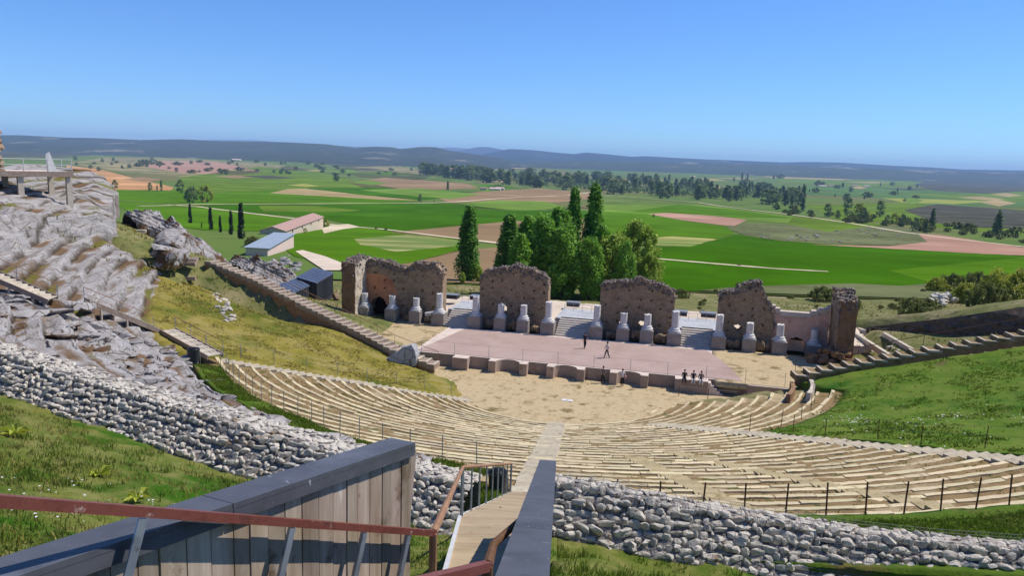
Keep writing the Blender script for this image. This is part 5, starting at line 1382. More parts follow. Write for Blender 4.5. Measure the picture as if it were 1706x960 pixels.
M['bank'] = mat('bank', [(.3, c(92, 78, 66)), (.5, c(124, 106, 90)), (.7, c(80, 72, 58))], 1.2, 9, bump=.12, bscale=4, second=[(.9, .56, .66, c(78, 84, 50))])
bank()
def low_walls():
    for (a, b_), lab in zip((((1415,545),(1440,556)), ((1418,556),(1492,604)), ((1472,560),(1520,588))), ('short pale kerb wall close behind the right tower', 'low brown kerb wall running from the right tower to the steps', 'low pale kerb wall beside the sandy path on the right')):
        p, q = hit(*a, zloc), hit(*b_, zloc); mb = MB(); n = 5
        for k in range(n):
            u = p + (q - p) * k / n; v = p + (q - p) * (k + .98) / n; mb.beam(up(u, .12), up(v, .12), .4, .62)
        tag(mb.build('kerb_wall', M['concrete']), lab, 'wall', 'low kerb walls behind the right tower')
low_walls()

# ------------------------------------------------------------------ bins
def bin_(p, h, r, label):
    t = thing('litter_bin', label, 'bin', p, 'round litter bins'); mb = MB()
    prof = [(r * .78, 0.02), (r * .8, .05), (r * .86, h * .3), (r * .93, h * .7), (r, h * .95), (r * 1.06, h * .96), (r * 1.06, h), (r * .94, h), (r * .86, h * .6), (.02, h * .55)]
    mb.lathe(p, prof, 24); mb.build('bin_body', M['bin'], t, auto=40)
    mb = MB(); n = 24; vs = []; 
    V, F = ico(); v = V * np.array([r * .98, r * .98, .16]); v = v * (1 + .12 * fbm(V[:, 0] * 4, V[:, 1] * 4, V[:, 2] * 4, 3))[:, None]; mb.add(v + np.array([p[0], p[1], p[2] + h * .98]), F); mb.build('bag', M['bag'], t)
    for k in (-1, 1): mb = MB(); mb.tube([(p[0] + k * r * 1.08, p[1], p[2] - .1), (p[0] + k * r * 1.08, p[1], p[2] + h * .8)], .02, n=6); mb.build('bracket', M['steel'], t)
# ------------------------------------------------------------------ the observer's stairway
def ltheta(p, q):
    d = np.array(q) - np.array(p); return d / np.linalg.norm(d)
# path of the lower flight: rail on its left
RA, RB, RC_, RD = atR(-60, 831, 3.15), atR(722, 889, 5.9), atR(771, 779, 14.5), atR(852, 773, 24.0)
print('rail', RA, RB, RC_, RD)
def fg_left_wall():
    u = (RB - RA)[:2] / np.linalg.norm((RB - RA)[:2]); nl = np.array([-u[1], u[0]])      # plane just behind the handrail
    def onpl(px, py):
        r_ = ray(px, py); return EYE + r_ * (((RA[:2] + nl * .15 - EYE[:2]) @ nl) / (r_[:2] @ nl))
    far = onpl(672, 737); mid = onpl(300, 858); d = far - mid; d /= np.linalg.norm(d); near = mid - d * 2.6
    t = thing('boarded_parapet', 'weathered vertical board parapet with a dark metal cap at the lower left', 'parapet', near)
    dh = d.copy(); dh[2] = 0; dh /= np.linalg.norm(dh); n = np.array([dh[1], -dh[0], 0])     # towards the stairs (right)
    L = np.linalg.norm(far - near); cw = .20
    cuts = [0, .30, .62, 1.0]
    for i in range(3):
        a = near + (far - near) * cuts[i]; b_ = near + (far - near) * cuts[i + 1] - d * .006
        mb = MB(); mb.beam(a, b_, cw, .03); 
        mb.beam(a + n * (cw / 2 - .008) - np.array([0, 0, .045]), b_ + n * (cw / 2 - .008) - np.array([0, 0, .045]), .016, .065)
        mb.beam(a - n * (cw / 2 - .008) - np.array([0, 0, .045]), b_ - n * (cw / 2 - .008) - np.array([0, 0, .045]), .016, .065)
        mb.build('cap', M['cap'], t)
    mb = MB(); s = 0.0
    while s < L - .02:
        w = min(random.choice((.11, .13, .135, .14, .15)), L - s); p = near + d * (s + w / 2); off = n * (.055 + random.uniform(-.004, .004)); ang = math.atan2(dh[1], dh[0])
        z1 = p[2] - .02; z0 = z1 - 2.3; q = p + off; sl = d[2] / np.linalg.norm(d[:2]); hw = w / 2 - .004; wl = hw * np.linalg.norm(d[:2])
        c0 = q - dh * wl; c1 = q + dh * wl; th = n * .012
        mb.hexa([(*(c0 - th)[:2], z0), (*(c0 + th)[:2], z0), (*(c1 + th)[:2], z0), (*(c1 - th)[:2], z0)],
                [(*(c0 - th)[:2], z1 - hw * sl), (*(c0 + th)[:2], z1 - hw * sl), (*(c1 + th)[:2], z1 + hw * sl), (*(c1 - th)[:2], z1 + hw * sl)])
        s += w
    mb.build('boards', M['boards'], t)
    mb = MB(); mb.beam(near - n * .02 - np.array([0, 0, 1.2]), far - n * .02 - np.array([0, 0, 1.2]), .06, 2.2); mb.build('backing', M['grey_wood'], t)
    return near, far, d, n
LN, LF, LD, LNr = fg_left_wall(); print('left wall', LN, LF, LNr)

def fg_rails():
    d1 = ltheta(RA, RB)
    t = thing('red_handrail', 'rust-red square handrail on slanting grey steel posts in front of the board parapet', 'railing', RA)
    mb = MB(); mb.beam(RA - d1 * 1.5, RB, .042, .042); mb.build('rail', M['red_rail'], t)
    sl = np.array([0, 0, -1.0]); back = d1.copy(); back[2] = 0; back /= np.linalg.norm(back)
    dn = sl * .93 - back * .36
    for px, py in ((240, 862), (487, 879), (607, 886), (680, 888)):
        # where that post meets the rail
        best = min(np.linspace(0, 1, 2000), key=lambda f: abs((lambda P: ((P[0] * math.cos(ROLL)))/max(.1, P[1]))(RA + (RB - RA) * f - EYE) - ray(px, py)[0] / ray(px, py)[1]))
        p = RA + (RB - RA) * best; mb = MB()
        a = p - np.array([0, 0, .02]); b_ = p + dn * 1.15; side = np.cross(dn / np.linalg.norm(dn), back); side /= np.linalg.norm(side)
        mb.beam(a + back * .0, b_, .045, .008, up=tuple(back)); mb.beam(a + side * .018 - back * .02, b_ + side * .018 - back * .02, .008, .045, up=tuple(back)); mb.build('post', M['steel'], t)
    mb = MB(); mb.tube([RB, RB - np.array([0, 0, 1.2])], .03, n=8); mb.build('corner_post', M['rust_rail'], t)
    t2 = thing('rusty_handrail', 'rusty handrail of the lower stairs running on to the bin', 'railing', RC_)
    mb = MB(); mb.tube([RB, RC_], .032, n=8); mb.tube([RC_, RC_ + (RD - RC_) * .5, RD], .034, n=8); mb.build('rail', M['rust_rail'], t2)
    n = 8
    for k in range(n + 1):
        p = RC_ + (RD - RC_) * k / n; mb = MB(); mb.tube([p, p - np.array([0, 0, 1.08])], .022 if k not in (0, n) else .035, n=6); mb.build('post', M['steel'], t2)
    return
fg_rails()
SW = 1.05
def fg_stairs():
    dz = np.array([0, 0, -1.06])
    P = [RB + dz + np.array([-.02, -.3, .1]), RC_ + dz, RD + dz]
    d = RD - RC_; dh = d.copy(); dh[2] = 0; dh /= np.linalg.norm(dh); n = np.array([dh[1], -dh[0], 0])
    t = thing('timber_stairs', 'pale timber stairs descending in front of the camera to the seating', 'stairs', P[1])
    mb = MB(); seq = []
    for a, b_ in ((P[0], P[1]), (P[1], P[2])):
        L = np.hypot(*(b_ - a)[:2]); k = int(L / .42)
        for i in range(k): seq.append((a + (b_ - a) * i / k, a + (b_ - a) * (i + 1) / k))
    for a, b_ in seq:
        e = (b_ - a); z = a[2] - .01; eh = e.copy(); eh[2] = 0; L = np.linalg.norm(eh); eh /= L; w = L / 2
        for q in range(2):
            c_ = a + eh * (q + .5) * w + n * SW / 2; mb.box((c_[0], c_[1], z - .02 - .006 * q), (w - .018, SW, .045), math.atan2(eh[1], eh[0]), j=.002)
        c_ = b_ + n * SW / 2; mb.box((c_[0], c_[1], z - .02 + e[2] / 2 - .02), (.025, SW - .04, abs(e[2]) * .9), math.atan2(eh[1], eh[0]))
    mb.build('treads', M['planks'], t)
    for o in (-.03, SW + .03):
        mb = MB()
        for a, b_ in ((P[0], P[1]), (P[1], P[2])): mb.beam(a + n * o + np.array([0, 0, -.03]), b_ + n * o + np.array([0, 0, -.03]), .06, .28)
        mb.build('stringer', M['white_steel'] if o < 0 else M['steel'], t)
    mb = MB()
    for a, b_ in ((P[0], P[1]), (P[1], P[2])):
        m = 5
        for k in range(m):
            for o in (.1, SW - .1):
                p = a + (b_ - a) * (k + .5) / m + n * o; z = gz(p[0], p[1])
                if p[2] - z > .35: mb.box((p[0], p[1], (p[2] + z) / 2 - .25), (.09, .09, p[2] - z + .1), 0)
    if mb.v: mb.build('supports', M['grey_wood'], t)
    return P, n
FP, FN = fg_stairs()
def fg_right():
    near = atR(866, 985, 3.7); far = atR(913, 769, 12.2); d = ltheta(near, far)
    near = near - d * 1.2
    t = thing('capped_parapet', 'dark metal capped parapet on the right side of the timber stairs', 'parapet', near)
    dh = d.copy(); dh[2] = 0; dh /= np.linalg.norm(dh); n = np.array([dh[1], -dh[0], 0]); cw = .255
    L = np.linalg.norm(far - near); cuts = [0, .30, .47, .72, 1.0]
    for i in range(4):
        a = near + d * L * cuts[i]; b_ = near + d * (L * cuts[i + 1] - .006); mb = MB(); mb.beam(a, b_, cw, .03)
        for sg in (-1, 1): mb.beam(a + n * sg * (cw / 2 - .008) - np.array([0, 0, .05]), b_ + n * sg * (cw / 2 - .008) - np.array([0, 0, .05]), .016, .075)
        mb.build('cap', M['cap'], t)
    for sg, m in ((1, 'panel'), (-1, 'boards')):
        mb = MB(); s = 0.0
        while s < L - .02:
            w = min(.14, L - s); sl = d[2] / np.linalg.norm(d[:2]); p = near + d * (s + w / 2) + n * sg * .07; wl = (w / 2 - .004) * np.linalg.norm(d[:2]); z1 = p[2] - .02; z0 = z1 - (1.15 if sg > 0 else .5)
            c0, c1 = p - dh * wl, p + dh * wl; th = n * .012
            mb.hexa([(*(c0 - th)[:2], z0 - wl * sl), (*(c0 + th)[:2], z0 - wl * sl), (*(c1 + th)[:2], z0 + wl * sl), (*(c1 - th)[:2], z0 + wl * sl)], [(*(c0 - th)[:2], z1 - wl * sl), (*(c0 + th)[:2], z1 - wl * sl), (*(c1 + th)[:2], z1 + wl * sl), (*(c1 - th)[:2], z1 + wl * sl)]); s += w
        mb.build('boards', M[m], t)
    mb = MB()
    for f in np.linspace(.05, .98, 6): p = near + d * L * f; zb = gz(p[0], p[1]) - .3; mb.box((p[0], p[1], (p[2] - .05 + zb) / 2), (.09, .09, max(.6, p[2] - .05 - zb)), 0)
    mb.build('posts', M['steel'], t)
    # dark return of the right handrail and the near red rail
    a, b_, c_, e = atR(700, 972, 3.3), atR(812, 944, 3.9), atR(822, 908, 5.4), atR(868, 866, 7.4)
    t = thing('red_handrail', 'short rust-red handrail with a dark bent end at the bottom centre', 'railing', b_)
    mb = MB(); mb.beam(a - ltheta(a, b_) * .5, b_, .044, .044); mb.build('rail', M['red_rail'], t)
    mb = MB(); mb.tube([b_, b_ * .5 + c_ * .5 + np.array([0, 0, .0]), c_, e], .028, n=8); mb.build('bent_end', M['rust'], t)
    mb = MB(); mb.tube([b_, b_ - np.array([0, 0, 1.1])], .028, n=8); mb.build('post', M['rust'], t)
fg_right()
p = RD + np.array([-1.1, .3, 0]); bb = atz(828, 826, float(cone(polar(*atz(828, 826, 9.6)[:2])[0]))); bz = gz(bb[0], bb[1]); bin_((bb[0], bb[1], bz + .05), .82, .34, 'dark round bin with a black bag at the foot of the timber stairs')
q = hit(323, 606, zloc); bin_((q[0], q[1], q[2] + .1), .95, .42, 'dark round bin beside the lowest grey stair flight on the left')

# ------------------------------------------------------------------ trees
def leaves(mb, pts, dirs, size, var=.4):
    n = len(pts); sz = size * RNG.uniform(1 - var, 1 + var, n)
    a = RNG.standard_normal((n, 3)); a += dirs * .8; a /= np.linalg.norm(a, axis=1)[:, None]
    b = np.cross(a, RNG.standard_normal((n, 3))); b /= np.linalg.norm(b, axis=1)[:, None] + 1e-9
    t = np.cross(a, b); b *= sz[:, None] * .5; t *= sz[:, None] * .62
    V = np.stack([pts - t, pts + b - t * .1, pts + t, pts - b - t * .1], 1).reshape(-1, 3); o = len(mb.v)
    mb.v.extend(map(tuple, V.tolist())); mb.f.extend([(o + 4*i, o + 4*i + 1, o + 4*i + 2, o + 4*i + 3) for i in range(n)]); mb.mi.extend([0] * n)
def tree_mesh(h, rad, nclump, nleaf, lsize, profile, base=.12, trunk=.02, m='leaf_mid', clump=.16, upward=.0, limbs=10, name='tree', seed=1, spread=1.0):
    """tree built round the origin: profile(u) gives the crown's radius (0..1) at height u of the crown"""
    global RNG
    keep = RNG; RNG = np.random.default_rng(seed); rnd = random.Random(seed)
    root = thing(name, None, 'tree')
    tb = MB(); r0 = h * trunk; bend = [(rnd.uniform(-.02, .02) * h * k / 6, rnd.uniform(-.02, .02) * h * k / 6, h * .93 * k / 6) for k in range(7)]; bend[0] = (0, 0, -.3); tb.tube(bend, r0, r0 * .18, n=7)
    lb = MB(); cl = []
    for k in range(nclump):
        u = rnd.random() ** .9; z = h * (base + (1 - base) * u * .97); R0 = rad * profile(u); a = rnd.uniform(0, 6.283); rr = R0 * math.sqrt(rnd.uniform(.12, 1.0)) * (1 + rnd.uniform(-.18, .16))
        cl.append((rr * math.cos(a), rr * math.sin(a), z, clump * h * rnd.uniform(.55, 1.25)))
    for k in range(limbs):
        q = cl[rnd.randrange(len(cl))]; zb = max(.05 * h, q[2] - (.10 + .22 * upward) * h - .5 * math.hypot(q[0], q[1])); f = zb / (h * .93) * 6; i = min(5, int(f)); b0 = Vector(bend[i]).lerp(Vector(bend[i + 1]), f - i)
        tb.tube([b0, b0.lerp(Vector(q[:3]), .5) + Vector((0, 0, .02 * h)), Vector(q[:3])], r0 * .42 * (1 - zb / h) + .012, .01, n=5)
    per = max(3, nleaf // nclump); P = []; D = []
    for (x, y, z, r) in cl:
        v = RNG.standard_normal((per, 3)); v /= np.linalg.norm(v, axis=1)[:, None]; v *= RNG.uniform(.25, 1, (per, 1)) ** .6
        sc = np.array([r * .55 * spread, r * .55 * spread, r * (.6 + 1.1 * upward)]); P.append(np.array([x, y, z]) + v * sc); D.append(v + np.array([x, y, 0]) / (rad + 1e-6) * .8 + np.array([0, 0, .5]))
    leaves(lb, np.concatenate(P), np.concatenate(D), lsize)
    tb.build('trunk', M['bark'], root, smooth=True); lb.build('crown', M[m], root)
    RNG = keep
    return root
col_prof = lambda u: (min(1, u * 5 + .35) * (1 - max(0, u - .45) ** 1.5 * 2.1) if u < .98 else .1)
spire = lambda u: max(.08, math.sin(math.pi * min(1, .12 + u * .88)) ** .6 * (1 - .55 * u))
round_prof = lambda u: max(.15, math.sin(math.pi * (.14 + .80 * u)) ** .7)
cyp = lambda u: max(.1, (1 - u) ** .5 * min(1, u * 6 + .4))

def place(proto, px, py, hpx, label, group, ground=None, Y=None, used={}, rz=None, wide=1.0, hgt=None):
    """stand a copy on the ground seen at a pixel, hpx photograph pixels tall"""
    p = ground if ground is not None else (onplain(px, py) if Y is None else aty(px, py, Y))
    dist = np.linalg.norm(p - EYE); h = hgt or hpx * dist / CF * 1.0 / math.cos(math.atan2(CZ - p[2], p[1]))
    k = id(proto); base_h = proto['_h']
    if k not in used: o = proto; used[k] = 1
    else: o = copy_tree(proto)
    o.location = tuple(map(float, p)); s = h / base_h; o.scale = (s * wide, s * wide, s); o.rotation_euler = (0, 0, random.uniform(0, 6.28) if rz is None else rz)
    tag(o, label, 'tree', group); return o
PROTO = {}
def proto(key, h, *a, **k):
    r = tree_mesh(h, *a, **k); r['_h'] = float(h); PROTO[key] = r; return r
# group of poplars behind the stage
proto('pop_a', 20, 2.5, 150, 15000, .34, col_prof, base=.05, m='leaf_mid', clump=.085, upward=.5, limbs=26, name='poplar_tree', seed=3, trunk=.011)
proto('pop_b', 20, 2.2, 150, 14000, .33, spire, base=.05, m='leaf_dark', clump=.08, upward=.6, limbs=24, name='poplar_tree', seed=4, trunk=.011)
proto('pop_c', 16, 3.6, 150, 14000, .34, round_prof, base=.06, m='leaf_mid', clump=.11, upward=.35, limbs=26, name='poplar_tree', seed=5, trunk=.013)
proto('pop_d', 14, 3.9, 140, 11000, .34, round_prof, base=.05, m='leaf_pale', clump=.12, upward=.3, limbs=30, name='leafy_tree', seed=6, trunk=.013)
PG = 'poplars behind the stage'
def behind(key, px, pytop, Y, label, wide=1.0):
    x = aty(px, 420, Y)[0]; zb = float(zloc(np.array([x]), np.array([Y]))[0]) if Y < 148 else float(plain(Y))
    top = aty(px, pytop, Y)[2]; return place(PROTO[key], 0, 0, 0, label, PG, ground=np.array([x, Y, zb]), hgt=(top - zb) * .955, wide=wide)
behind('pop_b', 848, 356, 128, 'dark slender poplar at the left edge of the group behind the stage', 1.7)
behind('pop_a', 880, 354, 132, 'mid green poplar second from the left in the group behind the stage', 1.6)
behind('pop_c', 905, 357, 126, 'broad green poplar left of the two tallest ones behind the stage', 1.1)
behind('pop_a', 930, 340, 134, 'poplar with yellowish top just left of the taller twin spires', 1.5)
behind('pop_c', 940, 372, 122, 'broad leafy poplar directly behind the gap of the central stairs', 1.15)
behind('pop_b', 954, 312, 136, 'tall dark poplar spire, left one of the two tallest', 1.0)
behind('pop_b', 987, 304, 132, 'tallest dark poplar spire, right one of the two tallest', 1.1)
behind('pop_c', 985, 395, 121, 'green bushy poplar at the foot of the tallest spire', 1.0)
behind('pop_d', 1022, 385, 126, 'pale green leafy tree right of the tallest poplar spire', 1.1)
behind('pop_d', 1062, 364, 130, 'pale green leafy tree with a pointed top at the right edge of the group', 1.05)
behind('pop_a', 915, 372, 124, 'broad mid green poplar in front of the yellowish topped one behind the stage', 1.7)
behind('pop_a', 868, 385, 122, 'lower mid green poplar behind the right end of the second wall', 1.6)
behind('pop_c', 1042, 400, 121, 'round bushy tree behind the left end of the third wall', .8)
behind('pop_a', 1003, 370, 128, 'mid green poplar just right of the tallest spire', 1.4)
behind('pop_d', 1085, 420, 126, 'low pale leafy tree at the far right of the group behind the stage', .8)
tag(place(PROTO['pop_b'], 780, 468, 118, 'single slender poplar standing alone left of the second stage wall', None, ground=None, wide=1.55), cat='tree')
for px, py, hp, lab in ((770,472,18,'small shrub at the foot of the single slender poplar, left side'), (797,470,26,'small shrub right of the foot of the single slender poplar')):
    o = place(PROTO['pop_d'], px, py, hp, lab, 'small shrubs around the single poplar', wide=1.0)
    o['category'] = 'shrub'; o.name = 'shrub'
# cypresses
proto('cyp', 8, .85, 70, 4200, .22, cyp, base=.02, m='leaf_cypress', clump=.10, upward=.7, limbs=6, name='cypress_tree', seed=9, trunk=.012)
for px, py, hp, lab in ((402,398,53,'tallest cypress, nearest of the row beside the flat-roofed shed'), (385,391,35,'second cypress from the right in the row left of the shed'), (367,387,24,'small thin cypress in the middle of the row'), (351,383,33,'cypress second from the left in the row above the pale outcrop'), (317,372,28,'leftmost cypress of the row above the pale outcrop'), (336,380,9,'tiny young cypress between the two leftmost ones')):
    place(PROTO['cyp'], px, py, hp, lab, 'row of cypresses on the left')
# scattered far trees: simple crowns, many copies
def far_proto(key, h, rad, prof, m, seed, n=900, nc=46, ls=.95, cl=.16): return proto(key, h, rad, nc, n, ls, prof, base=.06, m=m, clump=cl, upward=.2, limbs=4, name='far_tree', seed=seed, trunk=.016)
for k, (kk, h, rad, pr, m, sd) in enumerate((('f1', 18, 2.6, spire, 'leaf_far_dark', 21), ('f2', 16, 4.8, round_prof, 'leaf_far', 22), ('f3', 15, 5.4, round_prof, 'leaf_far_dark', 23), ('f4', 20, 2.3, col_prof, 'leaf_far', 24), ('f5', 12, 5.0, round_prof, 'leaf_bush', 25), ('f6', 7, 5.0, round_prof, 'leaf_olive', 26))): far_proto(kk, h, rad, pr, m, sd)
KIND = {'f1': ('slender dark spire', 'poplar_tree'), 'f2': ('rounded grey-green', 'broad_tree'), 'f3': ('rounded dark green', 'broad_tree'), 'f4': ('slender mid green', 'poplar_tree'), 'f5': ('rounded yellowish green', 'broad_tree'), 'f6': ('low spreading olive green', 'bush')}
def far(key, px, py, hp, where, group, wide=1.0):
    a, nm = KIND[key]; o = place(PROTO[key], px, py, hp, a + ' ' + ('bush' if nm == 'bush' else 'tree') + ' ' + where, group, wide=wide); o.name = nm
    if nm == 'bush': o['category'] = 'bush'
    return o
front = [(700,294),(800,304),(880,312),(1000,322),(1080,330),(1170,334)]
back = [(700,284),(800,289),(900,294),(1000,297),(1100,302),(1200,312),(1330,322)]
fx = lambda L, x: float(np.interp(x, [p[0] for p in L], [p[1] for p in L]))
for k in range(205):
    x = random.uniform(702, 1175) if k < 150 else random.uniform(1150, 1335); v = random.random()
    y = fx(back, x) * (1 - v) + (fx(front, x) if x < 1170 else 334 + (x - 1170) * .07) * v
    key = random.choices(('f1', 'f2', 'f3', 'f4'), (3, 3, 3, 2) if x < 1050 else (4, 2, 2, 4))[0]
    far(key, x, y, (12 + 8 * v) * random.uniform(.75, 1.25), 'in the wooded belt along the river beyond the poplars', 'trees of the river belt', random.uniform(1.3, 2.1))
spots = [('f1',1337,352,22),('f1',1338,336,26),('f2',1231,334,24),('f2',1378,362,20),('f2',1412,360,26),('f5',1427,366,24),('f3',1436,368,20),('f2',1465,362,24),('f3',1408,336,12),('f5',1490,374,16),('f2',1503,378,18),('f2',1524,386,20),('f1',1552,380,28),('f1',1541,390,22),('f1',1660,394,36),('f3',1395,364,12),('f5',1445,368,14),('f2',1478,372,12),('f4',1320,328,14),('f1',1236,300,12),('f1',1245,300,10),('f4',1330,330,18)]
for key, x, y, hp in spots: far(key, x, y, hp, 'by the stream on the right of the valley', 'trees by the stream on the right', 1.1)
for k in range(60):
    x = random.uniform(1290, 1720); y = 352 + (x - 1290) * .115 + random.uniform(-8, 6); far('f6', x, y, random.uniform(5, 10), 'in the hedge along the stream on the right', 'bushes of the stream hedge', random.uniform(1, 1.7))
for k in range(34):
    x = random.uniform(1210, 1540); y = 262 + (x - 1100) * .045 + random.uniform(26, 60); far(random.choice(('f3', 'f6', 'f1')), x, y, random.uniform(4, 8), 'scattered over the far fields on the right', 'scattered trees on the far right', random.uniform(1, 2))
for k in range(80):
    x = random.uniform(110, 700); y = 262 + (x - 150) * .022 + random.uniform(2, 24); far(random.choice(('f3', 'f6', 'f3')), x, y, random.uniform(3, 6), 'scattered below the left hills', 'scattered trees on the far left', random.uniform(1, 2.2))
for key, x, y, hp, lab in (('f3',560,302,13,'dark rounded solitary bush in the green fields left of centre'),('f2',700,337,13,'bare grey-green tree beside the long field track'),('f1',746,317,15,'slim solitary poplar far off before the farm'),('f1',723,337,4,'tiny dark bush on the long field track'),('f2',192,316,14,'pale tree at the edge of the orange ploughed field'),('f2',250,318,12,'left small pale tree above the dark green field'),('f4',262,320,10,'dark bush beside the small pale trees on the left'),('f4',269,319,16,'upright tree next to the small pale trees on the left'),('f2',300,322,20,'broad pale tree at the corner of the orange field'),('f3',320,338,24,'round dark green tree left of the long track'),('f5',341,337,24,'round light green tree left of the long track'),
     ('f5',542,379,12,'yellow-green bush beside the red-roofed farm building'),('f5',508,388,7,'small bush against the wall of the red-roofed farm building'),('f6',627,382,4,'dark tuft on the field track right of the farm building'),('f6',643,384,4,'second dark tuft on the field track right of the farm building'),('f3',1089,362,5,'small dark bush at the tip of the pinkish field'),('f6',1231,444,4,'small dark tuft on the lower right field track')):
    o = place(PROTO[key], x, y, hp, lab, None, wide=1.3 if key in ('f3', 'f5') else 1.0); o.name = 'solitary_tree'; 
    if 'bush' in lab or 'tuft' in lab: o['category'] = 'bush'; o.name = 'bush'
# the rest of the river wood, reading as one mass of crowns
def wood(name, rows, n, h, label):
    mb = MB(); P = []; D = []
    for k in range(n):
        x = random.uniform(rows[0][0][0], rows[0][-1][0]); v = random.random(); y = fx(rows[0], x) * (1 - v) + fx(rows[1], x) * v; q = onplain(x, y); d = np.linalg.norm(q - EYE); H = h * random.uniform(.6, 1.2); w = H * random.uniform(.25, .5)
        m = 34; a = RNG.standard_normal((m, 3)); a /= np.linalg.norm(a, axis=1)[:, None]; P.append(q + np.array([0, 0, H * .55]) + a * np.array([w, w, H * .48])); D.append(a)
        mb.tube([q, q + np.array([0, 0, H * .6])], .25, .1, n=4)
    leaves(mb, np.concatenate(P), np.concatenate(D), 3.4); tag(mb.build(name, M['leaf_far'], origin=tuple(P[0][0])), label, 'wood', kind='stuff')
wood('river_wood', ([(705,287),(800,292),(900,298),(1000,303),(1100,308),(1200,316),(1320,325)], [(705,292),(800,301),(880,309),(1000,318),(1080,326),(1170,331),(1320,330)]), 520, 15, 'dense wood filling the belt along the river between the single trees')
wood('far_wood', ([(480,266),(560,264),(660,268),(760,274)], [(480,272),(560,274),(660,280),(760,284)]), 170, 12, 'scrubby woods below the left hills')
wood('far_wood', ([(880,270),(1000,274),(1150,280)], [(880,275),(1000,279),(1150,284)]), 120, 12, 'far dark woods below the blue hills')
# bushes near at hand on the right bank and around the theatre
proto('bush_a', 3, 2.2, 70, 5200, .17, round_prof, base=.0, m='leaf_bush', clump=.26, upward=.1, limbs=10, name='bush', seed=31, trunk=.02)
proto('bush_b', 3, 2.6, 80, 5200, .17, round_prof, base=.0, m='leaf_olive', clump=.26, upward=.1, limbs=10, name='bush', seed=32, trunk=.02)
for i, (key, px, py, hp, lab) in enumerate((('bush_a',1690,512,52,'large yellow-green bush at the right edge above the dark bank'),('bush_b',1640,515,34,'olive bush left of the large yellow-green one on the bank'),('bush_a',1608,505,28,'light bush behind the heap of grey stones'),('bush_b',1588,486,24,'olive bush behind and left of the light bush'),('bush_a',1560,486,20,'small light bush on the scrub edge above the stone heap'),('bush_b',1520,530,28,'dark bush at the left end of the dark bank'),('bush_b',1545,524,22,'dark bush just below the heap of grey stones'),('bush_a',1662,494,32,'yellow-green bush second from the right edge'),('bush_b',1625,488,28,'bush on the far side of the bank below the white track'),
     ('bush_b',1370,503,22,'green bush behind the right tower, on its left'),('bush_b',1232,482,10,'small bush behind the fourth wall'),('bush_a',448,468,20,'yellow bush among the pale rocks left of the dark huts'),('bush_b',420,412,16,'olive bush on the crest left of the small rocks'),('bush_b',300,390,8,'low bush between the outcrop and the rock face'),('bush_b',1138,498,14,'bush behind the right end of the third wall'))):
    p = hit(px, py, zloc, 3, 300)
    if p[1] > 146: p = onplain(px, py)
    o = place(PROTO[key], px, py, hp, lab, None, ground=p); o['category'] = 'bush'; o.name = 'bush'
for k in range(34):
    px, py = random.uniform(1130, 1560), random.uniform(484, 530); p = hit(px, py, zloc, 3, 300)
    s_, t_ = st(p[0], p[1])
    if p[1] > 146 or t_ > TC - 18: 
        if p[1] <= 146: continue
        p = onplain(px, py)
    o = place(PROTO['bush_b'], px, py, random.uniform(4, 9), 'low olive shrub scattered over the scrub behind the right half of the stage', 'low shrubs on the scrub', ground=p); o['category'] = 'bush'; o.name = 'bush'

drape('scrub_ground', [(1085,520),(1110,492),(1200,482),(1300,477),(1420,474),(1500,478),(1600,470),(1720,464),(1760,520)], M['f_scrub'], 14)
tag(drape('white_track', [(492,420),(504,418),(540,428),(566,438),(590,452),(540,452)], M['gravel'], 15))

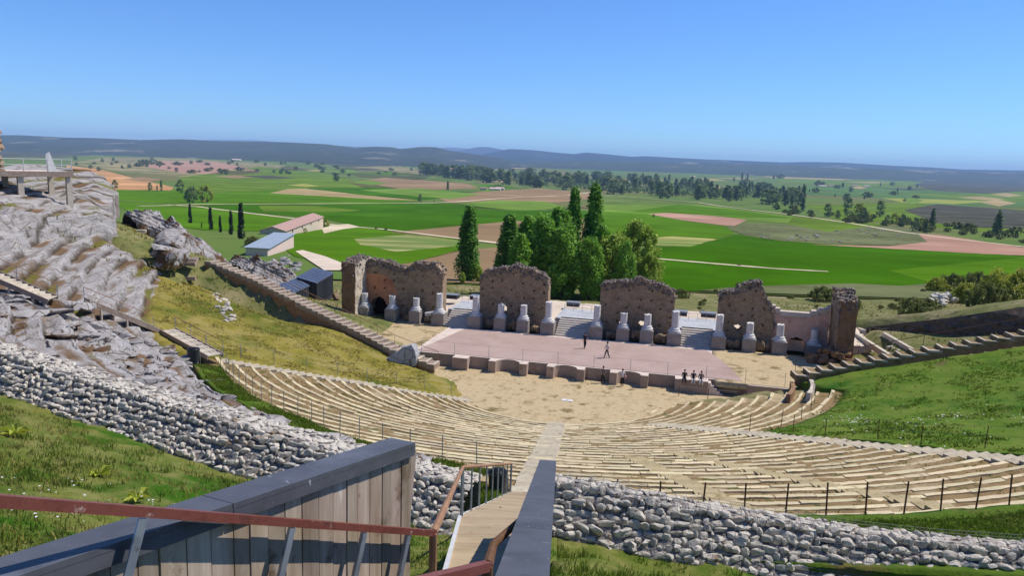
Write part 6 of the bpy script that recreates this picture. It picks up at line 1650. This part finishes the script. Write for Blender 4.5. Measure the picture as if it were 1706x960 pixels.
# ------------------------------------------------------------------ farm buildings
def building(a, b, c_, wall_h, ridge_h, name, label, mw='house_wall', mr='house_roof', windows=0, flat=False, dark_gable=True):
    """a-b: near long side seen left to right, c_: far corner of the gable at a"""
    a, b = np.array(a, float), np.array(b, float); z = (a[2] * 2 + b[2]) / 3; u = b - a; u[2] = 0; L = np.linalg.norm(u); u /= L; v = np.array([-u[1], u[0], 0]); D = c_
    t = thing(name, label, 'building', (a[0], a[1], z)); P = lambda s, q, h: np.array([a[0], a[1], z]) + u * s + v * q + np.array([0, 0, h])
    mb = MB()
    if flat: mb.hexa([P(0,0,-4), P(L,0,-4), P(L,D,-4), P(0,D,-4)], [P(0,0,wall_h), P(L,0,wall_h), P(L,D,ridge_h), P(0,D,ridge_h)])
    else:
        mb.add([P(0,0,-4),P(L,0,-4),P(L,D,-4),P(0,D,-4),P(0,0,wall_h),P(L,0,wall_h),P(L,D,wall_h),P(0,D,wall_h),P(0,D/2,ridge_h-.15),P(L,D/2,ridge_h-.15)], [(0,1,5,4),(1,2,6,9,5),(2,3,7,6),(3,0,4,8,7)])
    wl = mb.build('wall', M[mw], t)
    mb = MB(); o = .5; th = .18
    if flat: mb.hexa([P(-o,-o,wall_h+.02), P(L+o,-o,wall_h+.02), P(L+o,D+o,ridge_h+.02), P(-o,D+o,ridge_h+.02)], [P(-o,-o,wall_h+th), P(L+o,-o,wall_h+th), P(L+o,D+o,ridge_h+th), P(-o,D+o,ridge_h+th)])
    else:
        k = (ridge_h - wall_h) / (D / 2) * o
        mb.hexa([P(-o,-o,wall_h-k+.02),P(L+o,-o,wall_h-k+.02),P(L+o,D/2,ridge_h),P(-o,D/2,ridge_h)],[P(-o,-o,wall_h-k+th),P(L+o,-o,wall_h-k+th),P(L+o,D/2,ridge_h+th),P(-o,D/2,ridge_h+th)])
        mb.hexa([P(-o,D/2,ridge_h),P(L+o,D/2,ridge_h),P(L+o,D+o,wall_h-k+.02),P(-o,D+o,wall_h-k+.02)],[P(-o,D/2,ridge_h+th),P(L+o,D/2,ridge_h+th),P(L+o,D+o,wall_h-k+th),P(-o,D+o,wall_h-k+th)])
    mb.build('roof', M[mr], t)
    for k in range(windows):
        s = L * (k + .7) / (windows + .3); mb = MB(); q = P(s, -.03, wall_h * .66); mb.box(q, (1.5, .12, 1.1), math.atan2(u[1], u[0])); mb.build('window', M['void'], wl)
    return t
wa, wb = onplain(475, 391.5), onplain(538.5, 382.6)
building(wa, wb, 10.5, 3.3, 5.0, 'farm_building', 'long farm building with a pinkish tiled roof in the green fields', windows=4)
sa, sb = onplain(446, 427), onplain(489.5, 413.5)
building(sa, sb, 5.5, 2.7, 2.9, 'shed', 'pale shed with a flat blue-grey roof beside the tallest cypress', 'shed_wall', 'shed_roof', flat=True)
def far_house(px, py, w, label, red=True, h=4):
    a = onplain(px, py); b = a + np.array([w, -w * .15, 0]); building(a, b, w * .5, h, h + w * .12, 'farmhouse', label, 'house_wall', 'house_roof' if red else 'shed_wall')
for px, py, w, lab, red in ((385,267,70,'far pale farm building with a long low roof in the left hills',False),(486,268,40,'far farmhouse right of the long low farm building',True),(815,317,26,'small pale farmhouse at the edge of the river belt',False),(826,316,20,'second small pale farmhouse of the farm before the river belt',False),(800,316,16,'dark-walled barn left of the small pale farmhouses',True),(905,293,26,'small house half hidden among the river belt trees',False),(1045,305,24,'tiny pale house in the belt of trees right of the spires',False),(1365,311,36,'pale house of the hamlet on the far right',False),(1380,310,30,'second house of the hamlet on the far right',True),(1420,310,34,'house of the hamlet beside the dark heath',True),(1440,311,30,'easternmost pale house of the far hamlet',False),(1150,295,40,'pale far building above the belt of trees',False),(205,252,60,'white farmstead below the left hills',False)): far_house(px, py, w, lab, red)
# pale stones on the knoll in the valley
kn = MB()
for k in range(70):
    c_ = random.choice(((1335,396),(1360,394),(1400,387),(1385,400),(1345,402),(1470,390),(1515,392),(1440,385),(1275,396))); q = onplain(c_[0] + random.gauss(0, 12), c_[1] + random.gauss(0, 3)); w = random.uniform(.8, 2.6); rough_stone(kn, (q[0], q[1], q[2] + w * .1 + .3), (w * 1.8, w, w * .45), blocky=.85)
tag(kn.build('scattered_rocks', M['rock']), 'scatter of pale rocks on the scrubby knoll in the valley', 'rock', kind='stuff')

# ------------------------------------------------------------------ people
def skin_mesh(name, V, E, Rd, m, parent, sub=2):
    me = bpy.data.meshes.new(name); me.from_pydata(V, E, []); o = bpy.data.objects.new(name, me); COL.objects.link(o)
    md = o.modifiers.new('skin', 'SKIN'); md.use_smooth_shade = True; md.branch_smoothing = .6
    sv = me.skin_vertices[0].data
    for i, r in enumerate(Rd): sv[i].radius = r if hasattr(r, '__len__') else (r, r)
    sv[0].use_root = True
    ss = o.modifiers.new('sub', 'SUBSURF'); ss.levels = sub; ss.render_levels = sub
    dg = bpy.context.evaluated_depsgraph_get(); dg.update(); n = bpy.data.meshes.new_from_object(o.evaluated_get(dg)); bpy.data.objects.remove(o)
    n.materials.clear(); n.materials.append(m); n.polygons.foreach_set('use_smooth', [True] * len(n.polygons)); r = bpy.data.objects.new(name, n); COL.objects.link(r); r.parent = parent; return r
def person(loc, face, label, top, bottom, pose='stand', hair='hair', arm=(0, 0), skin='skin', stride=.12, hat=False):
    """built facing -y, 1.72 m tall"""
    t = thing('person', label, 'person', loc); t.rotation_euler = (0, 0, face)
    hip = .90 if pose == 'stand' else .12; dz = hip - .90
    if pose == 'stand':
        kL, aL, tL = (-.11, -stride * .6 - .02, .48), (-.12, -stride, .08), (-.13, -stride - .17, .03); kR, aR, tR = (.11, stride * .35 - .04, .48), (.12, stride + .04, .09), (.13, stride - .12, .03)
    else:
        kL, aL, tL = (-.12, -.44, .14), (-.12, -.50, -.32), (-.13, -.66, -.36); kR, aR, tR = (.13, -.42, .15), (.14, -.40, -.32), (.15, -.56, -.36)
    lean = 0 if pose == 'stand' else -.08
    sh = (0, lean, 1.40 + dz); nk = (0, lean - .01, 1.48 + dz); hd = (0, lean - .03, 1.58 + dz); ht = (0, lean - .02, 1.69 + dz)
    pel = (0, 0, hip + .02); wst = (0, lean * .4, 1.10 + dz); ch = (0, lean * .8, 1.28 + dz)
    def armp(sg, f): 
        if pose == 'stand': e = (sg * .25, .03 - .10 * f, 1.12 + dz + .02 * f); h = (sg * (.26 - .1 * f), -.06 - .2 * f, .90 + dz + .2 * f)
        else: e = (sg * .25, -.06, 1.10 + dz); h = (sg * .16, -.30, .98 + dz)
        return (sg * .18, lean, 1.39 + dz), e, h, (h[0] * 1.0, h[1] - .05, h[2] - .08)
    aLp, aRp = armp(-1, arm[0]), armp(1, arm[1])
    V = [pel, wst, ch, sh, nk, hd, ht, (-.10, 0, hip - .02), kL, aL, tL, (.10, 0, hip - .02), kR, aR, tR, *aLp, *aRp]
    E = [(0,1),(1,2),(2,3),(3,4),(4,5),(5,6),(0,7),(7,8),(8,9),(9,10),(0,11),(11,12),(12,13),(13,14),(3,15),(15,16),(16,17),(17,18),(3,19),(19,20),(20,21),(21,22)]
    Rd = [(.14,.10),(.125,.09),(.15,.10),(.10,.075),.05,(.078,.095),(.06,.07),.085,.058,.04,.03,.085,.058,.04,.03,.055,.042,.03,.026,.055,.042,.03,.026]
    skin_mesh('body', V, E, Rd, M[skin], t)
    V = [wst, ch, sh, pel, aLp[0], tuple(np.array(aLp[0]) * .3 + np.array(aLp[1]) * .7), aRp[0], tuple(np.array(aRp[0]) * .3 + np.array(aRp[1]) * .7)]
    skin_mesh('shirt', V, [(0,1),(1,2),(0,3),(2,4),(4,5),(2,6),(6,7)], [(.15,.115),(.175,.125),(.115,.09),(.16,.12),.07,.058,.07,.058], M[top], t)
    V = [pel, (-.10, 0, hip - .03), kL, tuple(np.array(kL) * .08 + np.array(aL) * .92), (.10, 0, hip - .03), kR, tuple(np.array(kR) * .08 + np.array(aR) * .92), (0, 0, hip + .1)]
    skin_mesh('trousers', V, [(0,7),(0,1),(1,2),(2,3),(0,4),(4,5),(5,6)], [(.15,.115),.098,.072,.055,.098,.072,.055,(.145,.11)], M[bottom], t)
    for k, (a, q) in enumerate(((aL, tL), (aR, tR))): skin_mesh('shoe', [(a[0], a[1] + .03, a[2] - .03), (q[0], q[1], q[2])], [(0,1)], [.05, .042], M['cloth_black'], t)
    V, F = ico(); mb = MB(); mb.add(V * np.array([.095, .115, .10]) + np.array([0, hd[1] + .025, hd[2] + .075]), F); mb.v = [(x, y, z) if not (y < hd[1] - .05 and z < hd[2] + .06) else (x, hd[1] - .05, z) for x, y, z in mb.v]
    mb2 = MB(); mb2.v = mb.v; mb2.f = mb.f; mb2.mi = mb.mi; loc0 = t.location.copy(); t.location = (0, 0, 0); o = mb2.build('hair', M[hair], t, smooth=True); 
    fm_ = MB()
    for sx in (-.03, .03): fm_.add(V * .011 + np.array([sx, hd[1] - .098, hd[2] + .02]), F)
    fm_.build('eyes', M['hair'], t)
    t.location = loc0
    return t
zg = ZS + .01
q = atz(974, 581, zg); person((q[0], q[1], zg), R(20), 'person in dark clothes walking on the stage before the central stairs', 'cloth_black', 'cloth_black', stride=.2)
q = atz(1011, 597, zg); person((q[0], q[1], zg), R(-60), 'person in a white shirt and dark trousers walking on the pink stage', 'cloth_white', 'cloth_navy', stride=.22, arm=(.5, .3))
q = atz(1004, 639, .04); person((q[0], q[1], .04), R(150), 'person in dark clothes standing in the shade before the right niche', 'cloth_grey', 'cloth_black', stride=.06, arm=(.8, .6))
q = atz(1036, 644, .04); person((q[0], q[1], .04), R(10), 'person in a white top carrying a pink bag in front of the right niche', 'cloth_white', 'cloth_black', stride=.1, arm=(.4, .7))
b = q; mb = MB(); rough_stone(mb, (q[0] + .30, q[1] - .12, 1.02), (.28, .22, .38), blocky=.3); tag(mb.build('shoulder_bag', M['cloth_pink']), 'pink bag on the side of the person in a white top', 'bag')
s0, s1 = XS['c0'], XS['c1']
for f, top, bot, lab in ((.28, 'cloth_black', 'cloth_navy', 'person in a black top sitting on the stage edge, leftmost of the three'), (.55, 'cloth_navy', 'cloth_white', 'person in a dark top and white trousers sitting between two others'), (.78, 'cloth_grey', 'cloth_white', 'person in a grey top sitting on the stage edge beside the small steps')):
    p = W(s0 + (s1 - s0) * f, .85, ZS); person(p, SA, lab, top, bot, pose='sit')
# small steps at the end of the block where they sit
mb = MB()
for k in range(5): p = W(s1 + .12 + .28 * k, .55, (ZS - .25 * (k + .5)) / 2); mb.box((p[0], p[1], (ZS - .24 * (k + .6)) / 2), (.28, .9, ZS - .24 * (k + .6)), SA)
tag(mb.build('small_steps', M['stage_top']), 'small steps leading off the stage beside the seated people', 'steps')
fence([W(s, 2.6, .02) for s in np.linspace(s1 - 2.6, s1 + 2.6, 3)], 1.0, 'short rusty rail in the orchestra below the seated people', 'rust', .028, wires=1, wr=.02, group='short rails')
# rail and curved end wall beside the aditus
aw = [np.array([*pol(r, p), z]) for r, p, z in ((20.5, 60, 2.6), (20.3, 66, 2.2), (20.1, 71, 1.8), (20.0, 76, 1.4))]
for k, (dr, lab) in enumerate(((0, 'curved brown end wall at the lower right corner of the seating'), (1.5, 'second curved end wall at the foot of the right-hand steps'))):
    mb = MB(); n = 16
    P = [(20.4 + dr - .1 * i / n, 58 + 17 * i / n) for i in range(n + 1)]
    for (r0, p0), (r1, p1) in zip(P[:-1], P[1:]):
        zt0 = float(cone(r0)) + .55 - .5 * (p0 - 58) / 17; zt1 = float(cone(r1)) + .55 - .5 * (p1 - 58) / 17; a = np.array([*pol(r0, p0), zt0 - .9]); b = np.array([*pol(r1, p1), zt1 - .9]); mb.beam(a, b, .34, 1.8)
    tag(mb.build('end_wall', M['brick'] if k == 0 else M['concrete']), lab, 'wall')

# ------------------------------------------------------------------ grass tufts
def tufts(name, n, sampler, h, w, m, label, per=5):
    X, Y, Z = sampler(n); k = len(X); tot = k * per
    bx = np.repeat(X, per) + RNG.normal(0, .07, tot); by = np.repeat(Y, per) + RNG.normal(0, .07, tot); bz = np.repeat(Z, per) - .02
    hh = np.repeat(h * RNG.uniform(.45, 1.35, k), per) * RNG.uniform(.6, 1.2, tot); a = RNG.uniform(0, 6.283, tot); ww = w * RNG.uniform(.6, 1.4, tot); le = hh * RNG.uniform(.15, .8, tot); b = RNG.uniform(0, 6.283, tot)
    dx, dy = np.cos(a) * ww / 2, np.sin(a) * ww / 2; lx, ly = np.cos(b) * le, np.sin(b) * le
    V = np.stack([np.stack([bx - dx, by - dy, bz], -1), np.stack([bx + dx, by + dy, bz], -1), np.stack([bx + dx * .7 + lx * .45, by + dy * .7 + ly * .45, bz + hh * .62], -1), np.stack([bx - dx * .7 + lx * .45, by - dy * .7 + ly * .45, bz + hh * .62], -1), np.stack([bx + lx, by + ly, bz + hh], -1)], 1).reshape(-1, 3)
    idx = np.arange(tot) * 5; me = bpy.data.meshes.new(name); F4 = np.stack([idx, idx + 1, idx + 2, idx + 3], -1); F3 = np.stack([idx + 3, idx + 2, idx + 4], -1)
    o0 = np.array([V[:, 0].mean(), V[:, 1].mean(), V[:, 2].min()])
    me.from_pydata((V - o0).tolist(), [], F4.tolist() + F3.tolist()); me.materials.append(m); ob = bpy.data.objects.new(name, me); COL.objects.link(ob); ob.location = o0
    return tag(ob, label, 'grass', kind='stuff')
def samp(rf, pf, zf, amp, lift, dens=None, off=5.0, ns=1.2):
    def s(n):
        r = rf(n); p = pf(n); x, y = pol(r, p); z = zf(r, p) + lift + amp * fbm(x / ns, y / ns, off, 3)
        if dens is not None: k = RNG.random(n) < dens(x, y, r, p); return x[k], y[k], z[k]
        return x, y, z
    return s
clump = lambda sc, th: (lambda x, y, r, p: np.clip((fbm(x / sc, y / sc, 2.0, 3) - th) * 2 + .25, .04, 1))
ML = lambda r, p: np.where(r > lwr(p) + .1, meadow_l(r, p), -9); MR = lambda r, p: np.where(r > rwr(p) + .1, meadow_r(r, p), -9)
tufts('meadow_grass', 26000, samp(lambda n: 49.5 + 14 * RNG.random(n) ** .8, lambda n: RNG.uniform(-50, -4.4, n), ML, .12, 0, clump(1.1, .05)), .17, .022, M['blade_olive'], 'green meadow grass between the dry stone wall and the board parapet')
tufts('meadow_grass', 9000, samp(lambda n: 49.5 + 14 * RNG.random(n), lambda n: RNG.uniform(-50, -4.4, n), ML, .12, 0, clump(1.5, -.1)), .18, .018, M['blade_dry'], 'dry yellowish grass scattered through the left meadow')
tufts('meadow_grass', 15000, samp(lambda n: 50.4 + 12 * RNG.random(n), lambda n: RNG.uniform(-4.2, 20, n), MR, .12, 0, clump(1.1, -.1)), .22, .024, M['blade'], 'green grass below the gabion wall at the bottom right')
tufts('lawn_grass', 22000, samp(lambda n: 23.5 + 26 * RNG.random(n) ** .7, lambda n: RNG.uniform(29, 76, n), zc, .10, 0, clump(1.6, -.05)), .11, .05, M['blade'], 'thick green grass of the right lawn', 4)
tufts('dry_grass', 16000, samp(lambda n: 12 + 27 * RNG.random(n) ** .7, lambda n: RNG.uniform(-106, -65, n), lambda r, p: np.where((r < redge(p) + .4) & (p > phistep(r)), zdry(r, p), -5), .12, 0, clump(1.6, .0)), .10, .05, M['blade_dry'], 'dry yellow grass of the left lawn', 4)
tufts('verge_grass', 11000, samp(lambda n: RNG.uniform(47.3, 49.9, n), lambda n: RNG.uniform(-2.4, 30, n), lambda r, p: 10.26 + .1 * (r - 47.5), .05, .02), .11, .028, M['blade'], 'green grass of the verge along the topmost tier')
tufts('verge_grass', 5000, samp(lambda n: RNG.uniform(-.9, .8, n), lambda n: RNG.uniform(-56, -8, n), lambda r, p: cone(r), 0, 0) if False else (lambda n: (lambda p, d: (lambda r: (*pol(r, p), cone(r) + .18))(redge(p) + d))(RNG.uniform(-56, -8, n), RNG.uniform(-1.0, .6, n))), .12, .04, M['blade'], 'strip of green grass along the foot of the bare rock')
tufts('verge_grass', 2600, samp(lambda n: RNG.uniform(42.5, 49, n), lambda n: RNG.uniform(-9, -6.6, n), lambda r, p: np.where(r > np.interp(p, [-9, -6.5], [42.2, 45.5]), np.where(r < 47.5, cone(r) + .14, 10.28), -9), .05, .0), .18, .03, M['blade'], 'green grass around the bin at the foot of the timber stairs')
tufts('seat_weeds', 9000, (lambda n: (lambda i, p: (lambda r: (lambda x, y, k: (x[k], y[k], (DH * i + .05)[k]))(*pol(r, p), (fbm(pol(r, p)[0] / 3, pol(r, p)[1] / 3, 4.0, 3) > .0)))(9.5 + DR * i + RNG.uniform(.45, 1.05, n)))(RNG.integers(0, NT, n), RNG.uniform(-60, 27, n))), .10, .05, M['blade_dry'], 'dry weeds growing on the earth treads of the seating', 4)
tufts('hill_tussocks', 9000, (lambda n: (lambda x, y: (lambda z, k: (x[k], y[k], z[k]))(zloc(x, y), (np.abs(st(x, y)[0] - 2) > 25) & (polar(x, y)[0] > 30)))(RNG.uniform(-75, 80, n), RNG.uniform(72, 148, n))), .3, .09, M['blade_dry'], 'rough dry tussocks over the hillside round the theatre', 4)
# flowers in the meadows
def flowers(n, sampler, size, m, label):
    X, Y, Z = sampler(n); mb = MB()
    for x, y, z in zip(X, Y, Z):
        h = random.uniform(.12, .28); a = random.uniform(0, 3); s = size * random.uniform(.6, 1.3); c_ = (math.cos(a) * s, math.sin(a) * s); mb.add([(x - c_[0], y - c_[1], z + h), (x + c_[1], y - c_[0], z + h + s * .3), (x + c_[0], y + c_[1], z + h), (x - c_[1], y + c_[0], z + h + s * .3)], [(0,1,2,3)])
    if mb.v: tag(mb.build('wild_flowers', M[m]), label, 'flowers', kind='stuff')
flowers(420, samp(lambda n: RNG.uniform(49.8, 53.5, n), lambda n: RNG.uniform(-44, -34, n), ML, .12, 0), .04, 'flower_yellow', 'small yellow flowers in the left meadow near the dry stone wall')
flowers(700, samp(lambda n: RNG.uniform(26, 44, n), lambda n: RNG.normal(37, 5, n), zc, .10, 0, clump(2.5, .35)), .05, 'flower_white', 'small white flowers in patches on the right lawn')
flowers(50, samp(lambda n: RNG.uniform(55, 59, n), lambda n: RNG.uniform(-16, -11, n), ML, .12, 0), .025, 'flower_white', 'small white flowers in the left meadow beside the board parapet')
# low branches and broad leaves
def rosette(px, py, s, label):
    p = hit(px, py, zloc, 3, 60); mb = MB()
    for k in range(12):
        a = k * .55 + random.uniform(-.2, .2); L = s * random.uniform(.7, 1.1); up_ = random.uniform(.25, .6) * L; d = np.array([math.cos(a), math.sin(a), 0]); n = np.array([-d[1], d[0], 0]) * L * .22
        b0 = p + np.array([0, 0, .05]); m1 = b0 + d * L * .5 + np.array([0, 0, up_]); e = b0 + d * L + np.array([0, 0, up_ * .6]); mb.add([b0 - n * .2, b0 + n * .2, m1 + n, e, m1 - n], [(0, 1, 2, 3, 4)])
    tag(mb.build('broadleaf_plant', M['leaf_bush']), label, 'plant', 'broad-leaved plants in the left meadow')
rosette(230, 836, .34, 'pale broad-leaved plant directly above the red handrail in the left meadow'); rosette(28, 726, .45, 'dark leafy plant at the left edge of the meadow'); rosette(165, 795, .3, 'low broad-leaved plant in the middle of the left meadow')

def haze(density):
    mb = MB(); mb.hexa([(-30000, -60, -75), (30000, -60, -75), (30000, 30500, -75), (-30000, 30500, -75)], [(-30000, -60, 420), (30000, -60, 420), (30000, 30500, 420), (-30000, 30500, 420)])
    m = bpy.data.materials.new('haze'); m.use_nodes = True; nt = m.node_tree; nt.nodes.remove(nt.nodes['Principled BSDF'])
    v = nt.nodes.new('ShaderNodeVolumePrincipled'); v.inputs['Color'].default_value = (.46, .66, 1, 1); v.inputs['Density'].default_value = density; v.inputs['Anisotropy'].default_value = .0
    nt.links.new(v.outputs['Volume'], nt.nodes['Material Output'].inputs['Volume'])
    o = mb.build('haze', m); tag(o, kind='stuff'); return o
HAZE = 5e-5
if HAZE: haze(HAZE)
for o in S.objects:
    if '_h' in o: del o['_h']
